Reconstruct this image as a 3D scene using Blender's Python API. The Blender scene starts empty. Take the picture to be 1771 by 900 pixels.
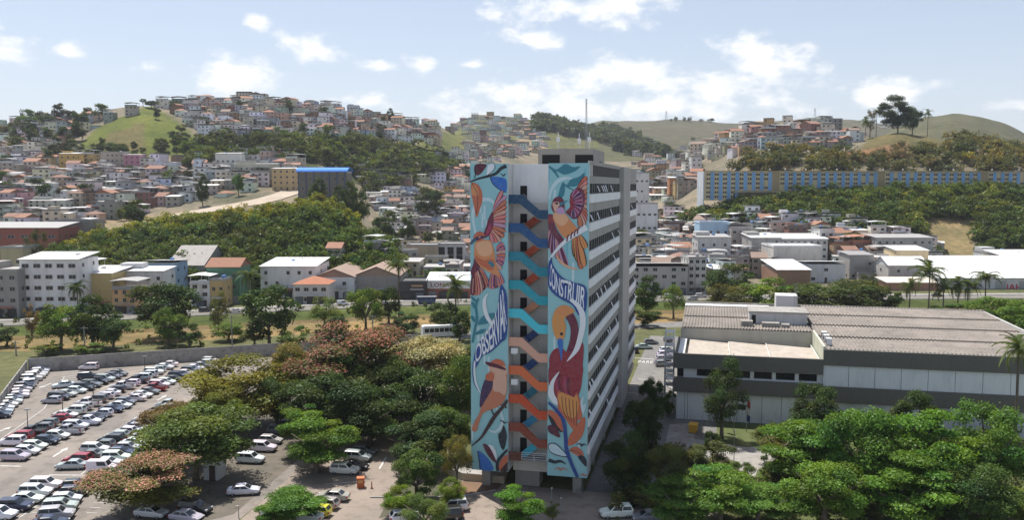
import bpy, math, random
import numpy as np
from mathutils import Vector, Matrix
R = math.radians
rnd = random.Random(7)
sc = bpy.context.scene
col = sc.collection

# ------------------------------------------------------------------ camera
CH, FPX, CX, CY, HOR = 39.0, 1500.0, 885.5, 450.0, 320.0
PITCH = math.atan((CY - HOR) / FPX)
cp, sp = math.cos(PITCH), math.sin(PITCH)
cam = bpy.data.cameras.new('camera'); camo = bpy.data.objects.new('camera', cam); col.objects.link(camo)
cam.sensor_width = 36; cam.lens = 36 * FPX / 1771; cam.clip_start = 1; cam.clip_end = 20000
camo.location = (0, 0, CH); camo.rotation_euler = (math.pi / 2 - PITCH, 0, 0)
sc.camera = camo

# ------------------------------------------------------------------ sun, sky, exposure
SUN_EL, SUN_AZ = 66.0, (-0.56, 0.828)              # elevation, horizontal direction towards the sun
sun = bpy.data.lights.new('sun', 'SUN'); suno = bpy.data.objects.new('sun', sun); col.objects.link(suno)
sun.energy = 5.0; sun.angle = R(0.55); sun.color = (1.0, 0.955, 0.89)
_s = Vector((SUN_AZ[0] * math.cos(R(SUN_EL)), SUN_AZ[1] * math.cos(R(SUN_EL)), math.sin(R(SUN_EL))))
suno.rotation_euler = _s.to_track_quat('Z', 'Y').to_euler(); suno.location = (-60, 60, 200)
sc.view_settings.view_transform = 'Standard'; sc.view_settings.look = 'None'
sc.view_settings.exposure = 0.38; sc.view_settings.gamma = 1.0
w = bpy.data.worlds.new('World'); sc.world = w; w.use_nodes = True
nt = w.node_tree; nt.nodes.clear()
def N(t, **kw):
    n = nt.nodes.new(t)
    for k, v in kw.items(): setattr(n, k, v)
    return n
def L(a, b): nt.links.new(a, b)
def M(op, a, b=None, c=None, clamp=False):
    n = nt.nodes.new('ShaderNodeMath'); n.operation = op; n.use_clamp = clamp
    for i, x in enumerate((a, b, c)):
        if x is None: continue
        if isinstance(x, (int, float)): n.inputs[i].default_value = x
        else: L(x, n.inputs[i])
    return n.outputs[0]
def sky_nodes():
    sky = N('ShaderNodeTexSky', sky_type='NISHITA', sun_disc=False)
    sky.sun_elevation = R(SUN_EL); sky.sun_rotation = math.atan2(SUN_AZ[0], SUN_AZ[1])
    sky.air_density = 1.0; sky.dust_density = 2.2; sky.ozone_density = 1.0; sky.altitude = 700
    tc = N('ShaderNodeTexCoord'); sep = N('ShaderNodeSeparateXYZ'); L(tc.outputs['Generated'], sep.inputs[0])
    X, Y, Z = sep.outputs
    az = M('ARCTAN2', X, Y); el = M('ARCSINE', Z)
    cmb = N('ShaderNodeCombineXYZ'); L(M('MULTIPLY', az, 1.0), cmb.inputs[0]); L(M('MULTIPLY', el, 1.7), cmb.inputs[1])
    no = N('ShaderNodeTexNoise'); no.inputs['Scale'].default_value = 21; no.inputs['Detail'].default_value = 6
    no.inputs['Roughness'].default_value = 0.58; L(cmb.outputs[0], no.inputs['Vector'])
    no2 = N('ShaderNodeTexNoise'); no2.inputs['Scale'].default_value = 5.5; no2.inputs['Detail'].default_value = 3
    no2.inputs['Roughness'].default_value = 0.55; L(cmb.outputs[0], no2.inputs['Vector'])
    wob = M('MULTIPLY', M('SUBTRACT', no.outputs['Fac'], 0.5), 4.2)
    # cumulus clouds that stand in this part of the sky: (az, el, half width, half height) in radians
    tot = None
    def cloud(px, py, hw, hh):
        return ((px - CX) / FPX, (HOR - py) / FPX, hw / FPX, hh / FPX)
    cl = [cloud(425, 150, 85, 40), (cloud(550, 95, 62, 24)), cloud(460, 58, 22, 14), cloud(95, 122, 62, 22), cloud(190, 120, 32, 18),
          cloud(45, 90, 66, 16), cloud(660, 122, 42, 11), cloud(735, 116, 34, 18), cloud(650, 178, 40, 17), cloud(815, 118, 26, 9),
          cloud(1010, 25, 150, 34), cloud(910, 75, 70, 18), cloud(1060, 140, 100, 36), cloud(920, 165, 115, 30), cloud(1310, 120, 80, 45),
          cloud(1250, 165, 160, 45), cloud(1480, 180, 75, 28), cloud(1050, 190, 320, 26), cloud(1765, 182, 45, 22), cloud(0, 50, 16, 18),
          cloud(1690, 205, 60, 12)]
    def V(op, a, b, c=None):
        n = nt.nodes.new('ShaderNodeVectorMath'); n.operation = op
        for i, x in enumerate((a, b, c)):
            if x is None: continue
            if isinstance(x, tuple): n.inputs[i].default_value = x
            else: L(x, n.inputs[i])
        return n
    ae = N('ShaderNodeCombineXYZ'); L(az, ae.inputs[0]); L(el, ae.inputs[1])
    for (a0, e0, hw, hh) in cl:
        d = V('LENGTH', V('MULTIPLY_ADD', ae.outputs[0], (1 / hw, 1 / hh, 0), (-a0 / hw, -e0 / hh, 0)).outputs[0], None).outputs['Value']
        tot = d if tot is None else M('MINIMUM', tot, d)
    tot = M('SUBTRACT', 1.3, tot)
    # the rest of the sky carries scattered cumulus of the same kind
    rest = M('MULTIPLY', M('SUBTRACT', no2.outputs['Fac'], 0.60), 6.0)
    vis = M('LESS_THAN', M('ABSOLUTE', az), 0.62)
    low = M('LESS_THAN', el, 0.24)
    inview = M('MULTIPLY', vis, low)
    rest = M('SUBTRACT', rest, M('MULTIPLY', inview, 3.0))
    f = M('MAXIMUM', tot, rest)
    f = M('ADD', f, wob)
    mr = N('ShaderNodeMapRange', interpolation_type='SMOOTHSTEP'); L(f, mr.inputs['Value'])
    mr.inputs['From Min'].default_value = 0.12; mr.inputs['From Max'].default_value = 1.3
    fac = mr.outputs['Result']
    # thin milky veil towards the horizon, all round
    veil = M('POWER', M('SUBTRACT', 1.0, M('MINIMUM', M('MAXIMUM', M('DIVIDE', el, 0.9), 0.0), 1.0)), 3.0)
    mv = N('ShaderNodeMix', data_type='RGBA'); L(M('ADD', M('MULTIPLY', veil, 0.42), 0.12), mv.inputs['Factor']); L(sky.outputs[0], mv.inputs['A'])
    mv.inputs['B'].default_value = (7.6, 8.1, 9.2, 1)
    mx = N('ShaderNodeMix', data_type='RGBA'); L(M('MULTIPLY', fac, 0.92), mx.inputs['Factor']); L(mv.outputs['Result'], mx.inputs['A'])
    shade = N('ShaderNodeMix', data_type='RGBA'); L(no.outputs['Fac'], shade.inputs['Factor'])
    shade.inputs['A'].default_value = (8.6, 8.7, 9.0, 1); shade.inputs['B'].default_value = (9.9, 9.8, 9.5, 1)
    L(shade.outputs['Result'], mx.inputs['B'])
    bg = N('ShaderNodeBackground'); bg.inputs['Strength'].default_value = 0.095; L(mx.outputs['Result'], bg.inputs['Color'])
    out = N('ShaderNodeOutputWorld'); L(bg.outputs[0], out.inputs['Surface'])
sky_nodes()
w.cycles.sampling_method = 'MANUAL'; w.cycles.sample_map_resolution = 512
cy = sc.cycles
cy.use_denoising = True
cy.max_bounces = 5; cy.diffuse_bounces = 3; cy.glossy_bounces = 2; cy.transmission_bounces = 3; cy.volume_bounces = 0
cy.transparent_max_bounces = 6; cy.use_adaptive_sampling = True; cy.adaptive_threshold = 0.015
cy.caustics_reflective = False; cy.caustics_refractive = False

# ------------------------------------------------------------------ helpers: picture rays to places
def P(px, py, d):
    """the place on the line of sight (px, py) that lies d metres ahead (world Y = d)"""
    v = (CY - py) / FPX; t = d / (cp + v * sp)
    return Vector(((px - CX) / FPX * t, d, CH + t * (-sp + v * cp)))
def PZ(px, py, z):
    v = (CY - py) / FPX; t = (z - CH) / (-sp + v * cp)
    return Vector(((px - CX) / FPX * t, t * (cp + v * sp), z))
def zat(py, d): return P(CX, py, d).z

# ------------------------------------------------------------------ helpers: materials
MATS = {}
def newmat(name):
    m = bpy.data.materials.new(name); m.use_nodes = True
    t = m.node_tree; b = t.nodes['Principled BSDF']; MATS[name] = m
    return m, t, b
def mixc(t, fac, a, b, blend='MIX'):
    n = t.nodes.new('ShaderNodeMix'); n.data_type = 'RGBA'; n.blend_type = blend
    for s, v in ((n.inputs['Factor'], fac), (n.inputs['A'], a), (n.inputs['B'], b)):
        if isinstance(v, (int, float)): s.default_value = v
        elif isinstance(v, tuple): s.default_value = (*v[:3], 1)
        else: t.links.new(v, s)
    return n.outputs['Result']
def noise(t, scale, detail=4, rough=0.55, coord='Object', stretch=None):
    tc = t.nodes.new('ShaderNodeTexCoord'); n = t.nodes.new('ShaderNodeTexNoise')
    n.inputs['Scale'].default_value = scale; n.inputs['Detail'].default_value = detail; n.inputs['Roughness'].default_value = rough
    src = tc.outputs[coord]
    if coord == 'World':
        pass
    if stretch:
        mp = t.nodes.new('ShaderNodeMapping'); mp.inputs['Scale'].default_value = stretch
        t.links.new(src, mp.inputs['Vector']); src = mp.outputs[0]
    t.links.new(src, n.inputs['Vector'])
    return n.outputs['Fac']
def wnoise(t, scale, detail=4, rough=0.55, stretch=None):
    g = t.nodes.new('ShaderNodeNewGeometry'); n = t.nodes.new('ShaderNodeTexNoise'); src = g.outputs['Position']
    n.inputs['Scale'].default_value = scale; n.inputs['Detail'].default_value = detail; n.inputs['Roughness'].default_value = rough
    if stretch:
        mp = t.nodes.new('ShaderNodeMapping'); mp.inputs['Scale'].default_value = stretch
        t.links.new(src, mp.inputs['Vector']); src = mp.outputs[0]
    t.links.new(src, n.inputs['Vector'])
    return n.outputs['Fac']
def ramp(t, src, lo, hi, a=0.0, b=1.0):
    n = t.nodes.new('ShaderNodeMapRange'); t.links.new(src, n.inputs['Value'])
    n.inputs['From Min'].default_value = lo; n.inputs['From Max'].default_value = hi
    n.inputs['To Min'].default_value = a; n.inputs['To Max'].default_value = b
    return n.outputs['Result']
def bump(t, b, src, strength, dist):
    n = t.nodes.new('ShaderNodeBump'); n.inputs['Strength'].default_value = strength; n.inputs['Distance'].default_value = dist
    t.links.new(src, n.inputs['Height']); t.links.new(n.outputs[0], b.inputs['Normal'])
def spec(b, rough, s=0.35):
    b.inputs['Roughness'].default_value = rough; b.inputs['Specular IOR Level'].default_value = s
def surf(name, c1, c2, scale, rough=0.85, s2=None, dark=None, stretch=None, s=0.3, bmp=None, world=True):
    """a weathered surface: two tones in patches and optional dark stains"""
    m, t, b = newmat(name)
    f = (wnoise if world else noise)(t, scale, 5, 0.6, stretch=stretch)
    c = mixc(t, ramp(t, f, 0.33, 0.67), c1, c2)
    if dark:
        g = (wnoise if world else noise)(t, s2 or scale * 4, 6, 0.65)
        c = mixc(t, ramp(t, g, 0.5, 0.72, 0, 0.75), c, dark)
    t.links.new(c, b.inputs['Base Color']); spec(b, rough, s)
    if bmp: bump(t, b, (wnoise if world else noise)(t, bmp[0], 4, 0.6), bmp[1], bmp[2])
    return m
def objcol(name, rough=0.8, dirt=0.35, dscale=0.6, dcol=(0.10, 0.085, 0.07), streak=True, s=0.3, coat=0, metal=0, fine=6.0):
    """colour from the object itself, with grime in streaks and patches"""
    m, t, b = newmat(name)
    oi = t.nodes.new('ShaderNodeObjectInfo'); c = oi.outputs['Color']
    if dirt:
        f = wnoise(t, dscale, 5, 0.65, stretch=(1, 1, 0.22) if streak else None)
        c = mixc(t, ramp(t, f, 0.48, 0.78, 0, dirt), c, dcol)
        g = wnoise(t, fine, 3, 0.6)
        c = mixc(t, ramp(t, g, 0.3, 0.8, 0, 0.16), c, (0.5, 0.46, 0.4))
    t.links.new(c, b.inputs['Base Color']); spec(b, rough, s); b.inputs['Metallic'].default_value = metal
    if coat: b.inputs['Coat Weight'].default_value = coat; b.inputs['Coat Roughness'].default_value = 0.06
    return m
def flat(name, c, rough=0.7, s=0.3, metal=0):
    m, t, b = newmat(name); spec(b, rough, s); b.inputs['Metallic'].default_value = metal
    f = wnoise(t, 1.7, 4, 0.6)
    t.links.new(mixc(t, ramp(t, f, 0.3, 0.75, 0, 0.35), c, tuple(x * 0.72 for x in c)), b.inputs['Base Color'])
    return m
def leafmat(name, attr=False, trans=0.32, tt=(1.75, 1.6, 0.55)):
    m, t, b = newmat(name)
    t.nodes.remove(b); out = t.nodes['Material Output']
    oi = t.nodes.new('ShaderNodeObjectInfo')
    at = t.nodes.new('ShaderNodeAttribute'); at.attribute_name = 'tint'
    c = at.outputs['Color'] if attr else mixc(t, 1.0, oi.outputs['Color'], at.outputs['Color'], 'MULTIPLY')
    d = t.nodes.new('ShaderNodeBsdfDiffuse'); tr = t.nodes.new('ShaderNodeBsdfTranslucent'); gl = t.nodes.new('ShaderNodeBsdfGlossy')
    c = mixc(t, 1.0, c, (1.2, 1.22, 0.98), 'MULTIPLY')
    t.links.new(c, d.inputs['Color'])
    t.links.new(mixc(t, 1.0, c, tt, 'MULTIPLY'), tr.inputs['Color'])
    gl.inputs['Roughness'].default_value = 0.45; gl.inputs['Color'].default_value = (0.8, 0.85, 0.8, 1)
    m1 = t.nodes.new('ShaderNodeMixShader'); m1.inputs[0].default_value = trans
    t.links.new(d.outputs[0], m1.inputs[1]); t.links.new(tr.outputs[0], m1.inputs[2])
    m2 = t.nodes.new('ShaderNodeMixShader'); m2.inputs[0].default_value = 0.012
    t.links.new(m1.outputs[0], m2.inputs[1]); t.links.new(gl.outputs[0], m2.inputs[2])
    t.links.new(m2.outputs[0], out.inputs['Surface'])
    return m
WALL = objcol('painted_render', 0.85, 0.42, 0.45)
PLAIN = objcol('plain_paint', 0.75, 0.22, 0.8)
ROOFM = objcol('roof_sheet', 0.55, 0.4, 0.5, dcol=(0.16, 0.14, 0.12), streak=False, s=0.4)
TILE = objcol('clay_tile', 0.85, 0.45, 0.5, dcol=(0.14, 0.07, 0.045), streak=False, fine=2.5)
MURAL = objcol('mural_paint', 0.8, 0.12, 0.9, dcol=(0.2, 0.25, 0.27), fine=3)
CARP = objcol('car_paint', 0.28, 0.0, coat=0.8, s=0.5)
BARK = surf('bark', (0.11, 0.085, 0.065), (0.19, 0.155, 0.12), 1.5)
LEAF = leafmat('leaf'); BLOSS = leafmat('petal', trans=0.25, tt=(1.3, 1.2, 1.2)); LEAFA = leafmat('leaf_mass', attr=True, trans=0.30)
GLASS = newmat('dark_glass'); GLASS[2].inputs['Base Color'].default_value = (0.018, 0.022, 0.026, 1); spec(GLASS[2], 0.08, 0.5); GLASS = GLASS[0]
PANE = surf('window_pane', (0.03, 0.033, 0.036), (0.012, 0.013, 0.015), 0.9, rough=0.15, s=0.5)
PANE2 = surf('tower_pane', (0.03, 0.033, 0.036), (0.095, 0.092, 0.085), 1.3, rough=0.6, s=0.0)
BLACK = flat('rubber', (0.018, 0.018, 0.019), 0.8)
METAL = flat('grey_metal', (0.32, 0.33, 0.34), 0.45, 0.5, 0.5)
CONC = surf('old_concrete', (0.27, 0.25, 0.225), (0.36, 0.345, 0.32), 0.35, dark=(0.11, 0.10, 0.09), s2=0.9)
WHITE = flat('white_paint', (0.74, 0.74, 0.73), 0.6)
ROADPAINT = surf('road_paint', (0.62, 0.61, 0.58), (0.42, 0.41, 0.39), 2.2)

# ------------------------------------------------------------------ helpers: meshes and objects
class MB:
    def __init__(s): s.v = []; s.f = []; s.m = []
    def face(s, pts, mi=0):
        n = len(s.v); s.v += [tuple(p) for p in pts]; s.f.append(tuple(range(n, n + len(pts)))); s.m.append(mi); return s
    def box(s, a, b, mi=0, mtx=None):
        x0, y0, z0 = a; x1, y1, z1 = b
        p = [Vector(q) for q in ((x0, y0, z0), (x1, y0, z0), (x1, y1, z0), (x0, y1, z0), (x0, y0, z1), (x1, y0, z1), (x1, y1, z1), (x0, y1, z1))]
        if mtx: p = [mtx @ q for q in p]
        n = len(s.v); s.v += [tuple(q) for q in p]
        for q in ((3, 2, 1, 0), (4, 5, 6, 7), (0, 1, 5, 4), (1, 2, 6, 5), (2, 3, 7, 6), (3, 0, 4, 7)):
            s.f.append(tuple(n + i for i in q)); s.m.append(mi)
        return s
    def prism(s, poly, off, mi=0):
        """solid between a planar polygon and its copy moved by off"""
        n = len(s.v); k = len(poly); off = Vector(off)
        s.v += [tuple(p) for p in poly] + [tuple(Vector(p) + off) for p in poly]
        s.f.append(tuple(n + i for i in range(k))[::-1]); s.f.append(tuple(n + k + i for i in range(k)))
        for i in range(k):
            j = (i + 1) % k; s.f.append((n + i, n + j, n + k + j, n + k + i))
        s.m += [mi] * (k + 2); return s
    def tube(s, pts, rad, k=6, mi=0, cap=True):
        pts = [Vector(p) for p in pts]
        if isinstance(rad, (int, float)): rad = [rad] * len(pts)
        n = len(s.v)
        for i, p in enumerate(pts):
            d = (pts[min(i + 1, len(pts) - 1)] - pts[max(i - 1, 0)]).normalized()
            a = d.orthogonal().normalized() if abs(d.z) < 0.99 else Vector((1, 0, 0)); a = (a - d * a.dot(d)).normalized(); b = d.cross(a)
            for j in range(k):
                t = 2 * math.pi * j / k; s.v.append(tuple(p + (a * math.cos(t) + b * math.sin(t)) * rad[i]))
        for i in range(len(pts) - 1):
            for j in range(k):
                q = (j + 1) % k; s.f.append((n + i * k + j, n + i * k + q, n + (i + 1) * k + q, n + (i + 1) * k + j)); s.m.append(mi)
        if cap:
            s.f.append(tuple(n + j for j in range(k))[::-1]); s.f.append(tuple(n + (len(pts) - 1) * k + j for j in range(k))); s.m += [mi, mi]
        return s
    def mesh(s, name, mats, smooth=False):
        me = bpy.data.meshes.new(name); me.from_pydata(s.v, [], s.f)
        for m in (mats if isinstance(mats, (list, tuple)) else [mats]): me.materials.append(m)
        if any(s.m): me.polygons.foreach_set('material_index', s.m)
        if smooth: me.polygons.foreach_set('use_smooth', [True] * len(s.f))
        me.update(); return me
    def build(s, name, mats, parent=None, color=None, smooth=False):
        return ob(name, s.mesh(name, mats, smooth), parent, color=color)
def ob(name, me, parent=None, loc=None, rz=0.0, scl=None, color=None, mtx=None):
    o = bpy.data.objects.new(name, me); col.objects.link(o)
    if parent is not None: o.parent = parent
    if mtx is not None: o.matrix_local = mtx
    else:
        if loc is not None: o.location = loc
        if rz: o.rotation_euler = (0, 0, rz)
        if scl is not None: o.scale = scl if isinstance(scl, (tuple, list, Vector)) else (scl,) * 3
    if color is not None: o.color = (*color[:3], 1)
    return o
def thing(name, label, cat, loc=(0, 0, 0), rz=0.0, group=None):
    o = ob(name, None, None, loc, rz); o['label'] = label; o['category'] = cat
    if group: o['group'] = group
    return o
def tag(o, label, cat, group=None):
    o['label'] = label; o['category'] = cat
    if group: o['group'] = group
    return o
def kind(o, k, label=None):
    o['kind'] = k
    if label: o['label'] = label
    return o
def ordinal(i):
    w_ = ['first', 'second', 'third', 'fourth', 'fifth', 'sixth', 'seventh', 'eighth', 'ninth', 'tenth', 'eleventh', 'twelfth', 'thirteenth',
          'fourteenth', 'fifteenth', 'sixteenth', 'seventeenth', 'eighteenth', 'nineteenth', 'twentieth']
    n = i + 1; return w_[i] if i < 20 else f"{n}{'th' if n % 100 in (11, 12, 13) else {1: 'st', 2: 'nd', 3: 'rd'}.get(n % 10, 'th')}"
def srgb(r, g, b):
    f = lambda c: (c / 255 / 12.92) if c <= 10 else ((c / 255 + 0.055) / 1.055) ** 2.4
    return (f(r), f(g), f(b))

# ================================================================== terrain
CT = {
 -700: [(310,0),(400,12),(520,38),(700,66),(1000,100),(1300,90),(2500,60)],
 0:    [(310,0),(390,6),(450,22),(520,36),(600,51),(700,68),(850,92),(1000,112),(1300,80),(2500,60)],
 120:  [(310,0),(380,8),(450,21),(520,34),(600,50),(700,74),(800,98),(950,116),(1300,80),(2500,60)],
 250:  [(310,0),(335,6),(375,15),(430,18),(480,25),(560,41),(640,60),(720,92),(790,112),(950,118),(1300,80),(2500,60)],
 330:  [(310,0),(335,7),(380,18),(430,21),(500,31),(580,46),(650,62),(720,84),(800,108),(920,124),(1300,80),(2500,60)],
 430:  [(310,0),(340,8),(385,21),(440,24),(520,37),(600,48),(700,72),(800,105),(900,128),(1000,133),(1300,90),(2500,60)],
 560:  [(310,0),(345,12),(395,27),(440,28),(540,38),(640,52),(740,84),(850,112),(950,123),(1300,85),(2500,80)],
 650:  [(310,0),(345,8),(385,15),(430,8),(500,9),(600,22),(700,45),(800,76),(950,113),(1300,95),(2500,100)],
 740:  [(310,0),(450,2),(550,13),(650,30),(760,58),(900,88),(1050,110),(1300,114),(1700,134),(2500,110)],
 830:  [(310,0),(450,2),(560,12),(680,28),(800,46),(950,68),(1150,92),(1400,130),(1700,172),(2000,182),(2600,120)],
 930:  [(310,0),(450,2),(600,14),(750,30),(950,55),(1200,88),(1500,138),(1700,166),(2100,150),(2600,180)],
 1040: [(310,0),(450,2),(600,14),(800,35),(1000,55),(1300,85),(1500,112),(2000,160),(2500,222),(3000,190)],
 1150: [(310,0),(430,3),(520,14),(620,26),(750,40),(1000,60),(1300,78),(1600,95),(2000,150),(2500,225),(3000,190)],
 1215: [(310,0),(430,3),(500,16),(560,30),(640,46),(720,62),(820,78),(1000,70),(1600,95),(2000,150),(2500,222),(3000,190)],
 1300: [(310,0),(420,2),(470,10),(505,24),(525,31),(555,40),(620,58),(700,80),(800,96),(1000,80),(1600,100),(2000,150),(2500,213),(3000,180)],
 1420: [(310,0),(420,2),(465,12),(505,29),(530,33),(560,46),(620,66),(700,86),(760,90),(1000,70),(1600,100),(2500,226),(3000,190)],
 1490: [(310,0),(430,2),(468,14),(508,30),(532,33),(560,46),(600,62),(640,70),(690,76),(800,70),(1300,100),(1600,112),(2500,222),(3000,190)],
 1550: [(310,0),(430,2),(470,16),(510,31),(535,34),(560,48),(600,66),(630,73),(680,75),(800,60),(1300,118),(1550,142),(1800,120),(2500,205),(3000,170)],
 1595: [(310,0),(430,2),(470,16),(510,31),(535,34),(560,48),(600,65),(640,72),(690,72),(800,60),(1250,124),(1500,158),(1800,120),(2500,160),(3000,150)],
 1640: [(310,0),(430,2),(470,16),(510,32),(535,34),(560,48),(600,63),(650,70),(700,68),(850,60),(1200,124),(1500,163),(1800,120),(2600,120)],
 1680: [(310,0),(430,2),(470,16),(510,32),(535,34),(560,48),(600,62),(650,67),(800,57),(1200,120),(1500,158),(1800,118),(2600,110)],
 1720: [(310,0),(430,2),(470,16),(510,32),(535,34),(560,48),(600,60),(650,63),(800,55),(1200,112),(1500,148),(1800,110),(2600,100)],
 1800: [(310,0),(430,2),(470,16),(510,32),(535,34),(560,46),(600,55),(650,58),(800,50),(1200,88),(1500,110),(1800,90),(2600,80)],
 2500: [(310,0),(430,2),(500,20),(560,36),(650,50),(800,50),(1500,80),(2600,60)],
}
_cp = np.array(sorted(CT)); _dg = np.arange(300, 3600, 4.0)
_tab = np.array([np.interp(_dg, [a for a, b in CT[k]], [b for a, b in CT[k]]) for k in sorted(CT)])
RD = np.array([(-400, 150), (-220, 215), (-137, 243), (-85, 264), (-35, 282), (60, 294), (180, 300), (420, 306)], float)
def yroad(X): return np.interp(X, RD[:, 0], RD[:, 1])
def wave(x, y, s, ph):
    return (np.sin(x / s + ph) * np.cos(y / s * 1.13 + ph * 2.1) + 0.5 * np.sin(x / s * 2.3 + y / s * 1.7 + ph) + 0.3 * np.cos(x / s * 4.1 - y / s * 3.7 + ph))
def zt(X, Y):
    X = np.asarray(X, float); Y = np.asarray(Y, float)
    p = CX + FPX * X / np.maximum(Y, 1)
    i = np.clip(np.searchsorted(_cp, p) - 1, 0, len(_cp) - 2)
    f = np.clip((p - _cp[i]) / (_cp[i + 1] - _cp[i]), 0, 1); f = f * 0.5 + 0.5 * f * f * (3 - 2 * f)
    j = np.clip((Y - 300) / 4.0, 0, len(_dg) - 1.001); j0 = j.astype(int); g = j - j0
    def T(ii): return _tab[ii, j0] * (1 - g) + _tab[ii, j0 + 1] * g
    z = T(i) * (1 - f) + T(i + 1) * f
    amp = np.clip((Y - 330) / 500, 0, 1)
    z = z + amp * (1.6 * wave(X, Y, 38, 0.7) + 3.0 * wave(X, Y, 140, 2.0))
    off = Y - yroad(X)
    dip = np.interp(off, [-31, -26, -13, -7], [0, -2.8, -2.8, 0])
    return np.where(Y < 320, z + dip, z)
def zg(x, y): return float(zt(x, y))
def G(px, py, dmin=60, dmax=3400):
    """where the line of sight meets the ground"""
    d = np.concatenate([np.arange(dmin, 700, 1.5), np.arange(700, dmax, 5.0)])
    v = (CY - py) / FPX; t = d / (cp + v * sp)
    x = (px - CX) / FPX * t; z = CH + t * (-sp + v * cp)
    hit = np.nonzero(z <= zt(x, d))[0]
    k = hit[0] if len(hit) else len(d) - 1
    return Vector((x[k], d[k], zg(x[k], d[k])))
def proj(X, Y, Z):
    dz = Z - CH; dep = Y * cp - dz * sp; up = Y * sp + dz * cp
    return CX + FPX * X / dep, CY - FPX * up / dep
def inpoly(px, py, poly):
    px = np.asarray(px, float); py = np.asarray(py, float); r = np.zeros(px.shape, bool); n = len(poly)
    for i in range(n):
        x1, y1 = poly[i]; x2, y2 = poly[(i + 1) % n]
        if y1 == y2: continue
        c = ((y1 > py) != (y2 > py)) & (px < (x2 - x1) * (py - y1) / (y2 - y1) + x1); r ^= c
    return r
def build_terrain():
    ys = np.concatenate([np.arange(60, 300, 2.5), np.arange(300, 700, 5.0), np.arange(700, 1200, 14.0), np.arange(1200, 3600, 50.0), [4500, 7000]])
    us = np.arange(-700, 2501, 10.0)
    U, Y = np.meshgrid(us, ys); X = (U - CX) / FPX * Y
    Z = zt(X, np.minimum(Y, 3500)); Z = np.where(Y > 3600, 40, Z)
    V = np.stack([X.ravel(), Y.ravel(), Z.ravel()], 1)
    nr, nc = U.shape; idx = np.arange(nr * nc).reshape(nr, nc)
    F = np.stack([idx[:-1, :-1], idx[:-1, 1:], idx[1:, 1:], idx[1:, :-1]], -1).reshape(-1, 4)
    me = bpy.data.meshes.new('terrain'); me.vertices.add(len(V)); me.vertices.foreach_set('co', V.ravel())
    me.loops.add(F.size); me.loops.foreach_set('vertex_index', F.ravel().astype(np.int32))
    me.polygons.add(len(F)); me.polygons.foreach_set('loop_start', np.arange(0, F.size, 4, dtype=np.int32)); me.update(calc_edges=True)
    me.polygons.foreach_set('use_smooth', np.ones(len(F), bool))
    px, py = proj(X, Y, Z)
    C = np.zeros((nr, nc, 3)); C[:] = (0.20, 0.175, 0.14)
    off = Y - yroad(X)
    C[Y < 330] = (0.115, 0.12, 0.06)
    bank = (off > -36) & (off < -5) & (Y < 330); C[bank] = (0.085, 0.11, 0.035)
    dirt = (off > -50) & (off < -25) & (Y < 330); C[dirt] = (0.24, 0.17, 0.085)
    far = (Y > 1150); C[far] = (0.095, 0.098, 0.056)
    past = (Y > 1500) & (px > 1000); C[past] = (0.098, 0.092, 0.062)
    pb = (Y > 900) & (px > 1560); C[pb] = (0.10, 0.098, 0.06)
    Yc = (Y > 420)
    def z_(poly, c, lo, hi):
        m = inpoly(px, py, poly) & (Y > lo) & (Y < hi); C[m] = c
    z_([(110, 275), (150, 240), (165, 222), (262, 180), (345, 240), (345, 270)], (0.118, 0.138, 0.034), 560, 900)
    z_([(160, 262), (190, 230), (245, 215), (250, 260)], (0.13, 0.115, 0.055), 560, 900)
    z_([(560, 290), (500, 250), (330, 255), (330, 300), (620, 320), (760, 300), (740, 245)], (0.06, 0.07, 0.03), 480, 1000)
    z_([(610, 205), (640, 205), (680, 245), (640, 245)], (0.11, 0.125, 0.04), 600, 1300)
    z_([(720, 235), (800, 225), (810, 275), (740, 275)], (0.13, 0.14, 0.05), 600, 1500)
    z_([(860, 215), (1030, 225), (1040, 262), (880, 262)], (0.115, 0.118, 0.048), 700, 2000)
    z_([(880, 212), (930, 235), (950, 262), (900, 262)], (0.26, 0.20, 0.14), 700, 2000)
    z_([(120, 405), (240, 362), (520, 318), (530, 335), (440, 356), (210, 402)], (0.27, 0.215, 0.145), 380, 470)
    z_([(1480, 275), (1500, 240), (1545, 205), (1660, 225), (1680, 280)], (0.125, 0.11, 0.055), 540, 720)
    z_([(1460, 262), (1570, 248), (1570, 285), (1440, 285)], (0.22, 0.125, 0.075), 540, 720)
    z_([(1590, 445), (1610, 375), (1690, 375), (1680, 445)], (0.24, 0.19, 0.105), 430, 520)
    z_([(1160, 350), (1600, 330), (1771, 325), (1771, 440), (1690, 440), (1690, 375), (1600, 375), (1400, 420), (1300, 385), (1160, 385)], (0.06, 0.07, 0.028), 430, 520)
    ca = me.color_attributes.new('cover', 'FLOAT_COLOR', 'POINT')
    ca.data.foreach_set('color', np.concatenate([C.reshape(-1, 3), np.ones((nr * nc, 1))], 1).ravel())
    m, t, b = newmat('ground_cover')
    at = t.nodes.new('ShaderNodeAttribute'); at.attribute_name = 'cover'
    f1 = wnoise(t, 0.035, 6, 0.65); f2 = wnoise(t, 0.35, 5, 0.65)
    c = mixc(t, 1.0, at.outputs['Color'], mixc(t, ramp(t, f1, 0.3, 0.7), (0.62, 0.72, 0.66), (1.32, 1.2, 1.1)), 'MULTIPLY')
    f3 = wnoise(t, 0.011, 7, 0.7, stretch=(1, 1, 3)); c = mixc(t, ramp(t, f3, 0.52, 0.66, 0, 0.6), c, (0.055, 0.062, 0.03))
    c = mixc(t, 1.0, c, mixc(t, ramp(t, f2, 0.3, 0.7), (0.68, 0.7, 0.66), (1.25, 1.22, 1.2)), 'MULTIPLY')
    t.links.new(c, b.inputs['Base Color']); spec(b, 0.95, 0.1); bump(t, b, f2, 0.5, 0.6)
    me.materials.append(m)
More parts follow.
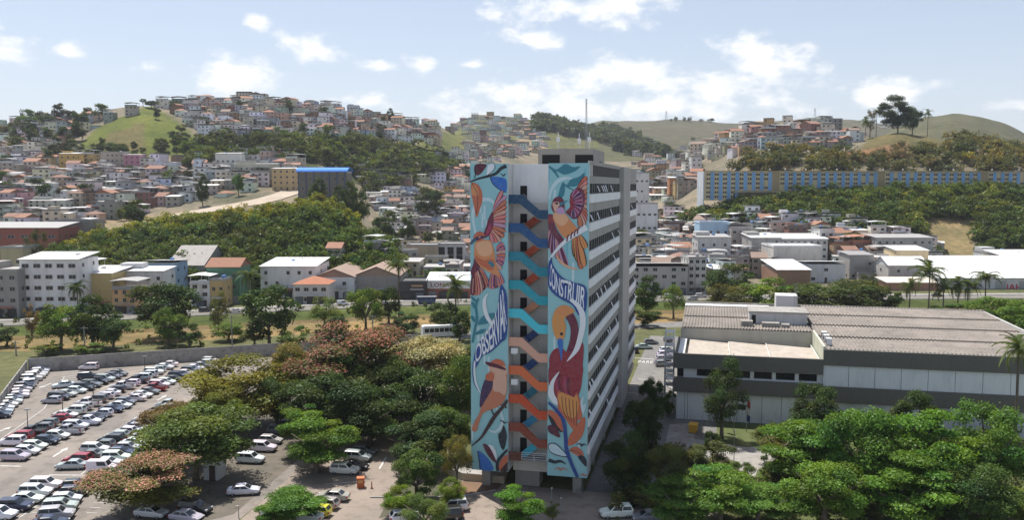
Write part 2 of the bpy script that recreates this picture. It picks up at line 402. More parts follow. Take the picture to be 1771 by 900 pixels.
    kind(ob('terrain', me), 'structure', 'rolling ground of grass, bare earth and hills')
build_terrain()

def strip(name, o0, o1, z, m, x0=-330, x1=420, step=6.0, follow=False):
    mb = MB(); xs = np.arange(x0, x1 + 1, step); pts = []
    for x in xs:
        y = float(yroad(x)); pts.append(((x, y + o0, z), (x, y + o1, z)))
    for a, b in zip(pts[:-1], pts[1:]): mb.face([a[0], b[0], b[1], a[1]])
    return mb.build(name, m)
ASPH = surf('asphalt', (0.15, 0.145, 0.135), (0.205, 0.195, 0.18), 0.12, dark=(0.085, 0.08, 0.075), s2=0.7)
LOT = surf('worn_parking_paving', (0.27, 0.23, 0.195), (0.165, 0.15, 0.135), 0.06, dark=(0.10, 0.085, 0.075), s2=0.4, bmp=(3, 0.2, 0.05))
PAVE = surf('brick_paving', (0.29, 0.235, 0.19), (0.22, 0.185, 0.155), 0.10, dark=(0.13, 0.11, 0.09), s2=0.6, bmp=(5, 0.3, 0.04))
GRASS = surf('lawn', (0.075, 0.10, 0.028), (0.11, 0.12, 0.045), 0.18, dark=(0.07, 0.085, 0.025), s2=1.3, bmp=(6, 0.6, 0.1))
EARTH = surf('bare_earth', (0.20, 0.12, 0.07), (0.13, 0.085, 0.055), 0.2, bmp=(2, 0.6, 0.15))
LITTER = surf('leaf_litter', (0.095, 0.085, 0.06), (0.07, 0.075, 0.04), 0.3, bmp=(2, 0.6, 0.15))  # leaf litter's own brown and olive tones, for the shrub bed
UNDER = surf('littered_paving', (0.15, 0.125, 0.10), (0.10, 0.09, 0.07), 0.25, dark=(0.06, 0.055, 0.04), s2=1.0, bmp=(2, 0.4, 0.1))
m, t, b = newmat('muddy_water')
f = wnoise(t, 0.12, 4, 0.6); t.links.new(mixc(t, f, (0.21, 0.135, 0.06), (0.155, 0.10, 0.05)), b.inputs['Base Color']); spec(b, 0.2, 0.4)
bump(t, b, wnoise(t, 0.9, 4, 0.6), 0.25, 0.08); WATER = m
kind(strip('river', -28, -11, -1.9, WATER), 'structure')
kind(strip('road', -4.5, 5.5, 0.10, ASPH), 'structure')
kind(strip('pavement', 5.5, 9.5, 0.22, CONC), 'structure')
mb = MB()
for o0 in (0.3, 0.62):
    for x in np.arange(-300, 400, 6.0):
        y0, y1 = float(yroad(x)), float(yroad(x + 6)); mb.face([(x, y0 + o0, .106), (x + 6, y1 + o0, .106), (x + 6, y1 + o0 + .14, .106), (x, y0 + o0 + .14, .106)])
kind(mb.build('road_centre_line', flat('yellow_line', (0.5, 0.36, 0.05))), 'structure')
mb = MB()
for o0 in (-4.75, 5.35):
    for x in np.arange(-300, 400, 6.0):
        y0, y1 = float(yroad(x)), float(yroad(x + 6))
        mb.prism([(x, y0 + o0, -.05), (x + 6, y1 + o0, -.05), (x + 6, y1 + o0 + .22, -.05), (x, y0 + o0 + .22, -.05)], (0, 0, .3))
kind(mb.build('kerb', CONC), 'structure')

# campus frame: the tower, the low block and the lanes share one grid
A1 = math.atan2((1235 - CX), FPX * cp + (CY - HOR) * sp)
D1 = Vector((math.sin(A1), math.cos(A1), 0)); DR = Vector((math.cos(A1), -math.sin(A1), 0))   # away from the viewer / to the right
def sheet(name, pts, z, m, k='structure'):
    o = MB().face([(p[0], p[1], z) for p in pts]).build(name, m); return kind(o, k)
def gp(px, py): q = PZ(px, py, 0); return (q.x, q.y)
sheet('parking_lot', [(-100.3, 177.8), (-64, 191.4), (-40, 200), (-30, 200), (-24, 150), (-34, 84), (-90, 84), (-86, 142), (-91, 154)], 0.012, LOT)
sheet('forecourt', [(-33.5, 84), (-26, 142), (-12, 150), (-8, 112), (24, 104), (26, 84)], 0.020, PAVE)
sheet('back_lane', [(-100.5, 186), (-60, 200), (-30, 212), (30, 232), (90, 246), (160, 255), (160, 262), (88, 254), (28, 241), (-32, 221), (-62, 209), (-101, 195)], 0.016, ASPH)
c0 = PZ(1015, 862, 0)
lane = [Vector((8.3, 103.5, 0)), Vector((8.3, 103.5, 0)) + DR * 16.5]
sheet('tower_lane', [lane[0], lane[1], lane[1] + D1 * 92, lane[1] + D1 * 92 + DR * 40, lane[1] + D1 * 122 + DR * 40, lane[0] + D1 * 122], 0.014, ASPH)
sheet('garden_lawn', [Vector((27.5, 98, 0)), Vector((95, 84, 0)), Vector((105, 126, 0)), Vector((29, 141.5, 0))], 0.010, GRASS)
sheet('tree_bed', [(-48, 100), (-40, 94), (-33, 100), (-29, 132), (-6, 146), (-4, 185), (-30, 196), (-47, 190), (-52, 140)], 0.024, UNDER)

# ================================================================== tower with murals
def hitplane(px, py, p0, n):
    v = (CY - py) / FPX; d = Vector(((px - CX) / FPX, cp + v * sp, -sp + v * cp)); o = Vector((0, 0, CH))
    return o + d * ((p0 - o).dot(n) / d.dot(n))
TC = P(1015, 828, 105.0)                         # lower right corner of the right mural
TZ0 = TC.z; TZ1 = hitplane(1015, 282, TC, -D1).z
FN = -D1                                          # the front looks at the viewer
tower = thing('tower_block', 'tall white tower with bird murals and coloured zigzag stairs on its front', 'tower', (TC.x, TC.y, 0), -A1)
TI = Matrix.Translation((TC.x, TC.y, 0)) @ Matrix.Rotation(-A1, 4, 'Z'); TI = TI.inverted()
def tl(px, py, off=0.0):
    """picture point on the mural wall, in the tower's own frame (x right, y away, z up)"""
    q = TI @ hitplane(px, py, TC, FN); return Vector((q.x, -off, q.z))
xl0 = tl(814, 550).x; xl1 = tl(878.5, 550).x; xr0 = tl(947.5, 550).x
TL = hitplane(1098, 500, TC + Vector(DR) * 0, DR); TLEN = (TI @ TL).y
F = 3.47; H = TZ1 - TZ0; RD_ = 2.9
GREY = (0.36, 0.345, 0.315); WHT = (0.70, 0.70, 0.69)
# core volume: front wall of the recess and the body behind it
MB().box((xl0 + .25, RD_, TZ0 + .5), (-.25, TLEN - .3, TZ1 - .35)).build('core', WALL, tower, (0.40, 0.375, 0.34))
MB().box((xl0, 0.02, TZ0 + .02), (xl1, RD_ + .3, TZ1 - .01)).build('wing_wall', WALL, tower, (0.66, 0.65, 0.63))
MB().box((xr0, 0.02, TZ0), (0, RD_ + .3, TZ1)).build('wing_wall', WALL, tower, (0.66, 0.65, 0.63))
MB().box((xl1 + .01, RD_ - .05, TZ1 - 4.9), (xr0 - .01, RD_ + .28, TZ1 - .02)).build('stair_wall', PLAIN, tower, (0.80, 0.795, 0.78))
for k in range(10):
    z1 = TZ1 - 4.92 - k * F; MB().box((xl1 + .01, RD_ - .03, z1 - F + .02), (xr0 - .01, RD_ + .27, z1)).build('stair_wall', PLAIN, tower, (0.70, 0.665, 0.61))
# roof slab edge and penthouse
MB().box((xl0 + .3, RD_ + .4, TZ1 - .34), (-.3, TLEN - .4, TZ1 - .1)).build('roof_slab', CONC, tower)
ph = MB()
pz1 = zat(258, 124); pz0 = TZ1 - .1
pa = TI @ P(925, 270, 121); 
px0, px1 = pa.x, -1.9
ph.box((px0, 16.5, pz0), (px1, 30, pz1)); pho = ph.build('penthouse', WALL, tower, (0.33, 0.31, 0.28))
for (a, b) in ((938, 968), (995, 1026)):
    qa = TI @ hitplane(a, 268, TC + D1 * 16.5, FN); qb = TI @ hitplane(b, 282, TC + D1 * 16.5, FN)
    MB().box((qa.x, 16.42, qb.z - .4), (qb.x, 16.6, qa.z)).build('vent_opening', BLACK, pho)
MB().box((px1 - .1, 24.5, pz0), (px1 + .06, 26.5, pz1 - 1.6)).build('door', BLACK, pho)
for (x, y) in ((px0 + 2.6, 18), (px1 - .8, 19), (px0 + 5, 22)):
    MB().tube([(x, y, pz1), (x, y, pz1 + 2.4)], .05).box((x - .25, y - .06, pz1 + 1.0), (x + .25, y + .06, pz1 + 1.7)).build('roof_antenna', WHITE, pho)
mst = MB()
for dx, dy in ((0, 0), (.35, 0), (.17, .3)): mst.tube([(px0 + 6.2 + dx, 20 + dy, pz1), (px0 + 6.2 + dx * .4, 20 + dy * .4, pz1 + 7.2)], .028, 4)
for q in range(12): mst.tube([(px0 + 6.2, 20, pz1 + q * .6), (px0 + 6.5, 20.1, pz1 + q * .6 + .6)], .016, 3)
mst.build('lattice_mast', METAL, pho)
rl = MB()
for zz in (.5, 1.0): rl.tube([(px0, 16.7, pz1 + zz), (px1, 16.7, pz1 + zz)], .025, 4)
for q in range(9): rl.tube([(px0 + (px1 - px0) * q / 8, 16.7, pz1), (px0 + (px1 - px0) * q / 8, 16.7, pz1 + 1)], .025, 4)
rl.build('roof_railing', METAL, pho)
# pilotis
for x in (xl0 + 1.5, -1.5):
    for y in (2.5, 14, 26, 38, 50, 60):
        MB().box((x - .55, y - .8, -.2), (x + .55, y + .8, TZ0 + .52)).build('pillar', CONC, tower)
for x in ((xl0 - 1.5) / 2,):
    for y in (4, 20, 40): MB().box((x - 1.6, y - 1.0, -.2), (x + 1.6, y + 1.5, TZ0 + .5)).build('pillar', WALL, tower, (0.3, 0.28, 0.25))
# right side: bands, beams, window strips, fin
pxs = lambda px: (TI @ hitplane(px, 500, TC, DR)).y
yb1, yb2 = pxs(1069), pxs(1080.5)
MB().box((-.05, yb1, TZ0 + .3), (.75, yb2, TZ1 + .2)).build('side_fin', WALL, tower, (0.42, 0.40, 0.37))
SP = 1.06
wtop = (TI @ hitplane(1015.5, 336.5, TC, DR)).z      # top of the uppermost white band
winm = MB()
def side_bay(y0, y1, nw, top_louver):
    for k in range(10):
        zt_ = wtop - k * F
        if zt_ - SP < TZ0 - 1.2: break
        MB().box((-.02, y0, zt_ - SP), (.20, y1, zt_)).build('spandrel_band', PLAIN, tower, (0.84, 0.84, 0.83))
        MB().box((-.20, y0, zt_ - F + 1.37), (.06, y1, zt_ - SP + .01)).build('beam', WALL, tower, GREY) if k < 9 and zt_ - F > TZ0 - 1 else None
        wd = (y1 - y0) / nw
        for q in range(nw):
            a = y0 + q * wd; o = ob('window', WINU, tower, (.02, a + wd / 2, zt_ + .02), 0, (1, wd, 1.35))
            if rnd.random() < 0.14:
                s = ob('window_sash', SASH, o, (.14, -0.18, 0.5), 0, (1, .36, .8)); s.rotation_euler = (0, -R(rnd.uniform(22, 38)), 0)
    zt_ = wtop + 1.37
    MB().box((-.2, y0, zt_), (.06, y1, zt_ + .85)).build('beam', WALL, tower, GREY)
    if top_louver:
        MB().box((-.2, y0, zt_ + .85), (-.06, y1, zt_ + 2.2)).build('louvre_back', BLACK, tower)
        n = 30
        for q in range(n):
            a = y0 + (y1 - y0) * (q + .5) / n; ob('louvre', LOUV, tower, (-.02, a, zt_ + .85))
    else:
        MB().box((-.2, y0, zt_ + .85), (.05, y1, zt_ + 2.2)).build('beam', WALL, tower, GREY)
    MB().box((-.22, y0, zt_ + 2.2), (.08, y1, max(TZ1, zt_ + 2.7))).build('parapet', WALL, tower, GREY)
wm = MB(); wm.box((0, -.5, 0), (.03, .5, 1), 1)
for a in (-.5, .47): wm.box((.03, a, 0), (.04, a + .03, 1), 0)
for a in (0, .96): wm.box((.031, -.5, a), (.039, .5, a + .04), 0)
ALU = flat('aluminium', (0.42, 0.42, 0.41), 0.5, 0.5, 0.2)
WINU = wm.mesh('window', [ALU, PANE2])
SASH = MB().box((0, -.5, -.5), (.03, .5, .5)).mesh('window_sash', WHITE)
LOUV = MB().box((-.12, -.10, 0), (.05, .10, 1.35)).mesh('louvre', flat('louvre_grey', (0.2, 0.19, 0.18)))
side_bay(.35, yb1 - .01, 16, True); side_bay(yb2 + .01, TLEN - .3, 9, False)
MB().box((-.28, 0.05, TZ0 + .4), (-.02, TLEN - .32, TZ0 + 1.6)).build('floor_edge', WALL, tower, GREY)
# stairs in the recess
FRC = [srgb(16, 66, 100), srgb(14, 78, 130), srgb(20, 128, 148), srgb(28, 152, 168), srgb(70, 196, 214), srgb(214, 164, 142), srgb(214, 108, 62), srgb(196, 74, 36), srgb(132, 58, 38)]
BKC = [srgb(150, 62, 38), srgb(176, 70, 34), srgb(182, 74, 32), srgb(196, 132, 96), srgb(10, 48, 104), srgb(12, 58, 116), srgb(22, 108, 132), srgb(32, 134, 172), srgb(60, 178, 200)]
lx1 = tl(902, 400).x; rx0 = tl(931.5, 400).x
dm = MB().box((0, 0, 0), (.86, .06, 2.15)).mesh('door', BLACK)
for k in range(9):
    zt_ = (tl(890, 337 + 49.55 * k)).z; hz = 1.12; dz = tl(890, 363.2 + 49.55 * k).z - zt_
    y0, y1 = .35, 1.45
    st = thing('tmp', '', '') if False else None
    f = MB()
    f.prism([(xl1 + .02, y0, zt_), (lx1, y0, zt_), (rx0, y0, zt_ + dz), (xr0 - .02, y0, zt_ + dz), (xr0 - .02, y0, zt_ + dz - hz), (rx0 - .06, y0, zt_ + dz - hz), (lx1 - .3, y0, zt_ - hz), (xl1 + .02, y0, zt_ - hz)], (0, .16, 0))
    fo = f.build('stair_parapet', MURAL, tower, FRC[k])
    zf = zt_ - hz
    fl = MB().box((xl1 + .03, y0 + .17, zf - .12), (lx1 - .3, RD_ - .06, zf + .06))
    fl.box((rx0 - .05, y0 + .17, zf + dz - .12), (xr0 - .03, RD_ - .06, zf + dz + .06))
    for s_ in range(10):
        a = lx1 - .3 + (rx0 - lx1 + .25) * s_ / 10; b = lx1 - .3 + (rx0 - lx1 + .25) * (s_ + 1) / 10; zz = zf + dz * (s_ + .5) / 10
        fl.box((a, y0 + .17, zz - .16), (b, y1, zz + .02))
    fl.build('stair_flight', CONC, tower)
    bk = MB(); zb = zf + dz
    bk.prism([(rx0 - .05, y1 + .12, zb + 1.0), (lx1 - .22, y1 + .12, zb + dz + 1.0), (lx1 - .22, y1 + .12, zb + dz - .15), (rx0 - .05, y1 + .12, zb - .15)], (0, .14, 0))
    bk.build('stair_parapet', MURAL, tower, BKC[k])
    b2 = MB()
    for s_ in range(10):
        a = rx0 - .05 + (lx1 - .22 - rx0) * s_ / 10; b = rx0 - .05 + (lx1 - .22 - rx0) * (s_ + 1) / 10; zz = zb + dz * (s_ + .5) / 10
        b2.box((min(a, b), y1 + .27, zz - .16), (max(a, b), RD_ - .06, zz + .02))
    b2.build('stair_flight', CONC, tower)
    ob('door', dm, tower, (xl1 + .95, RD_ - .12, zf + .07))
    hr = MB().tube([(lx1 + .1, y0 + .08, zt_ + .12), (rx0, y0 + .08, zt_ + dz + .14)], .03, 5)
    hr.build('handrail', METAL, tower)
zt_ = tl(890, 784).z
MB().box((xl1 + .02, .3, zt_ - 1.1), (lx1 - .1, .5, zt_)).build('stair_parapet', MURAL, tower, srgb(96, 50, 32))
MB().box((xl1 + .03, .5, zt_ - 1.2), (xr0 - .03, RD_ - .06, zt_ - 1.0)).build('landing', CONC, tower)
rl = MB()
for q in range(4): rl.tube([(lx1 - .08, .42, zt_ - .85 + q * .28), (xr0 - .03, .42, zt_ - .85 + q * .28)], .03, 5)
for q in range(3): rl.tube([(lx1 - .05 + q * 1.6, .42, zt_ - 1.0), (lx1 - .05 + q * 1.6, .42, zt_ + .02)], .03, 5)
rl.build('landing_railing', WHITE, tower); ob('door', dm, tower, (xl1 + .95, RD_ - .12, zt_ - .98))
for yy in (608, 662):
    q = tl(886, yy); MB().box((xl1 + .35, .2, q.z - .3), (xl1 + 1.2, .62, q.z + .35)).box((xl1 + .35, .14, q.z - .36), (xl1 + 1.1, .7, q.z - .31)).build('air_conditioner', WHITE, tower)

# ---- murals: painted shapes, each a thin coat on the wall
MC = dict(bg=srgb(140, 200, 206), pale=srgb(196, 222, 228), white=srgb(228, 232, 236), or1=srgb(226, 138, 66), or2=srgb(206, 98, 52), or3=srgb(236, 172, 122), yel=srgb(224, 146, 52),
          mar=srgb(112, 28, 60), wine=srgb(92, 18, 50), mag=srgb(168, 40, 88), pur=srgb(66, 28, 82), blue=srgb(20, 108, 198), dblue=srgb(16, 70, 150), navy=srgb(16, 34, 50), teal=srgb(22, 128, 146),
          brown=srgb(62, 30, 30), black=srgb(20, 18, 24), pink=srgb(226, 120, 110), red=srgb(150, 30, 52), lil=srgb(196, 150, 190), skin=srgb(222, 170, 142), tan=srgb(204, 118, 78))
def _ds(c, k): g = .3 * c[0] + .6 * c[1] + .1 * c[2]; return tuple(q + (g - q) * k for q in c)
MC = {k: _ds(v, .14) for k, v in MC.items()}
class Panel:
    def __init__(s, name, px0, px1, label, x0, x1, zb):
        s.n = 0
        s.x0, s.x1, s.zb = x0, x1, zb
        s.root = MB().box((x0, 0, zb), (x1, .03, TZ1 - .003)).build('mural_panel', MURAL, tower, MC['bg'])
        s.root['label'] = label
        # panel joints in the painted ground
        s.org = None
    def crop(s, ox, oy, k): s.cx, s.cy, s.k = ox, oy, k; return s
    def pt(s, x, y, off):
        q = tl(s.cx + x / s.k, s.cy + y / s.k, off); return (min(max(q.x, s.x0 + .004), s.x1 - .004), q.y, min(max(q.z, s.zb + .004), TZ1 - .008))
    def poly(s, name, pts, c, curve=True, off=None):
        s.n += 1; o = 0.004 + s.n * 0.0006 if off is None else off
        if curve: pts = smooth_loop(pts)
        me = fill2d([s.pt(x, y, o) for x, y in pts], name)
        return ob(name, me, s.root, color=MC[c] if isinstance(c, str) else c)
    def line(s, name, pts, wd, c, curve=True):
        if curve: pts = smooth_open(pts)
        n = len(pts); wd = wd if isinstance(wd, (list, tuple)) else (wd, wd)
        Lf, Rt = [], []
        for i, (x, y) in enumerate(pts):
            ax, ay = pts[max(i - 1, 0)]; bx, by = pts[min(i + 1, n - 1)]; l = math.hypot(bx - ax, by - ay) or 1
            nx, ny = -(by - ay) / l, (bx - ax) / l; h = np.interp(i / (n - 1), np.linspace(0, 1, len(wd)), wd) / 2
            Lf.append((x + nx * h, y + ny * h)); Rt.append((x - nx * h, y - ny * h))
        s.n += 1; o = 0.004 + s.n * 0.0006; mb = MB()
        for i in range(n - 1): mb.face([s.pt(*Lf[i], o), s.pt(*Rt[i], o), s.pt(*Rt[i + 1], o), s.pt(*Lf[i + 1], o)])
        return mb.build(name, MURAL, s.root, MC[c] if isinstance(c, str) else c)
    def feathers(s, name, root, tips, wd, cols, out='wine'):
        """a fan of long feathers from near a root line to the tips, in alternating colours"""
        for i, (tx, ty) in enumerate(tips):
            rx, ry = root[i] if isinstance(root, list) else root
            mx, my = (rx + tx) / 2, (ry + ty) / 2; l = math.hypot(tx - rx, ty - ry) or 1; nx, ny = -(ty - ry) / l * wd, (tx - rx) / l * wd
            for q, f_ in ((1.45, out), (1.0, cols[i % len(cols)])):
                s.poly(name, [(rx, ry), (rx + (tx - rx) * .35 + nx * .8 * q, ry + (ty - ry) * .35 + ny * .8 * q), (rx + (tx - rx) * .85 + nx * q, ry + (ty - ry) * .85 + ny * q), (tx, ty),
                              (rx + (tx - rx) * .85 - nx * q, ry + (ty - ry) * .85 - ny * q), (rx + (tx - rx) * .35 - nx * .8 * q, ry + (ty - ry) * .35 - ny * .8 * q)], f_)
            s.line(name, [(rx + (tx - rx) * .3, ry + (ty - ry) * .3), (rx + (tx - rx) * .9, ry + (ty - ry) * .9)], wd * .35, cols[(i + 1) % len(cols)], False)
def smooth_loop(p, k=4):
    n = len(p); out = []
    for i in range(n):
        a, b, c, d = p[i - 1], p[i], p[(i + 1) % n], p[(i + 2) % n]
        for j in range(k):
            t = j / k; out.append(tuple(.5 * (2 * b[q] + (c[q] - a[q]) * t + (2 * a[q] - 5 * b[q] + 4 * c[q] - d[q]) * t * t + (3 * b[q] - a[q] - 3 * c[q] + d[q]) * t ** 3) for q in (0, 1)))
    return out
def smooth_open(p, k=5):
    q_ = [p[0]] + list(p) + [p[-1]]; out = []
    for i in range(1, len(q_) - 2):
        a, b, c, d = q_[i - 1], q_[i], q_[i + 1], q_[i + 2]
        for j in range(k):
            t = j / k; out.append(tuple(.5 * (2 * b[q] + (c[q] - a[q]) * t + (2 * a[q] - 5 * b[q] + 4 * c[q] - d[q]) * t * t + (3 * b[q] - a[q] - 3 * c[q] + d[q]) * t ** 3) for q in (0, 1)))
    return out + [tuple(p[-1])]
def fill2d(pts, name):
    from mathutils.geometry import tessellate_polygon
    tri = tessellate_polygon([[Vector((p[0], p[2], 0)) for p in pts]])
    me = bpy.data.meshes.new(name); me.from_pydata([tuple(p) for p in pts], [], [tuple(t_) for t_ in tri]); me.materials.append(MURAL); me.update(); return me
def warp_text(pn, txt, top, bot, c, wt=0.0):
    """lettering stretched between two drawn lines"""
    cu = bpy.data.curves.new('lettering', 'FONT'); cu.body = txt; cu.resolution_u = 3; cu.space_character = 0.92; cu.offset = wt
    o = bpy.data.objects.new('lettering', cu); col.objects.link(o); bpy.context.view_layer.update()
    dg = bpy.context.evaluated_depsgraph_get(); me0 = bpy.data.meshes.new_from_object(o.evaluated_get(dg)); bpy.data.objects.remove(o)
    import bmesh
    bm = bmesh.new(); bm.from_mesh(me0); bmesh.ops.triangulate(bm, faces=bm.faces)
    bmesh.ops.subdivide_edges(bm, edges=[e for e in bm.edges if e.calc_length() > .15], cuts=2, use_grid_fill=False); bmesh.ops.triangulate(bm, faces=bm.faces)
    xs = [v.co.x for v in bm.verts]; x0, x1 = min(xs), max(xs); zs = [v.co.y for v in bm.verts]; z0, z1 = min(zs), max(zs)
    T_, B_ = smooth_open(top, 8), smooth_open(bot, 8)
    def at(Lp, u): f_ = u * (len(Lp) - 1); i = min(int(f_), len(Lp) - 2); g = f_ - i; return tuple(Lp[i][q] * (1 - g) + Lp[i + 1][q] * g for q in (0, 1))
    pn.n += 1; off = 0.004 + pn.n * .0006
    for v in bm.verts:
        u = (v.co.x - x0) / (x1 - x0); h = (v.co.y - z0) / (z1 - z0); a, b = at(T_, u), at(B_, u)
        v.co = pn.pt(b[0] * (1 - h) + a[0] * h, b[1] * (1 - h) + a[1] * h, off)
    me = bpy.data.meshes.new('lettering'); bm.to_mesh(me); bm.free(); me.materials.append(MURAL)
    return ob('lettering', me, pn.root, color=MC[c])

# left mural -------------------------------------------------------
a = Panel('l', 812, 878, 'tall mural of two orange birds with the word OBSERVAR', xl0, xl1, TZ0)
a.crop(800, 270, 5)
for q in range(26): a.line('brush_stripe', [(65 + (q * 53) % 300, 100 + (q * 197) % 2300), (66 + (q * 53) % 300, 230 + (q * 197) % 2300)], 16, 'pale' if q % 3 else srgb(120, 186, 196), False)
a.line('white_arc', [(118, 690), (92, 560), (95, 470), (140, 395), (210, 375), (265, 400), (292, 470)], (16, 26, 34, 30, 4), 'pale')
a.poly('leaf', [(110, 75), (205, 72), (185, 120), (140, 165), (105, 150)], 'wine'); a.line('leaf_vein', [(112, 80), (112, 150), (105, 190)], 9, 'black')
a.poly('leaf', [(225, 75), (275, 75), (262, 130), (215, 165), (212, 120)], 'white'); a.line('leaf_vein', [(275, 75), (278, 110), (215, 168)], 5, 'black')
a.poly('leaf', [(240, 185), (310, 180), (378, 205), (378, 310), (330, 295), (262, 240)], 'blue'); a.line('leaf_vein', [(240, 185), (262, 242), (330, 297), (378, 315)], 6, 'black')
a.line('branch', [(62, 225), (140, 195), (230, 172), (290, 150), (330, 110), (378, 85)], (12, 22, 26, 34), 'navy')
a.line('bird_mark', [(325, 152), (342, 160), (356, 172), (366, 156), (378, 150)], (4, 12, 4), 'navy')
a.poly('leaf', [(78, 232), (130, 245), (165, 300), (172, 380), (150, 460), (120, 532), (100, 440), (76, 320)], 'or2'); a.poly('leaf', [(84, 250), (120, 262), (140, 330), (118, 345), (80, 330)], 'or1')
a.line('leaf_vein', [(80, 232), (125, 320), (132, 400), (120, 500)], 5, 'black')
tips = [(345, 300), (378, 340), (380, 385), (382, 430), (382, 475), (382, 520), (380, 565), (380, 610), (375, 655), (362, 700), (330, 740), (295, 752), (262, 745)]
roots = [(262 - i * 4 if i < 6 else 238, 470 + i * 16) for i in range(13)]
a.feathers('wing_feather', roots, tips, 14, ['pink', 'lil', 'tan', 'or2', 'skin', 'pink'])
a.poly('wing', [(262, 480), (270, 560), (262, 620), (235, 680), (195, 710), (185, 670), (208, 600), (222, 545)], 'mar'); a.poly('wing', [(240, 580), (252, 620), (228, 670), (200, 690), (212, 640)], 'mag')
a.feathers('tail_feather', [(290, 800 + i * 20) for i in range(7)], [(355, 755), (368, 790), (372, 825), (372, 862), (365, 900), (352, 940), (335, 985)], 15, ['pink', 'mag', 'skin', 'or2'], 'dblue')
a.crop(800, 430, 4.29)
a.feathers('wing_feather', [(135, 140), (128, 150), (120, 155), (112, 160), (100, 165), (92, 168), (84, 170)], [(186, 270), (178, 292), (160, 308), (140, 330), (120, 348), (95, 352), (74, 350)], 13, ['pink', 'tan', 'mar', 'skin'])
a.feathers('tail_feather', [(225, 155), (235, 160), (245, 165), (258, 168), (268, 170)], [(206, 300), (228, 302), (250, 296), (275, 286), (298, 265)], 13, ['tan', 'pink', 'mar'], 'dblue')
a.poly('wing', [(92, 70), (130, 110), (128, 145), (100, 175), (68, 195), (64, 160), (80, 120)], 'mar')
a.crop(800, 270, 5)
a.poly('bird_body', [(115, 745), (190, 725), (245, 735), (270, 800), (282, 860), (290, 930), (318, 1010), (320, 1050), (285, 1030), (240, 1010), (160, 960), (105, 880), (104, 810)], 'or1')
a.poly('bird_breast', [(120, 760), (190, 735), (240, 745), (258, 800), (250, 850), (190, 870), (135, 840)], 'or3'); a.poly('bird_belly', [(110, 860), (180, 900), (260, 890), (280, 930), (262, 990), (200, 970), (130, 920)], 'or2')
a.poly('bird_head', [(95, 700), (125, 660), (165, 655), (190, 680), (185, 715), (140, 740), (110, 735)], 'or2'); a.poly('bird_mask', [(70, 750), (110, 705), (160, 690), (200, 700), (160, 718), (110, 740), (78, 765)], 'pur')
a.line('bird_beak', [(118, 722), (90, 745), (72, 760)], (16, 3), 'teal'); a.poly('bird_eye', [(138, 702), (150, 697), (158, 703), (148, 710)], 'or3')
a.crop(800, 430, 4.29)
a.poly('bird_foot', [(190, 100), (215, 95), (238, 125), (225, 138), (200, 120)], 'teal')
a.line('stem', [(75, 700), (92, 600), (108, 520), (100, 430), (120, 370)], (16, 18, 14), 'teal')
for lf in ([(64, 400), (88, 405), (108, 450), (85, 445)], [(64, 500), (88, 512), (104, 545), (75, 540)], [(115, 560), (150, 505), (215, 480), (245, 490), (205, 545), (150, 565)], [(88, 640), (130, 605), (175, 600), (150, 630)], [(64, 355), (90, 370), (110, 395), (80, 390)]): a.poly('leaf', lf, 'teal')
a.line('white_arc', [(190, 335), (165, 375), (165, 440), (185, 510), (215, 560), (205, 590)], (4, 26, 30, 26, 6), 'white')
a.poly('ribbon', [(280, 285), (300, 280), (332, 370), (330, 640), (285, 700), (210, 770), (150, 800), (110, 870), (88, 900), (80, 870), (95, 760), (130, 690), (200, 610), (240, 520), (262, 440)], 'dblue')
warp_text(a, 'OBSERVAR', [(96, 745), (132, 672), (178, 610), (222, 540), (256, 440), (288, 320), (302, 300)], [(98, 862), (150, 798), (190, 772), (232, 738), (270, 700), (308, 640), (330, 560)], 'white', .012)
a.crop(800, 610, 4.09)
a.line('ribbon_tail', [(88, 60), (82, 140), (95, 220), (130, 290)], (10, 20, 18, 4), 'white'); a.line('ribbon_edge', [(78, 60), (74, 140), (85, 220), (110, 265)], (6, 8, 3), 'dblue')
a.line('white_arc', [(270, 400), (285, 470), (270, 530), (230, 562), (185, 548)], (4, 16, 26, 20, 6), 'pale')
a.poly('bird_body', [(200, 130), (250, 108), (310, 140), (316, 200), (312, 290), (290, 350), (240, 390), (160, 420), (130, 460), (105, 545), (85, 562), (68, 545), (80, 500), (120, 430), (135, 360), (150, 240), (175, 165)], 'tan')
a.poly('bird_breast', [(230, 150), (300, 150), (312, 220), (302, 300), (260, 280), (220, 270), (215, 200)], 'skin'); a.poly('bird_belly', [(150, 360), (220, 290), (290, 310), (270, 360), (200, 395), (140, 412)], 'tan')
a.poly('wing', [(165, 190), (212, 190), (212, 250), (175, 320), (125, 392), (128, 300), (145, 230)], 'pur'); a.poly('shoulder', [(175, 150), (225, 158), (215, 200), (165, 192)], 'or2')
a.poly('bird_head', [(190, 78), (235, 48), (285, 60), (305, 95), (318, 150), (260, 158), (196, 125)], 'skin'); a.poly('bird_cap', [(195, 76), (235, 47), (280, 56), (304, 95), (270, 92), (230, 80)], 'or2')
a.poly('bird_mask', [(162, 66), (205, 72), (260, 88), (304, 112), (302, 126), (250, 112), (195, 98), (172, 84)], 'wine')
a.line('branch', [(64, 662), (130, 605), (180, 530), (230, 450), (280, 392), (322, 335)], (6, 18, 28, 24, 20), 'brown')
a.line('bird_foot', [(203, 402), (222, 440), (240, 452)], (8, 14), 'brown'); a.line('bird_foot', [(268, 370), (300, 378), (308, 395)], (8, 14), 'brown')
a.line('bird_mark', [(264, 484), (285, 486), (298, 500), (322, 490)], (4, 10, 4), 'black')
a.poly('leaf', [(290, 515), (312, 570), (312, 620), (290, 692), (262, 640), (254, 580), (275, 560)], 'navy'); a.line('leaf_vein', [(288, 540), (286, 690)], 3, 'black')
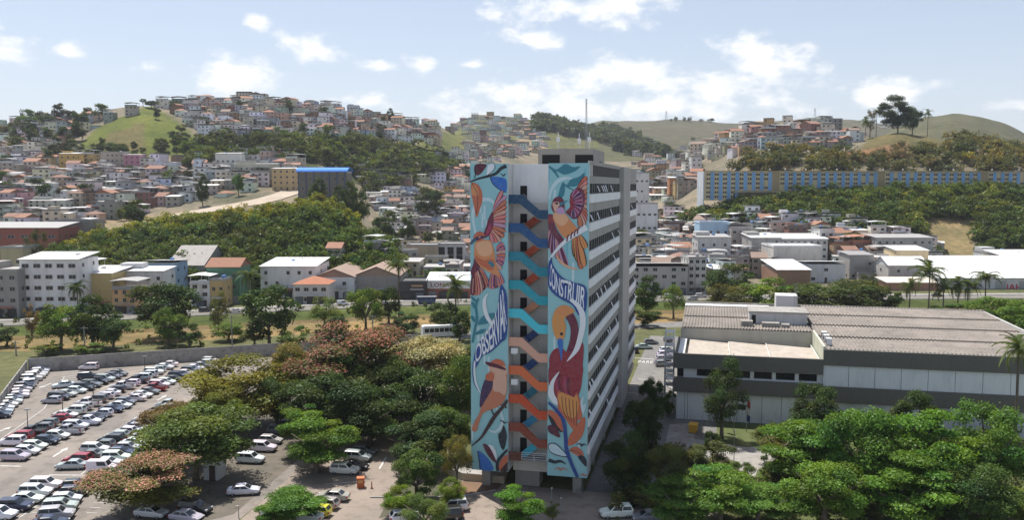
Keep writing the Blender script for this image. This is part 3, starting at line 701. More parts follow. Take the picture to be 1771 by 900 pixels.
a.poly('leaf', [(182, 655), (220, 665), (240, 710), (242, 760), (215, 720)], 'white'); a.poly('leaf', [(146, 648), (185, 662), (222, 725), (240, 782), (200, 752), (165, 700)], 'wine')
a.poly('leaf', [(108, 698), (150, 720), (195, 770), (218, 832), (128, 830), (118, 760)], 'blue'); a.line('leaf_vein', [(108, 698), (118, 760), (128, 830)], 6, 'black')
a.poly('leaf', [(322, 722), (322, 765), (262, 838), (262, 790), (285, 745)], 'or2'); a.poly('leaf', [(322, 775), (322, 838), (268, 838)], 'brown')
a.line('branch', [(250, 838), (248, 780), (280, 730), (324, 685)], (22, 22, 14), 'navy')

# right mural ------------------------------------------------------
b_ = Panel('r', 947, 1015, 'tall mural of two large birds with the word CONSTRUIR', xr0, 0.0, TZ0)
b_.crop(935, 270, 5)
for q in range(26): b_.line('brush_stripe', [(70 + (q * 53) % 320, 80 + (q * 211) % 2500), (71 + (q * 53) % 320, 220 + (q * 211) % 2500)], 16, 'pale' if q % 3 else srgb(120, 186, 196), False)
b_.line('white_arc', [(78, 380), (90, 300), (140, 225), (210, 192), (275, 195)], (10, 26, 34, 30, 6), 'pale')
b_.line('stem', [(62, 85), (110, 120), (155, 185)], (8, 26, 12), 'teal')
b_.poly('leaf', [(110, 120), (150, 110), (215, 68), (280, 95), (342, 88), (300, 130), (210, 160), (150, 135)], 'teal')
b_.line('stem', [(190, 225), (230, 265), (285, 295)], (8, 16, 8), 'teal')
b_.poly('leaf', [(228, 260), (260, 205), (330, 180), (378, 145), (372, 195), (330, 250), (280, 265)], 'teal'); b_.poly('leaf', [(192, 228), (212, 275), (200, 340), (175, 362), (152, 352), (168, 280)], 'teal')
b_.feathers('wing_feather', [(300 + i * 3, 320 + i * 16) for i in range(12)], [(400, 175), (402, 215), (402, 255), (402, 300), (402, 345), (402, 390), (402, 440), (402, 490), (400, 530), (395, 570), (380, 605), (345, 615)], 16, ['or2', 'pink', 'skin', 'tan'])
b_.poly('wing', [(255, 340), (310, 275), (365, 290), (385, 360), (370, 450), (330, 530), (280, 545), (250, 520), (215, 480), (262, 440)], 'mar')
b_.feathers('wing_feather', [(268 + i * 2, 370 + i * 12) for i in range(8)], [(318, 290), (350, 318), (365, 355), (368, 395), (362, 435), (345, 475), (320, 510), (285, 535)], 13, ['mag', 'pur', 'mar'], 'lil')
b_.poly('shoulder', [(262, 345), (285, 380), (290, 440), (268, 470), (240, 485), (220, 480), (255, 440), (250, 390)], 'red')
b_.feathers('wing_feather', [(80 + i * 8, 560 + i * 18) for i in range(9)], [(64, 640), (64, 700), (66, 755), (72, 800), (100, 850), (140, 890), (175, 930), (210, 930), (230, 960)], 15, ['mar', 'pur', 'tan', 'wine'], 'lil')
b_.poly('wing', [(62, 510), (105, 510), (120, 580), (150, 650), (200, 720), (205, 760), (150, 735), (90, 660), (62, 590)], 'mar'); b_.poly('shoulder', [(62, 515), (108, 525), (112, 575), (64, 570)], 'red')
b_.poly('bird_body', [(115, 495), (160, 480), (215, 500), (262, 560), (330, 640), (335, 680), (290, 700), (240, 715), (190, 690), (145, 620), (108, 540)], 'or1'); b_.poly('bird_breast', [(118, 498), (160, 482), (205, 500), (240, 550), (200, 600), (150, 590), (112, 530)], 'or3')
b_.feathers('tail_feather', [(280, 700), (295, 698), (310, 696), (325, 690), (340, 680)], [(312, 880), (330, 920), (355, 980), (380, 960), (392, 800)], 20, ['or1', 'yel', 'or2'], 'brown')
b_.line('white_branch', [(400, 615), (330, 660), (240, 718), (160, 790), (110, 850), (75, 900)], (54, 38, 30, 22, 14), 'white')
for x_ in (228, 262, 292, 318): b_.line('bird_foot', [(x_, 740 - (x_ - 228) * .72), (x_ + 6, 700 - (x_ - 228) * .72), (x_ + 20, 680 - (x_ - 228) * .7)], 13, 'mar')
b_.poly('bird_head', [(98, 410), (120, 365), (160, 352), (196, 375), (208, 430), (205, 490), (160, 480), (118, 490), (95, 450)], 'mar'); b_.poly('bird_face', [(105, 405), (150, 395), (170, 420), (150, 445), (130, 490), (112, 450)], 'skin')
b_.poly('bird_eye', [(122, 408), (140, 400), (155, 410), (140, 420)], 'navy'); b_.poly('bird_throat', [(140, 460), (178, 440), (205, 460), (205, 498), (150, 500)], 'lil'); b_.line('bird_beak', [(165, 420), (200, 405), (236, 382)], (30, 18, 2), 'teal')
b_.crop(935, 440, 4.5)
b_.line('white_arc', [(115, 5), (170, 70), (240, 108), (300, 118)], (6, 18, 14, 2), 'or3')
b_.poly('ribbon', [(84, 20), (100, 90), (170, 180), (260, 220), (355, 260), (352, 440), (300, 480), (250, 400), (160, 350), (85, 290), (52, 210), (58, 100)], 'dblue')
b_.line('ribbon_tail', [(230, 350), (290, 400), (325, 470), (325, 580), (280, 730), (205, 835)], (22, 34, 46, 46, 40, 4), 'white')
warp_text(b_, 'CONSTRUIR', [(82, 60), (100, 110), (150, 185), (215, 205), (280, 232), (350, 262)], [(66, 235), (100, 278), (150, 325), (205, 350), (270, 390), (338, 425)], 'white', .012)
b_.poly('bird_body', [(70, 800), (110, 740), (165, 730), (215, 760), (330, 690), (325, 900), (320, 1010), (290, 1110), (230, 1180), (100, 1130), (72, 1000), (68, 880)], 'red')
b_.line('bird_neck', [(235, 770), (262, 660), (262, 560), (225, 480), (190, 470)], (70, 64, 62, 70, 40), 'mar')
b_.poly('bird_head', [(265, 445), (215, 402), (160, 400), (112, 440), (90, 520), (100, 600), (130, 665), (178, 662), (198, 570), (185, 510), (205, 480)], 'yel'); b_.poly('bird_cheek', [(240, 430), (200, 408), (160, 410), (125, 445), (150, 470), (195, 470)], 'or1')
b_.poly('bird_beak', [(132, 668), (172, 665), (170, 770), (162, 832), (150, 770)], 'blue'); b_.poly('bird_eye', [(152, 612), (172, 610), (174, 630), (156, 632)], 'black')
b_.line('ribbon_tail', [(328, 560), (285, 730), (205, 835)], (44, 40, 4), 'white')
b_.crop(935, 620, 4.09)
b_.poly('bird_body', [(62, 60), (130, 90), (160, 60), (240, 20), (300, 60), (285, 180), (255, 250), (180, 240), (110, 250), (62, 200)], 'red')
for i, pl in enumerate(([(120, 240), (150, 190), (255, 245), (290, 340), (290, 430), (262, 440), (262, 520), (225, 500), (170, 420), (128, 380)], [(130, 250), (240, 250), (270, 330), (240, 420), (180, 400), (140, 340)])): b_.poly('wing', pl, ['or2', 'yel'][i])
for i in range(6): b_.poly('wing_feather', [(100 + i * 22, 110 + i * 8), (135 + i * 20, 120 + i * 8), (150 + i * 20, 200 + i * 10), (128 + i * 20, 235 + i * 8), (104 + i * 20, 180 + i * 8)], ['mag', 'mar', 'red'][i % 3])
for i in range(5): b_.line('wing_feather', [(150 + i * 26, 270 + i * 8), (160 + i * 24, 360 + i * 8), (190 + i * 16, 430 + i * 14)], (4, 5, 3), 'brown')
b_.poly('tail', [(300, 420), (318, 440), (300, 540), (250, 600), (196, 618), (205, 550), (240, 500)], 'or2')
b_.line('white_arc', [(132, 95), (85, 170), (75, 250), (100, 300), (120, 330)], (4, 26, 44, 40, 4), 'white'); b_.poly('white_splash', [(282, 310), (305, 270), (300, 330), (322, 320), (300, 400)], 'pale')
b_.poly('leaf', [(55, 365), (100, 380), (140, 420), (158, 520), (110, 480), (60, 420)], 'or2'); b_.poly('leaf', [(55, 398), (90, 430), (120, 480), (158, 525), (100, 500), (70, 450)], 'navy'); b_.poly('leaf', [(55, 478), (95, 475), (125, 510), (138, 560), (95, 545), (58, 520)], 'wine')
b_.poly('leaf', [(55, 610), (100, 600), (150, 640), (195, 698), (120, 690), (65, 660)], 'black'); b_.poly('leaf', [(60, 615), (100, 607), (145, 643), (184, 692), (120, 683), (68, 656)], 'pale')
b_.line('branch', [(55, 312), (120, 375), (165, 450), (178, 560), (185, 650), (225, 760), (262, 842)], (14, 24, 26, 26, 26, 24, 22), 'dblue')
b_.poly('leaf', [(205, 650), (250, 625), (298, 660), (302, 700), (262, 690)], 'or2'); b_.poly('leaf', [(300, 690), (325, 720), (325, 768), (290, 735), (265, 695)], 'navy'); b_.line('leaf_vein', [(205, 652), (260, 662), (300, 700)], 4, 'black')
for mk in ([(255, 610), (280, 606), (292, 620), (305, 608), (322, 616)], [(98, 788), (125, 775), (142, 792), (158, 778), (192, 795)], [(278, 828), (300, 820), (312, 832), (325, 822)]): b_.line('bird_mark', mk, (3, 11, 11, 3), 'navy' if mk[0][1] < 700 else 'tan')
b_.line('bird_mark', [(58, 720), (100, 735), (140, 728), (180, 748)], (26, 22, 18, 3), 'navy')

# ================================================================== low long block on the right
def frame(loc, rz): return (Matrix.Translation(loc) @ Matrix.Rotation(rz, 4, 'Z')).inverted()
WO = PZ(1166, 726, 0)
pav = thing('campus_hall', 'long low grey and white campus hall with corrugated roofs, right of the tower', 'building', WO, -A1)
PI_ = frame(WO, -A1)
def pl(px, py, y=0.0):
    return PI_ @ hitplane(px, py, WO + D1 * y, FN)
sx = pl(1424, 640).x; ex = pl(1850, 640).x
zA = pl(1166, 611.5).z; zB = pl(1424, 605.5).z
DG = (0.118, 0.115, 0.10)
fA1 = pl(1166, 637).z; fA2 = pl(1166, 653.5).z; fA3 = pl(1166, 678).z
fB1 = pl(1424, 632.5).z; fB2 = pl(1424, 669).z; fB3 = pl(1424, 697).z
YM, YB = 16.5, 43.0                                  # where the higher roof starts, back of the hall
ZW = zB + .1
# left block
MB().box((.3, .6, 0), (sx, YB, fA3)).build('wall', PLAIN, pav, (0.74, 0.75, 0.76))
MB().box((.3, 1.0, fA3), (sx, YB, fA2 + .02)).build('wall', WALL, pav, (0.5, 0.5, 0.5))
MB().box((-.1, 0, fA3), (sx - .02, .9, fA2)).build('fascia', WALL, pav, DG)
MB().box((-.1, .0, fA1), (sx + .02, .5, zA)).build('fascia', WALL, pav, DG)
MB().box((-.1, .5, fA1 + .2), (.25, YM, zA)).build('fascia', WALL, pav, DG)
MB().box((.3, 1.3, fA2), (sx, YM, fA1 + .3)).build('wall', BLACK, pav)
for i, (a, b2) in enumerate(((1182, 1205), (1440 - 26, 1426))):
    qa, qb = pl(a, 645), pl(b2, 645); MB().box((qa.x, .55, fA2 + .01), (qb.x, 1.35, fA1)).build('wall_panel', PLAIN, pav, (0.66, 0.67, 0.69))
for a in (1301, 1339, 1379):
    q = pl(a, 645); MB().box((q.x - .3, .6, fA2 + .01), (q.x + .3, 1.3, fA1)).build('column', WHITE, pav)
MB().box((pl(1205, 650).x, .62, fA2 + .01), (pl(1416, 650).x, 1.0, fA2 + .3)).build('window_sill', WHITE, pav)
for a, b2 in ((1206, 1250), (1252, 1299), (1303, 1337), (1341, 1377), (1381, 1414)):
    qa, qb = pl(a, 645), pl(b2, 645); w_ = MB().box((qa.x, 1.1, fA2 + .3), (qb.x, 1.2, fA1 - .02), 0).build('window', PANE, pav)
    for q in range(1, 4): x = qa.x + (qb.x - qa.x) * q / 4; MB().box((x - .03, 1.04, fA2 + .3), (x + .03, 1.12, fA1 - .03)).build('window_mullion', BLACK, w_)
for q in (1184, 1189, 1241, 1275, 1318, 1352, 1386):
    x = pl(q, 700).x; MB().box((x - .025, .57, .1), (x + .025, .63, fA3 - .02)).build('panel_joint', BLACK, pav)
for a, b2 in ((1258, 1273), (1276, 1290)):
    qa, qb = pl(a, 702), pl(b2, 711); MB().box((qa.x, .5, qb.z), (qb.x, .62, qa.z)).build('window', PANE, pav)
# right block
MB().box((sx + .05, .5, 0), (ex, YB - .2, fB3 + .05)).build('wall', WALL, pav, (0.6, 0.61, 0.63))
MB().box((sx - .05, .1, fB2 - 2.6), (ex, .9, fB2)).build('fascia', WALL, pav, DG)
np_ = 9
for q in range(np_):
    x0 = sx + .02 + (ex - sx) * q / np_; x1 = sx + (ex - sx) * (q + 1) / np_ - .05
    MB().box((x0, .35, fB2), (x1, .7, fB1 + .05)).build('wall_panel', PLAIN, pav, (0.76, 0.78, 0.81))
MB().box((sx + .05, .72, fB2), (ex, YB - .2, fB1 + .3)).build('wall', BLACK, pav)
MB().box((sx, 0, fB1), (ex + .1, .6, zB + .05)).build('fascia', WALL, pav, DG)
MB().box((sx - .02, .6, zA - 1.2), (sx + .3, YM, ZW + .35)).build('side_wall', WALL, pav, (0.55, 0.57, 0.46))
MB().box((ex - .35, .6, fB1), (ex, YB, ZW + 1.15)).build('side_wall', WALL, pav, (0.5, 0.5, 0.47))
# middle wall rising to the high roof of the left block
MB().box((.3, YM, zA - 1.5), (sx, YM + .3, ZW - .05)).build('clerestory_wall', WALL, pav, (0.42, 0.42, 0.37))
# shed roofs behind the low fascia
rs = [pl(a, 600, 8).x for a in (1191, 1262, 1330, 1412)]
MB().box((.3, .5, zA - 1.6), (sx - .05, YM, zA - 1.35)).build('roof_deck', CONC, pav)
MB().box((.35, .8, zA - 1.3), (rs[0] - .5, YM - .4, zA - .25)).build('roof_box', WHITE, pav)
FLT = surf('felt_roof', (0.40, 0.345, 0.29), (0.47, 0.42, 0.36), 0.5, dark=(0.26, 0.23, 0.2), s2=1.2)
for i in range(3):
    x0, x1 = rs[i] + .02, rs[i + 1] - .12
    mb = MB(); mb.prism([(x0, .9, zA - 1.33), (x1, .9, zA - 1.33), (x1, .9, zA - .75), (x0, .9, zA - .35)], (0, YM - .95 - i * 1.2, 0)); mb.build('shed_roof', FLT, pav)
    MB().box((x1 + .005, .95, zA - 1.33), (x1 + .10, YM - .3, zA - .5)).build('shed_edge', WHITE, pav)
# corrugated sheets: rows of wavy sheets, each its own piece, lapped like slates
ASB = surf('asbestos_sheet', (0.27, 0.235, 0.205), (0.19, 0.17, 0.15), 0.16, dark=(0.10, 0.09, 0.08), s2=0.7)
def corr_mesh(wd, ln, waves, amp=.09):
    n = waves * 8; mb = MB(); prev = None
    for i in range(n + 1):
        x = wd * i / n; z = amp * math.sin(2 * math.pi * waves * i / n); cur = ((x, 0, z), (x, ln, z))
        if prev: mb.face([prev[0], cur[0], cur[1], prev[1]]); mb.face([(prev[0][0], 0, prev[0][2]), (prev[0][0], 0, prev[0][2] - .07), (cur[0][0], 0, cur[0][2] - .07), cur[0]])
        prev = cur
    return mb.mesh('roof_sheet', ASB, True)
def corr_roof(x0, x1, y0, y1, z0, z1, rows, wd, waves):
    ln = (y1 - y0) / rows; nx = max(1, round((x1 - x0) / wd)); wd = (x1 - x0) / nx; me = corr_mesh(wd, ln * 1.03, waves); tilt = math.atan2(z1 - z0 - rows * .15, y1 - y0)
    for r in range(rows):
        for i in range(nx):
            z = z0 + (z1 - z0) * r / rows
            o = ob('roof_sheet', me, pav, (x0 + i * wd, y0 + r * ln, z + .22)); o.rotation_euler = (tilt - .004, 0, 0)
corr_roof(sx + .3, ex - .36, .62, YB - .4, zB - .15, zB + 1.3, 4, 4.1, 7)
MB().prism([(sx + .3, .62, zB - .3), (ex - .36, .62, zB - .3), (ex - .36, YB - .4, zB + 1.0), (sx + .3, YB - .4, zB + 1.0)], (0, 0, -.3)).build('roof_deck', CONC, pav)
corr_roof(.35, sx - .02, YM + .05, YB - 3.2, ZW - .08, ZW + .75, 2, 4.0, 7)
MB().prism([(.35, YM + .31, ZW - .3), (sx, YM + .31, ZW - .3), (sx, YB - .4, ZW + .45), (.35, YB - .4, ZW + .45)], (0, 0, -.3)).build('roof_deck', CONC, pav)
MB().box((.3, YB - 3.1, ZW + .2), (sx - 6, YB - .2, ZW + 1.0)).build('ridge_gutter', WHITE, pav)
MB().box((.2, YB - .2, ZW - 1), (ex, YB + .15, ZW + 1.35)).build('back_parapet', CONC, pav)
mb = MB().box((pl(1296, 560, YM + 6).x, YM + 6, ZW), (sx - .4, YM + 13, ZW + 2.4)); ph2 = mb.build('plant_room', WALL, pav, (0.62, 0.62, 0.62))
MB().box((pl(1294, 560, YM + 6).x, YM + 5.7, ZW + 2.4), (sx - .1, YM + 13.4, ZW + 2.6)).build('roof_slab', CONC, ph2)
MB().box((pl(1300, 560, YM + 6).x, YM + 5.95, ZW + .1), (pl(1307, 560, YM + 6).x, YM + 6.1, ZW + 1.9)).build('door', BLACK, ph2)
q0, q1 = pl(1342, 530, YB - 8), pl(1379, 530, YB - 8)
MB().box((q0.x, YB - 8, ZW), (q1.x, YB - 3.5, pl(1360, 512, YB - 8).z)).build('water_tank', WALL, pav, (0.7, 0.7, 0.69))
for dx in (0, .35): MB().tube([(q1.x - .6 + dx, YB - 9, ZW), (q1.x - .6 + dx, YB - 9, pl(1370, 492, YB - 9).z)], .05, 5).build('antenna_mast', METAL, pav)
for i in range(3):
    y = 3.2 + i * 3.2; o = MB().box((sx + .75, y, zB + .2), (sx + 1.6, y + 1.1, zB + 1.3)).build('air_conditioner', WHITE, pav)
    MB().box((sx + .72, y + .15, zB + .35), (sx + .75, y + .95, zB + 1.15)).build('fan_grille', BLACK, o)
for i, (a, b2) in enumerate(((1282, 1302), (1318, 1348), (1352, 1366))):
    qa, qb = pl(a, 560, YM + 3), pl(b2, 560, YM + 3); MB().box((qa.x, YM + 2.6, ZW + .2), (qb.x, YM + 4.4, ZW + 1.15 - .2 * i)).build('roof_vent', CONC, pav)
# white external stair against the left end
mb = MB()
for x in (-1.9, -.45):
    for y in (4.0, 7.0): mb.tube([(x, y, 0), (x, y, zA + 3.0)], .09, 5)
for q in range(9):
    z = zA + 3.0 - q * 1.15; mb.box((-1.95, 3.95, z), (-.4, 4.1, z + .12)); mb.tube([(-1.9, 4, z), (-.45, 4, z - 1.0)], .05, 4); mb.box((-1.9, 4.1, z - .3), (-.45, 7, z - .24))
tag_ = mb.build('escape_stair', WHITE, pav)
mb = MB().box((-1.4, -.5, fA2 - .3), (-.2, 3.5, fA2 - .1))
for q in range(6): mb.tube([(-1.35, -.45 + q * .75, fA2 - .1), (-1.35, -.45 + q * .75, fA2 + 1.0)], .04, 4)
mb.box((-1.4, -.5, fA2 + .95), (-1.28, 3.5, fA2 + 1.05)); mb.build('side_balcony', WHITE, pav)
# flag poles and yellow bin in front
for px, py, top, ftop, fcols, lab in ((1248, 748, 688, 690, ((0.62, 0.62, 0.62),), 'white flag hanging on the left pole before the white hall wall'),
                                      (1269, 750, 705, 0, (), 'bare middle flagpole before the white hall wall'),
                                      (1291, 748, 692, 700, ((0.35, 0.03, 0.04), (0.6, 0.6, 0.6), (0.03, 0.05, 0.2)), 'red, white and blue flag hanging on the right pole before the hall')):
    g = PZ(px, py, 0); t = thing('flagpole', lab, 'flagpole', g); zt_ = P(px, top, g.y).z
    MB().tube([(0, 0, 0), (0, 0, zt_)], [.06, .035], 6).build('pole', METAL, t)
    n = len(fcols)
    for i, c in enumerate(fcols):
        mb = MB(); z1 = zt_ - .1 - i * 3.4 / n; z0 = z1 - 3.4 / n; pr = None
        for q in range(7):
            u = q / 6; pt = (.05 + .55 * u + .0, .18 * math.sin(u * 7), 0); cur = ((pt[0], pt[1], z1 - .35 * u), (pt[0] * .9, pt[1] * 1.2, z0 - .35 * u))
            if pr: mb.face([pr[0], cur[0], cur[1], pr[1]])
            pr = cur
        mb.build('flag', PLAIN, t, c)
g = PZ(1199, 748, 0); t = thing('skip_bin', 'yellow oblong box standing at the edge of the path beside the hall', 'bin', g, -A1 - .1)
MB().prism([(-.55, -.9, .1), (.55, -.9, .1), (.65, -.9, 1.25), (-.65, -.9, 1.25)], (0, 1.8, 0)).build('body', PLAIN, t, (0.72, 0.38, 0.02)); MB().box((-.7, -.95, 1.25), (.7, .95, 1.36)).build('lid', PLAIN, t, (0.75, 0.42, 0.04))
for s_ in (-.5, .5): MB().box((s_ - .1, -.8, 0), (s_ + .1, .8, .12)).build('foot', BLACK, t)
sheet('hall_path', [PZ(1158, 735, 0), PZ(1205, 732, 0), PZ(1200, 760, 0), PZ(1290, 775, 0), PZ(1345, 770, 0), PZ(1350, 790, 0), PZ(1310, 815, 0), PZ(1300, 840, 0), PZ(1275, 840, 0), PZ(1280, 800, 0), PZ(1200, 785, 0), PZ(1150, 770, 0)], 0.03, CONC)

# ================================================================== buildings
wu = MB().box((-.5, -.04, 0), (.5, .06, 1), 1)
for a in (-.53, -.03, .47): wu.box((a, -.07, -.03), (a + .06, -.041, 1.03), 0)
for a in (-.03, .97): wu.box((-.529, -.068, a), (.529, -.042, a + .06), 0)
HWIN = wu.mesh('window', [flat('window_frame', (0.35, 0.34, 0.33)), PANE])
HDOOR = MB().box((-.5, -.05, 0), (.5, .05, 1)).mesh('door', flat('door_paint', (0.09, 0.06, 0.045)))
wi = MB().box((-.5, -.04, 0), (.5, .06, 1)); HSHUT = wi.mesh('window', PANE)
RAIL = MB()
for z in (.35, .7, 1.0): RAIL.box((-.5, -.02, z), (.5, .02, z + .05))
for q in range(9): RAIL.box((-.5 + q * .122, -.018, 0), (-.48 + q * .122, .018, 1.0))
RAIL = RAIL.mesh('balcony_railing', METAL)
def roof_mesh(kind_, w, d, H, seed):
    r = random.Random(seed); mb = MB(); o = .45
    if kind_ == 'flat':
        mb.box((-w/2 - .15, -.15, H), (w/2 + .15, d + .15, H + .18))
        for a, b in (((-w/2, 0, H + .18), (w/2, .15, H + .75)), ((-w/2, d - .15, H + .18), (w/2, d, H + .75)), ((-w/2, .16, H + .18), (-w/2 + .15, d - .16, H + .75)), ((w/2 - .15, .16, H + .18), (w/2, d - .16, H + .75))): mb.box(a, b)
    elif kind_ == 'shed':
        t = r.choice((.06, .1, -.08)) * d
        mb.prism([(-w/2 - o, -o, H + .1 + max(-t, 0)), (w/2 + o, -o, H + .1 + max(-t, 0)), (w/2 + o, d + o, H + .1 + max(t, 0)), (-w/2 - o, d + o, H + .1 + max(t, 0))], (0, 0, .14))
        mb.box((-w/2 + .02, .02, H - .02), (w/2 - .02, d - .02, H + .1))
    elif kind_ == 'terrace':
        mb.box((-w/2 - .2, -.5, H), (w/2 + .2, d + .2, H + .2))
        for x in (-w/2 + .2, w/2 - .2):
            for y in (.2, d - .2): mb.box((x - .09, y - .09, H + .2), (x + .09, y + .09, H + 2.5))
        h = H + 2.5; mb.prism([(-w/2 - .6, -.6, h), (0, -.6, h + .05 * w), (w/2 + .6, -.6, h), (w/2 + .6, -.6, h + .13), (0, -.6, h + .05 * w + .13), (-w/2 - .6, -.6, h + .13)], (0, d + 1.1, 0))
        mb.box((-w/2, -.02, H + .2), (w/2, .1, H + 1.05))
    elif kind_ == 'gable':
        h = .21 * d; mb.prism([(-w/2 - o, -o, H), (-w/2 - o, d / 2, H + h + .1), (-w/2 - o, d + o, H), (-w/2 - o, d + o, H + .16), (-w/2 - o, d / 2, H + h + .28), (-w/2 - o, -o, H + .16)], (w + 2 * o, 0, 0))
        mb.prism([(-w/2 + .02, .02, H - .02), (-w/2 + .02, d / 2, H + h), (-w/2 + .02, d - .02, H - .02)], (w - .04, 0, 0))
    elif kind_ == 'gable2':
        h = .2 * w; mb.prism([(-w/2 - o, -o, H), (0, -o, H + h + .1), (w/2 + o, -o, H), (w/2 + o, -o, H + .16), (0, -o, H + h + .28), (-w/2 - o, -o, H + .16)][::-1], (0, d + 2 * o, 0))
        mb.prism([(-w/2 + .02, .02, H - .02), (0, .02, H + h), (w/2 - .02, .02, H - .02)], (0, d - .04, 0))
    else:
        h = .2 * min(w, d); a = min(w, d) / 2; B = [(-w/2 - o, -o, H), (w/2 + o, -o, H), (w/2 + o, d + o, H), (-w/2 - o, d + o, H)]
        if w >= d: T = [(-w/2 + a, d / 2, H + h), (w/2 - a, d / 2, H + h)]; fs = [[B[0], B[1], T[1], T[0]], [B[1], B[2], T[1]], [B[2], B[3], T[0], T[1]], [B[3], B[0], T[0]]]
        else: T = [(0, a, H + h), (0, d - a, H + h)]; fs = [[B[0], B[1], T[0]], [B[1], B[2], T[1], T[0]], [B[2], B[3], T[1]], [B[3], B[0], T[0], T[1]]]
        for f_ in fs: mb.face(f_)
        mb.face(B[::-1])
    return mb
ROOFTXT = dict(flat='flat roof', shed='sheet roof', terrace='roofed terrace', gable='tiled roof', gable2='tiled gable', hip='hip roof')
HC = [('white', (0.74, 0.73, 0.70), 34), ('cream', (0.66, 0.58, 0.45), 16), ('grey', (0.40, 0.39, 0.37), 15), ('beige', (0.48, 0.40, 0.31), 12), ('concrete', (0.30, 0.275, 0.245), 8), ('brick', (0.25, 0.135, 0.095), 5),
      ('pale blue', (0.45, 0.53, 0.60), 2), ('ochre', (0.48, 0.34, 0.17), 2), ('pink', (0.48, 0.32, 0.31), 1), ('salmon', (0.50, 0.33, 0.25), 2), ('pale green', (0.42, 0.47, 0.38), 1)]
RC = dict(flat=[(0.33, 0.32, 0.30), (0.25, 0.24, 0.23)], shed=[(0.60, 0.60, 0.59), (0.42, 0.41, 0.40), (0.30, 0.28, 0.26), (0.68, 0.68, 0.67)], terrace=[(0.58, 0.58, 0.57), (0.36, 0.35, 0.34), (0.25, 0.24, 0.23), (0.66, 0.66, 0.66)],
          gable=[(0.30, 0.145, 0.09), (0.25, 0.13, 0.09), (0.24, 0.17, 0.135)], hip=[(0.31, 0.145, 0.09), (0.24, 0.13, 0.095)])
RC['gable2'] = RC['gable']
def wpick(r, L_): 
    t = r.uniform(0, sum(q[-1] for q in L_))
    for q in L_:
        t -= q[-1]
        if t <= 0: return q
    return L_[-1]
def windows(root, wall_par, w, d, floors, fh, r, nx=None, side=1, back=0.0, door=True, ww=None):
    nx = nx or max(1, int(w / 3.0)); ww = ww or r.choice((1.0, 1.2, 1.5))
    for f_ in range(floors):
        for i in range(nx):
            if r.random() < back: continue
            x = -w/2 + w * (i + .5) / nx
            if door and f_ == 0 and i == nx // 2: ob('door', HDOOR, root, (x, -.03, 0), 0, (1.0, 1, 2.1))
            else: ob('window', HWIN, root, (x, -.03, f_ * fh + 1.0), 0, (ww, 1, 1.15))
        ns = max(1, int(d / 4.5))
        for i in range(ns):
            if r.random() < .35: continue
            ob('window', HWIN, root, (side * (w/2 + .03), d * (i + .5) / ns, f_ * fh + 1.0), side * math.pi / 2, (1.0, 1, 1.1))
HGT = {}
WTANK = MB().tube([(0, 0, 0), (0, 0, .5), (0, 0, 1.0), (0, 0, 1.25)], [.62, .78, .8, .45], 9).mesh('water_tank', PLAIN)
def house(name, loc, rz, w, d, floors, c, rk, rc, label, cat, grp=None, seed=0, fh=2.9, side=1, nx=None, back=.1, base=4.0, win=True, wallmat=None, ww=None):
    t = thing(name, label, cat, loc, rz, grp); H = floors * fh; r = random.Random(seed); HGT[t.name] = H
    MB().box((-w/2, 0, -base), (w/2, d, H)).build('wall', wallmat or WALL, t, c)
    roof_mesh(rk, w, d, H, seed).build('roof', TILE if rk in ('gable', 'gable2', 'hip') else ROOFM, t, rc)
    if win: windows(t, t, w, d, floors, fh, r, nx, side, back, ww=ww)
    if win and base == 4.0 and r.random() < .5:
        s_ = r.choice((-1, 1)); aw = r.uniform(2.2, 4.2); ah = max(2.4, H - fh * r.choice((.5, 1, 1.4))); x0, x1 = sorted((s_ * (w/2 + .02), s_ * (w/2 + aw))); y0 = r.uniform(-1.2, 1.5)
        MB().box((x0, y0, -base), (x1, d * .8, ah)).build('annex', WALL, t, tuple(q * k_ for q, k_ in zip(c, (.85, .83, .8)))); MB().prism([(x0 - .2, y0 - .4, ah + .05), (x1 + .2, y0 - .4, ah + .05), (x1 + .2, d * .8 + .3, ah + .5), (x0 - .2, d * .8 + .3, ah + .5)], (0, 0, .12)).build('annex_roof', ROOFM, t, r.choice(RC['shed']))
        ob('window', HWIN, t, ((x0 + x1) / 2, y0 - .03, max(.9, ah - 2.0)), 0, (1.0, 1, 1.0))
    if rk in ('flat', 'shed') and r.random() < .45: ob('water_tank', WTANK, t, (r.uniform(-.3, .3) * w, d * .6, H + .2), 0, 1, r.choice(((0.05, 0.16, 0.38), (0.4, 0.4, 0.4), (0.05, 0.16, 0.38))))
    if w > 9 and r.random() < .4 and win and rk != 'terrace': MB().box((-w/2 + .3, d * .45, H), (-w/2 + w * .45, d - .3, H + 2.2)).build('roof_room', WALL, t, tuple(q * .9 for q in c))
    if floors >= 2 and r.random() < .35 and win:
        MB().box((-w * .3, -1.0, fh - .1), (w * .3, -.01, fh + .08)).build('balcony', WALL, t, tuple(q * .8 for q in c)); ob('balcony_railing', RAIL, t, (0, -.95, fh + .08), 0, (w * .6, 1, 1))
    return t
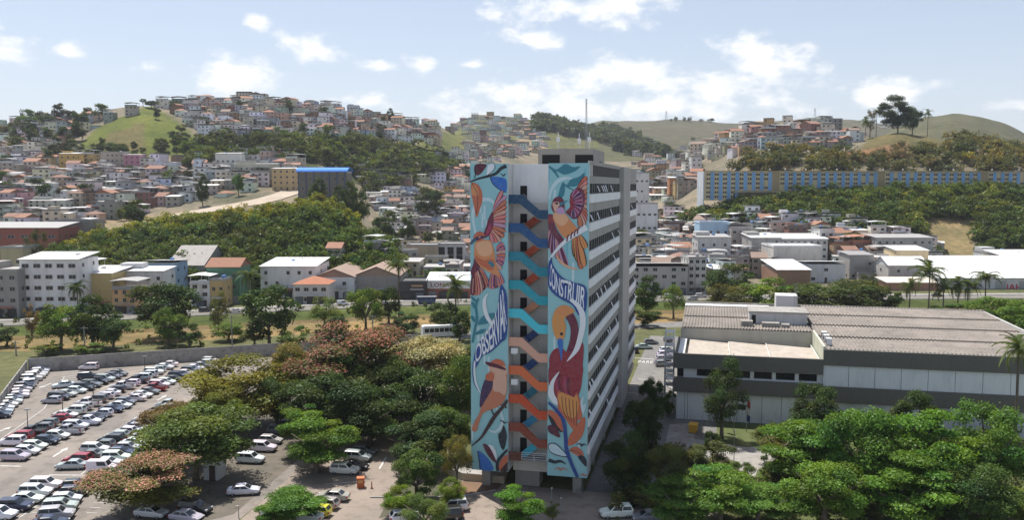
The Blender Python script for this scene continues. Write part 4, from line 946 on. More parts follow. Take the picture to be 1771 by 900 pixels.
def bld(px0, px1, ytop, d, dm, floors, c, rk, rc, label, cat='building', name='apartment_building', rz=0.0, nx=None, back=.05, win=True, fh=None, seed=None, ww=None, hi=False):
    a, b = P(px0, ytop, d), P(px1, ytop, d); x = (a.x + b.x) / 2; zb = min(zg(a.x, d), zg(b.x, d)) if not hi else max(zg(a.x, d), zg(b.x, d)); w = (b.x - a.x); H = a.z - zb
    extra = 2.5 if rk == 'terrace' else 0.0
    h = max((H - extra), 2.4); fl = floors; fh = h / fl
    t = house(name, (x, d, zb), rz, w, dm, fl, c, rk, rc, label, cat, None, seed or int(px0 * 7 + ytop), fh, 1 if x < 0 else -1, nx, back, win=win, ww=ww, base=3.9)
    if d < 312:      # ground-floor shops along the road
        n = max(1, int(w / 3.6)); r = random.Random(int(px0) + 3)
        for i in range(n):
            xx = -w/2 + w * (i + .5) / n; MB().box((xx - 1.3, -.16, 0), (xx + 1.3, -.075, 2.5)).build('shop_shutter', PLAIN, t, r.choice(((.05, .05, .05), (.25, .25, .26), (.1, .12, .15), (.03, .03, .03))))
        if r.random() < .6: MB().prism([(-w * .42, -.02, 3.1), (w * .42, -.02, 3.1), (w * .42, -1.5, 2.75), (-w * .42, -1.5, 2.75)], (0, 0, .08)).build('awning', ROOFM, t, r.choice(((.55, .52, .48), (.3, .3, .3), (.4, .15, .1))))
    return t
W_, CR, GY, BG = (0.70, 0.69, 0.66), (0.62, 0.54, 0.40), (0.36, 0.35, 0.33), (0.48, 0.40, 0.31)
TC1, TC2, SH, SHG = (0.38, 0.14, 0.07), (0.27, 0.12, 0.07), (0.66, 0.66, 0.65), (0.34, 0.33, 0.32)
# front row along the road, left of the tower
bld(-70, 30, 470, 254, 14, 4, (0.30, 0.29, 0.27), 'flat', GY, 'grey four-storey block at the left edge beside the white apartment building')
B1 = bld(33, 134, 450, 258, 13, 5, (0.76, 0.76, 0.75), 'shed', SH, 'white apartment building with dark top-floor strip and overhanging roof, across the river', nx=5, back=.0, ww=2.0)
bld(136, 158, 452, 290, 10, 4, W_, 'terrace', SH, 'white house with open roofed terrace just behind the white apartment building', 'house', 'house')
bld(138, 193, 474, 266, 16, 3, (0.60, 0.46, 0.20), 'shed', SH, 'yellow building with long white sheet roof right of the white apartments', nx=2, back=.4)
bld(193, 236, 487, 262, 9, 3, (0.58, 0.36, 0.17), 'terrace', SHG, 'orange-beige three-storey house with open top terrace beside the yellow building', 'house', 'house', nx=3)
bld(196, 282, 470, 276, 10, 3, (0.66, 0.66, 0.66), 'shed', SH, 'white building with broad pale sheet roof behind the orange-beige house')
bld(254, 302, 456, 300, 12, 3, (0.30, 0.42, 0.60), 'shed', SH, 'blue and white block with sloping white roof beside the grey gabled warehouse', nx=2)
bld(290, 352, 460, 318, 30, 1, GY, 'gable', (0.33, 0.31, 0.29), 'long grey gabled warehouse roof left of the green house', win=False, name='warehouse')
bld(328, 362, 478, 276, 10, 3, W_, 'terrace', SH, 'narrow white house with covered terrace behind the dark round tree', 'house', 'house', nx=2)
bld(357, 414, 463, 284, 12, 3, (0.07, 0.20, 0.12), 'gable', TC2, 'green house with red roof left of the white warehouse', 'house', 'house', nx=3)
bld(363, 388, 486, 276, 8, 2, (0.50, 0.36, 0.15), 'flat', GY, 'small mustard house in front of the green house', 'house', 'house', nx=2)
bld(450, 546, 462, 298, 22, 3, (0.74, 0.74, 0.74), 'shed', SH, 'large white warehouse with pale roof below the wooded mound', nx=5, back=.3, name='warehouse')
bld(507, 567, 492, 282, 11, 2, (0.55, 0.53, 0.50), 'hip', TC1, 'two-storey house with orange hip roof in front of the white warehouse', 'house', 'house', nx=4)
bld(545, 612, 480, 296, 26, 2, (0.62, 0.64, 0.68), 'gable2', (0.30, 0.215, 0.17), 'brown-roofed shed with whitish gable wall behind the roadside trees', name='warehouse', nx=2, back=.6)
bld(612, 690, 478, 300, 26, 2, (0.30, 0.28, 0.27), 'gable2', (0.32, 0.225, 0.175), 'wide brown-roofed shed with low double gables left of the black shop', name='warehouse', win=False)
bld(632, 700, 470, 330, 16, 2, BG, 'hip', TC1, 'broad orange tiled roof behind the brown sheds', nx=4, name='house', cat='house')
# black shop and the shop with a lettered sign board
bs = bld(691, 737, 490, 292, 14, 2, (0.02, 0.02, 0.022), 'flat', (0.05, 0.05, 0.05), 'black shop front with dark signboard left of the lettered shop', 'shop', 'shop', win=False)
ls = bld(738, 830, 488, 296, 16, 2, (0.34, 0.11, 0.07), 'shed', SH, 'red-brick shop with white lettered signboard beside the black shop', 'shop', 'shop', win=False)
def sign_text(parent, txt, size, loc, c, m=None, name='lettering', sx_=1.0):
    cu = bpy.data.curves.new('lettering', 'FONT'); cu.body = txt; cu.size = size; cu.resolution_u = 2; cu.extrude = .02; cu.offset = .012 * size
    o = bpy.data.objects.new('lettering', cu); col.objects.link(o); bpy.context.view_layer.update()
    me = bpy.data.meshes.new_from_object(o.evaluated_get(bpy.context.evaluated_depsgraph_get())); bpy.data.objects.remove(o)
    me.materials.clear(); me.materials.append(m or PLAIN)
    o = ob(name, me, parent, loc, 0, (sx_, 1, 1), c); o.rotation_euler = (math.pi / 2, 0, 0); return o
wls = 92 / FPX * 296; sb = MB().box((-wls/2 + .1, -.35, 3.5), (wls/2 - .1, -.05, 6.3)).build('signboard', PLAIN, ls, (0.66, 0.66, 0.64))
sign_text(sb, 'LONAC', 2.0, (-wls/2 + 1.2, -.38, 4.1), (0.22, 0.03, 0.05), sx_=1.2)
for x in (-wls/2 + 2.2, -wls/2 + 5.5): MB().box((x - .9, -.12, 0), (x + .9, -.02, 2.6)).build('shop_door', BLACK, ls)
MB().box((-3.6, -.12, .4), (-.6, -.03, 2.9)).build('shop_window', PANE, ls)
wb = 46 / FPX * 292; sb = MB().box((-wb/2 + .2, -.3, 3.0), (wb/2 - .2, -.05, 6.0)).build('signboard', PLAIN, bs, (0.025, 0.025, 0.03))
MB().box((-.4, -.36, 4.6), (3.4, -.31, 5.2)).build('sign_strip', PLAIN, sb, (0.42, 0.26, 0.14)); MB().box((-.9, -.36, 3.6), (3.6, -.31, 3.85)).build('sign_strip', PLAIN, sb, (0.6, 0.6, 0.6))
# second line left
bld(-40, 100, 395, 372, 18, 3, (0.30, 0.085, 0.06), 'shed', SHG, 'old red factory with white-framed openings at the left edge', 'factory', 'factory', nx=6, back=.3, ww=3.0)
bld(84, 156, 384, 392, 14, 1, (0.26, 0.25, 0.235), 'flat', (0.25, 0.24, 0.23), 'bare grey concrete block with rounded corner beside the red factory', win=False)
bld(0, 40, 430, 330, 12, 2, (0.50, 0.42, 0.26), 'flat', GY, 'plain cream building in front of the red factory', nx=2, back=.5)
bld(703, 757, 426, 372, 14, 3, (0.44, 0.37, 0.25), 'flat', GY, 'stained tan windowless building left of the grey block with dark strips', win=False)
st3 = bld(757, 803, 424, 374, 14, 3, (0.52, 0.52, 0.53), 'flat', GY, 'grey block with three tall dark window strips beside the tan building', win=False)
w3 = 46 / FPX * 374
for i in range(3):
    x = -w3/2 + w3 * (i + .45) / 3; g_ = MB().box((x - 1.3, -.1, 1.2), (x + 1.3, -.02, (P(757, 424, 374).z - zg(P(757, 424, 374).x, 374)) - .9)).build('window_strip', PANE, st3)
    for q in range(3): MB().box((x - 1.3, -.14, 3 + q * 2.4), (x + 1.3, -.105, 3.15 + q * 2.4)).build('transom', METAL, g_)
bld(676, 705, 442, 362, 10, 2, (0.31, 0.14, 0.09), 'shed', SHG, 'raw brick house right below the wooded mound', 'house', 'house', nx=2)
# blue roofed hall on the hillside
bh = bld(516, 600, 299, 470, 14, 3, (0.17, 0.155, 0.13), 'flat', GY, 'tall hall under a bright blue vaulted roof above the bamboo mound', 'hall', 'sports_hall', nx=6, hi=True)
wbh = 84 / FPX * 470; hb = HGT[bh.name]
mb = MB(); pr = None
for q in range(9):
    a = math.pi * q / 8; cur = (-wbh/2 - 1 + 0, 0, 0); y = 8 - 9 * math.cos(a); z = hb + .6 + 2.4 * math.sin(a)
    c_ = ((-wbh/2 - 1.2, y, z), (wbh/2 + .5, y, z))
    if pr: mb.face([pr[0], pr[1], c_[1], c_[0]])
    pr = c_
mb.box((-wbh/2 - 1, -.9, hb + .5), (wbh/2 + .4, -.7, hb + .8)); mb.build('vaulted_roof', PLAIN, bh, (0.03, 0.22, 0.72))
for q in range(7): MB().box((-wbh/2 + q * wbh / 6.3 - .15, -.5, -4), (-wbh/2 + q * wbh / 6.3 + .15, -.2, hb + .6)).build('column', PLAIN, bh, (0.04, 0.08, 0.22))
# hill skyline blocks
for (a, b, y, d, fl, c, lab) in ((408, 434, 160, 880, 4, (0.52, 0.47, 0.38), 'cream slab building left of the two highest on the hilltop'), (431, 460, 163, 886, 5, (0.58, 0.52, 0.40), 'tall beige block with small windows on the hilltop'),
        (398, 412, 172, 884, 3, (0.45, 0.43, 0.4), 'small grey block on the hilltop beside the cream slab'), (462, 484, 176, 900, 3, (0.36, 0.14, 0.26), 'magenta-purple building on the hilltop skyline'), (484, 508, 178, 904, 3, (0.26, 0.10, 0.13), 'dark wine-red building next to the magenta one on the skyline'),
        (525, 548, 176, 912, 4, (0.26, 0.37, 0.60), 'blue building on the hilltop skyline'), (560, 588, 176, 915, 4, (0.62, 0.66, 0.74), 'white and pale blue block on the skyline right of the blue building'), (600, 620, 183, 925, 3, (0.60, 0.66, 0.74), 'bluish white house on the skyline near the tree'),
        (466, 492, 210, 800, 3, (0.03, 0.30, 0.25), 'turquoise house high on the hillside'), (102, 132, 266, 600, 3, (0.55, 0.37, 0.10), 'yellow ochre building on the lower left hillside'), (214, 242, 268, 590, 4, (0.47, 0.20, 0.27), 'pink apartment block on the lower left hillside'),
        (174, 214, 264, 594, 4, (0.42, 0.36, 0.29), 'brown-beige apartment block left of the pink one'), (242, 258, 274, 585, 4, (0.56, 0.54, 0.47), 'tall narrow cream house right of the pink block'), (256, 304, 282, 580, 2, (0.58, 0.66, 0.76), 'long pale blue-white building right of the pink block'),
        (404, 476, 284, 545, 3, (0.46, 0.45, 0.36), 'wide greenish-cream building above the cleared slope'), (372, 416, 266, 590, 2, (0.62, 0.60, 0.56), 'white building with flat white roof above the hillside rows'), (470, 512, 292, 520, 4, (0.56, 0.40, 0.20), 'orange-cream building left of the blue-roofed hall'),
        (48, 112, 348, 470, 3, (0.52, 0.54, 0.47), 'long pale green-white apartment block above the red factory'), (334, 348, 276, 570, 3, (0.58, 0.62, 0.70), 'narrow white house with blue trim on the left hillside')):
    rk = 'terrace' if d > 850 and rnd.random() < .4 else rnd.choice(('flat', 'shed'))
    bld(a, b, y, d, 10, fl, c, rk, rnd.choice((SH, SHG, GY)), lab, name='apartment_building')
# right of the tower
bld(1060, 1190, 462, 306, 14, 4, (0.40, 0.395, 0.38), 'shed', SHG, 'grey four-storey corner building across the river right of the tower', nx=8, back=.25)
bld(1191, 1222, 448, 308, 14, 5, (0.56, 0.55, 0.53), 'flat', GY, 'pale five-storey block beside the grey corner building', nx=3, back=.1)
bld(1338, 1422, 428, 362, 18, 3, (0.60, 0.57, 0.52), 'flat', SH, 'big blank pinkish-white block below the blue and yellow flats', win=False)
bld(1300, 1352, 412, 392, 20, 4, (0.38, 0.37, 0.35), 'shed', SH, 'grey block with pale roof behind the blank white block', nx=3, back=.4)
bld(1353, 1432, 414, 398, 16, 4, (0.60, 0.60, 0.57), 'shed', SH, 'long white block with row of small windows behind the blank block', nx=7)
bld(1210, 1262, 386, 418, 12, 3, (0.37, 0.56, 0.72), 'flat', (0.5, 0.6, 0.7), 'pale blue house below the bamboo hedge', 'house', 'house', nx=4)
bld(1207, 1264, 411, 378, 12, 3, (0.55, 0.54, 0.52), 'shed', SHG, 'white and grey three-storey house in front of the pale blue one', 'house', 'house', nx=3, back=.3)
bld(1265, 1300, 392, 412, 12, 4, (0.42, 0.39, 0.36), 'shed', SH, 'grey-beige four-storey house right of the pale blue house', 'house', 'house')
bld(1418, 1444, 396, 405, 12, 4, (0.58, 0.57, 0.54), 'shed', SH, 'white four-storey house with flat roof left of the brick ones', 'house', 'house')
bld(1442, 1476, 412, 396, 11, 3, (0.42, 0.29, 0.19), 'terrace', TC2, 'tan house with tiled terrace right of the white four-storey one', 'house', 'house')
bld(1476, 1514, 410, 394, 11, 4, (0.28, 0.13, 0.10), 'terrace', TC1, 'wine-red house with orange awnings near the grey balcony block', 'house', 'house')
bld(1516, 1614, 412, 388, 14, 4, (0.33, 0.325, 0.31), 'shed', SHG, 'wide grey block with balcony railings below the wooded slope', nx=8)
bld(1550, 1606, 434, 356, 12, 2, (0.66, 0.52, 0.30), 'shed', SH, 'cream-yellow building in front of the grey balcony block', nx=2, back=.7)
bld(1470, 1512, 442, 350, 12, 2, GY, 'shed', (0.28, 0.27, 0.27), 'dark-roofed low building below the wine-red house', back=.5)
bld(1396, 1462, 458, 340, 14, 2, (0.64, 0.64, 0.64), 'shed', SH, 'low white building with one dark window beside the roadside trees', nx=3, back=.5)
bld(1345, 1402, 468, 330, 22, 1, (0.30, 0.17, 0.11), 'shed', SH, 'brick shed with white sheet roof behind the light green trees', win=False, name='warehouse')
bld(1537, 1606, 460, 336, 14, 2, (0.50, 0.48, 0.45), 'gable', SH, 'shop with white pitched roof and red band behind the palms', 'shop', 'shop', nx=2)
bld(1535, 1625, 490, 318, 10, 1, (0.42, 0.20, 0.15), 'shed', (0.66, 0.60, 0.50), 'low shop with wide cream awning behind the tall palm', 'shop', 'shop', win=False)
bld(1708, 1760, 438, 392, 12, 3, (0.58, 0.60, 0.60), 'flat', GY, 'pale grey house behind the big white hangar', 'house', 'house', nx=3)
bld(1735, 1840, 444, 372, 16, 3, (0.60, 0.52, 0.38), 'shed', SH, 'cream hall rising behind the white hangar at the right edge', win=False)
hg = bld(1618, 1900, 482, 322, 46, 2, (0.56, 0.56, 0.57), 'shed', (0.74, 0.74, 0.73), 'big hangar with bright white roof and red letters at the right edge', 'warehouse', 'warehouse', win=False)
q = frame(hg.location, 0) @ P(1740, 502, 322); sign_text(hg, 'JAHA', 3.2, (q.x, -.08, q.z), (0.55, 0.02, 0.05), sx_=1.15)
for i in range(6): MB().box((-26 + i * 9, -.1, 0), (-22 + i * 9, -.02, 3)).build('roller_door', METAL, hg)
# white small block right behind the tower
bld(1098, 1123, 300, 560, 12, 5, (0.66, 0.66, 0.65), 'flat', GY, 'white five-storey block seen just right of the tower top', nx=3, back=.2)
bld(1100, 1138, 353, 475, 12, 3, (0.60, 0.60, 0.60), 'flat', SHG, 'white block with square windows right of the tower', nx=4, back=.1)
bld(1262, 1282, 236, 720, 11, 4, (0.62, 0.65, 0.75), 'terrace', (0.36, 0.2, 0.1), 'tall bluish-white corner house on the right hill', 'house', 'house')
bld(1300, 1348, 236, 715, 12, 4, (0.40, 0.45, 0.58), 'terrace', SH, 'pale lilac-blue house on the right hill', 'house', 'house')
bld(1196, 1214, 272, 660, 10, 4, (0.64, 0.64, 0.63), 'flat', GY, 'slim white four-storey house left of the blue and yellow flats', 'house', 'house')
bld(1158, 1186, 308, 650, 10, 2, (0.46, 0.20, 0.09), 'shed', SH, 'bright orange house left of the blue and yellow flats', 'house', 'house')
bld(1168, 1198, 318, 625, 10, 2, (0.42, 0.30, 0.12), 'flat', GY, 'mustard yellow house below the orange one', 'house', 'house')

# long blue and yellow apartment slab
d0 = 515; e0, e1 = P(1218, 297, d0), P(1830, 291.5, 532)
ang = math.atan2(e1.y - e0.y, e1.x - e0.x); LN = (e1.xy - e0.xy).length
slab = thing('apartment_slab', 'very long blue and yellow apartment slab on the right hillside', 'building', (e0.x, e0.y, e0.z - 17), ang)
SBF = 2.62; YL = (0.54, 0.45, 0.26); BLU = (0.16, 0.36, 0.62)
MB().box((0, 0, 0), (18, 12, 17)).build('wall', WALL, slab, YL); MB().box((18.01, .02, 5.8), (LN, 12, 16.98)).build('wall', WALL, slab, YL)
MB().box((18.02, -1.2, 4.6), (LN, 12, 5.78)).build('podium', WALL, slab, (0.36, 0.30, 0.19)); MB().box((18.02, 1.5, -10), (LN, 12, 4.58)).build('podium_wall', WALL, slab, (0.26, 0.23, 0.17))
MB().box((-.4, -.6, 17), (LN, 12.6, 17.5)).build('roof_slab', WALL, slab, (0.42, 0.33, 0.19)); MB().box((-.6, -.25, -6), (-.01, 12, 17)).build('end_wall', WALL, slab, (0.62, 0.66, 0.70))
swn = MB().box((-.5, -.05, 0), (.5, .05, 1)).mesh('window', PANE); nper = int(LN / 5.0)
for i in range(nper):
    x = 1.2 + i * 5.0; tall = x < 17; z0 = 0 if tall else 5.8
    k = i % 13
    if k == 8:
        MB().box((x + .2, -.06, z0 + .05), (x + 4.7, -.005, 16.8)).build('recess_panel', PLAIN, slab, (0.33, 0.25, 0.13)); continue
    MB().box((x + 2.75, -.18, z0 + .05), (x + 4.85, -.002, 16.85)).build('blue_panel', PLAIN, slab, tuple(q * (.9 + .2 * ((i * 37) % 10) / 10) for q in BLU))
    for f_ in range(6 if tall else 4):
        z = 17 - 1.0 - f_ * SBF - 1.25
        if rnd.random() < .06: continue
        for dx in (.75, 2.05): ob('window', swn, slab, (x + dx, -.03, z), 0, (1.05, 1, 1.15))
for i in range(14):
    x = 8 + i * 14.5 + rnd.uniform(-4, 4)
    o = MB().tube([(x, 2, 17.5), (x, 2, 18.2)], .05, 4)
    for q in range(6):
        a = math.pi * 2 * q / 6; a2 = math.pi * 2 * (q + 1) / 6; o.face([(x, 1.9, 18.5), (x + .6 * math.cos(a), 1.5, 18.5 + .6 * math.sin(a)), (x + .6 * math.cos(a2), 1.5, 18.5 + .6 * math.sin(a2))])
    o.build('satellite_dish', WHITE, slab)

# ------------------------------------------------------------------ houses climbing the hills
WOOD1 = [(90, 440), (160, 395), (250, 372), (450, 345), (560, 328), (640, 345), (680, 420), (660, 500), (100, 500)]
SLOPE = [(150, 420), (240, 372), (420, 335), (525, 314), (530, 345), (230, 402)]
GRASSH = [(105, 285), (150, 236), (165, 220), (262, 178), (350, 238), (350, 282)]
WOODH = [(330, 285), (340, 250), (400, 238), (560, 236), (640, 240), (740, 262), (800, 285), (640, 335), (600, 285), (560, 278), (420, 272)]
SLOPER = [(1150, 380), (1170, 348), (1218, 340), (1218, 285), (1280, 262), (1400, 268), (1500, 262), (1771, 290), (1771, 440), (1620, 440), (1600, 400), (1430, 388), (1330, 372), (1280, 382)]
HILLT = [(1480, 300), (1490, 238), (1520, 205), (1790, 225), (1790, 300)]
ZONES = [  # name, polygon, py step, house width px, exclusion polygons
 ('lower left hillside', [(-20, 408), (-20, 262), (500, 262), (520, 300), (480, 332), (330, 352), (200, 392), (90, 408)], 9.5, 24, [WOOD1, SLOPE, GRASSH, WOODH, [(40, 346), (116, 346), (116, 380), (40, 380)]]),
 ('left hilltop', [(255, 250), (262, 190), (320, 178), (440, 176), (640, 196), (760, 210), (760, 250), (640, 248), (560, 240), (420, 244), (340, 262)], 8, 17, [GRASSH]),
 ('far left ridge', [(-20, 262), (-20, 212), (80, 206), (170, 205), (230, 198), (262, 188), (150, 232), (100, 258)], 10, 18, []),
 ('left valley', [(610, 300), (680, 290), (830, 290), (830, 470), (690, 470), (690, 420), (650, 360)], 8.8, 22, [[(700, 418), (806, 418), (806, 456), (700, 456)], [(700, 345), (760, 345), (760, 320), (715, 320)]]),
 ('flats left of the tower', [(560, 480), (600, 455), (690, 440), (830, 455), (830, 492), (700, 486), (640, 470)], 11, 28, [[(600, 500), (600, 462), (705, 462), (705, 500)]]),
 ('flats right of the tower', [(1094, 500), (1094, 452), (1340, 452), (1620, 462), (1620, 486), (1540, 488), (1400, 486), (1230, 492)], 9.5, 25, [[(1335, 500), (1335, 452), (1470, 452), (1470, 500)]]),
 ('far valley head', [(740, 285), (780, 208), (880, 196), (950, 205), (940, 262), (830, 290)], 9, 12, [[(720, 240), (800, 228), (808, 270), (745, 272)]]),
 ('right valley', [(1094, 455), (1094, 262), (1150, 262), (1200, 242), (1218, 285), (1200, 345), (1155, 360), (1200, 385), (1200, 455)], 8.8, 22, [SLOPER, [(1094, 350), (1142, 350), (1142, 378), (1094, 378)]]),
 ('right hill', [(1180, 262), (1230, 238), (1290, 222), (1400, 214), (1490, 222), (1500, 240), (1450, 262), (1290, 268), (1215, 285)], 8, 19, []),
 ('right slope foot', [(1200, 470), (1200, 396), (1280, 384), (1330, 382), (1420, 392), (1530, 412), (1620, 430), (1620, 470)], 9, 24, [[(1338, 425), (1432, 425), (1432, 456), (1338, 456)]]),
]
cand = []
for zi, (zn, poly, st, wpx, exc) in enumerate(ZONES):
    r = random.Random(40 + zi); ys_ = [p[1] for p in poly]; xs_ = [p[0] for p in poly]; py = max(ys_) - 2; row = 0
    while py > min(ys_):
        px = min(xs_) + r.uniform(0, wpx); cnt = 0
        while px < max(xs_):
            w_ = wpx * r.uniform(.75, 1.35); yy = py + r.uniform(-st * .35, st * .35)
            if inpoly([px], [yy], poly)[0] and not any(inpoly([px], [yy], e)[0] for e in exc) and r.random() < .96:
                g = G(px, yy, 330)
                wm_ = w_ / FPX * g.y
                if wm_ > 3.5 and g.y < 2200: cand.append(dict(z=zn, row=row, n=cnt, g=g, w=min(max(wm_, 5.5), 13), px=px, py=yy, seed=r.randrange(10 ** 6))); cnt += 1
            px += w_ * r.uniform(.74, .92)
        if cnt: row += 1
        py -= st * (r.uniform(.9, 1.1))
for c_ in cand:
    r = random.Random(c_['seed']); far = c_['g'].y > 800
    c_['fl'] = r.choice((1, 2, 2, 2, 3, 3)) if not far else r.choice((1, 2, 2, 3))
    c_['col'] = wpick(r, HC); c_['rk'] = wpick(r, [('flat', 20), ('shed', 32), ('terrace', 24), ('gable', 9), ('gable2', 6), ('hip', 9)])[0]
    c_['rk2'] = ROOFTXT[c_['rk']]; c_['rc'] = r.choice(RC[c_['rk']]); c_['d'] = r.uniform(7, 11); c_['rz'] = r.gauss(0, .22); c_['size'] = c_['w'] * c_['fl'] / c_['g'].y ** 2
cand.sort(key=lambda q: -q['size'])
NW = ['', 'one', 'two', 'three', 'four']
for c_ in cand[:300]:
    g = c_['g']; cn, cc, _ = c_['col']; r = random.Random(c_['seed'] + 1); cc = tuple(max(0.02, q * r.uniform(.85, 1.1)) for q in cc)
    lab = f"{cn} {NW[c_['fl']]}-storey house, {c_['rk2']}, {ordinal(c_['n'])} from left, {ordinal(c_['row'])} row, {c_['z']}"
    house('house', (g.x, g.y, g.z - .3), c_['rz'], c_['w'], c_['d'], c_['fl'], cc, c_['rk'], c_['rc'], lab, 'house', 'houses on the ' + c_['z'], c_['seed'], 2.85, 1 if g.x < 0 else -1, nx=max(2, int(c_['w'] / 3.2)))
# the remaining, smallest houses far up the slopes read as one settlement
def far_settlement():
    V, Fc, C = [], [], []
    def add(mb, mtx, c):
        n = len(V)
        V.extend(tuple(mtx @ Vector(v)) for v in mb.v); Fc.extend(tuple(n + i for i in f_) for f_ in mb.f); C.extend([c] * len(mb.f))
    for c_ in cand[300:]:
        g = c_['g']; m_ = Matrix.Translation((g.x, g.y, g.z - .3)) @ Matrix.Rotation(c_['rz'], 4, 'Z'); w, d, fl = c_['w'], c_['d'], c_['fl']; H = fl * 2.85
        r = random.Random(c_['seed'] + 1); cc = tuple(max(0.02, q * r.uniform(.85, 1.1)) for q in c_['col'][1])
        add(MB().box((-w/2, 0, -4), (w/2, d, H)), m_, cc); add(roof_mesh(c_['rk'], w, d, H, c_['seed']), m_, c_['rc'])
        if r.random() < .5: s_ = r.choice((-1, 1)); x0, x1 = sorted((s_ * (w/2 + .02), s_ * (w/2 + 3))); add(MB().box((x0, .6, -4), (x1, d * .8, H - 1.6)), m_, tuple(q * .8 for q in cc)); add(MB().box((x0 - .2, .3, H - 1.6), (x1 + .2, d * .85, H - 1.45)), m_, r.choice(RC['shed']))
        nx = max(2, int(w / 3)); wb_ = MB()
        for f_ in range(fl):
            for i in range(nx):
                if r.random() < .8: x = -w/2 + w * (i + .5) / nx; wb_.box((x - .6, -.06, f_ * 2.85 + 1), (x + .6, .02, f_ * 2.85 + 2.15))
        add(wb_, m_, (0.03, 0.032, 0.035))
    me = bpy.data.meshes.new('far_settlement'); me.from_pydata(V, [], Fc)
    ca = me.color_attributes.new('tint', 'FLOAT_COLOR', 'CORNER'); arr = []
    for f_, c in zip(Fc, C): arr += [c[0], c[1], c[2], 1.0] * len(f_)
    ca.data.foreach_set('color', arr)
    m, t, b = newmat('far_house_paint'); at = t.nodes.new('ShaderNodeAttribute'); at.attribute_name = 'tint'
    f = wnoise(t, 0.4, 5, 0.65, stretch=(1, 1, .25)); t.links.new(mixc(t, ramp(t, f, 0.48, 0.78, 0, 0.45), at.outputs['Color'], (0.1, 0.085, 0.07)), b.inputs['Base Color']); spec(b, .8, .3)
    me.materials.append(m); kind(ob('far_settlement', me), 'stuff', 'countless small houses packed on the far hillsides')
far_settlement()
print('houses', len(cand))

# ================================================================== vegetation
def quads_mesh(name, c, n, s, asp, tint, mat_, rng):
    """leaf-shaped faces: centres c, normals n, half sizes s, brightness/hue tint"""
    k = len(c); a = rng.normal(size=(k, 3)); n = n / np.linalg.norm(n, axis=1, keepdims=True)
    t = a - n * (a * n).sum(1, keepdims=True); t /= np.linalg.norm(t, axis=1, keepdims=True); b = np.cross(n, t)
    s = s[:, None]; V = np.stack([c + t * s, c + b * s * asp - t * s * .15, c - t * s, c - b * s * asp - t * s * .15], 1).reshape(-1, 3)
    me = bpy.data.meshes.new(name); me.vertices.add(k * 4); me.vertices.foreach_set('co', V.astype(np.float32).ravel())
    me.loops.add(k * 4); me.loops.foreach_set('vertex_index', np.arange(k * 4, dtype=np.int32))
    me.polygons.add(k); me.polygons.foreach_set('loop_start', np.arange(0, k * 4, 4, dtype=np.int32)); me.update(calc_edges=True)
    ca = me.color_attributes.new('tint', 'FLOAT_COLOR', 'POINT')
    ca.data.foreach_set('color', np.repeat(np.concatenate([tint, np.ones((k, 1))], 1), 4, 0).astype(np.float32).ravel())
    me.materials.append(mat_); return me
def crown_pts(seed, n, form, top_only=False):
    rng = np.random.default_rng(seed); L_ = []
    nl = dict(dome=34, layer=30, round=26, shrub=16, feather=24, far=9)[form]
    while len(L_) < nl:
        p = rng.uniform(-1, 1, 3)
        if (p ** 2).sum() > .8 or (p ** 2).sum() < .12: continue
        if form == 'dome' and p[2] < -.85: continue
        r = rng.uniform(.2, .36) if form != 'far' else rng.uniform(.32, .5)
        L_.append((p * (1 - r * .45), r))
    w = np.array([r ** 2 for _, r in L_]); w /= w.sum(); which = rng.choice(nl, n, p=w)
    C = np.array([p for p, _ in L_])[which]; Rr = np.array([r for _, r in L_])[which]
    d = rng.normal(size=(n, 3)); d /= np.linalg.norm(d, axis=1, keepdims=True)
    if form == 'layer': flat_ = np.array([1.2, 1.2, .42])
    elif form == 'dome': flat_ = np.array([1.1, 1.1, .8])
    elif form == 'feather': flat_ = np.array([.9, .9, .9])
    else: flat_ = np.array([1, 1, .85])
    d[:, 2] = np.where(rng.random(n) < .72, np.abs(d[:, 2]), d[:, 2])
    rad = Rr * (rng.random(n) ** .45) * (1.0 + .25 * rng.normal(size=n) * .4)
    pos = C + d * flat_ * rad[:, None]
    lt = rng.uniform(.72, 1.22, nl)[which]; hue = rng.normal(0, .09, nl)[which]
    if top_only:
        k = (d[:, 2] > .05) & (C[:, 2] > -.1); pos, d, lt, hue = pos[k], d[k], lt[k], hue[k] * .4; n = len(pos)
    nrm = d * .8 + np.array([0, 0, .55]) + rng.normal(size=(n, 3)) * .6
    lt = lt * rng.uniform(.75, 1.25, n); tint = np.stack([lt * (1 + hue), lt, lt * (1 - hue)], 1)
    return pos, nrm, tint, rng
CROWN = {}
def crown(form, lod, seed):
    k = (form, lod, seed)
    if k in CROWN: return CROWN[k]
    n, s = dict(near=(19000, .029), mid=(7500, .042), far=(1500, .085))[lod]
    if form == 'layer': n, s = int(n * 1.0), s * 1.1
    if form == 'feather': n, s = int(n * .7), s * .8
    pos, nrm, tint, rng = crown_pts(seed * 13 + 5, n, form)
    CROWN[k] = quads_mesh('crown', pos, nrm, s * rng.uniform(.7, 1.35, len(pos)), .55, np.clip(tint, .3, 2), LEAF, rng); return CROWN[k]
def blossom(form, lod, seed):
    k = ('b', form, lod, seed)
    if k in CROWN: return CROWN[k]
    n, s = dict(near=(30000, .0165), mid=(5000, .04))[lod]
    pos, nrm, tint, rng = crown_pts(seed * 13 + 5, n, form, True); pos = pos * 1.035
    CROWN[k] = quads_mesh('blossom', pos, nrm, s * rng.uniform(.6, 1.3, len(pos)), .7, np.clip(tint, .4, 1.8), BLOSS, rng); return CROWN[k]
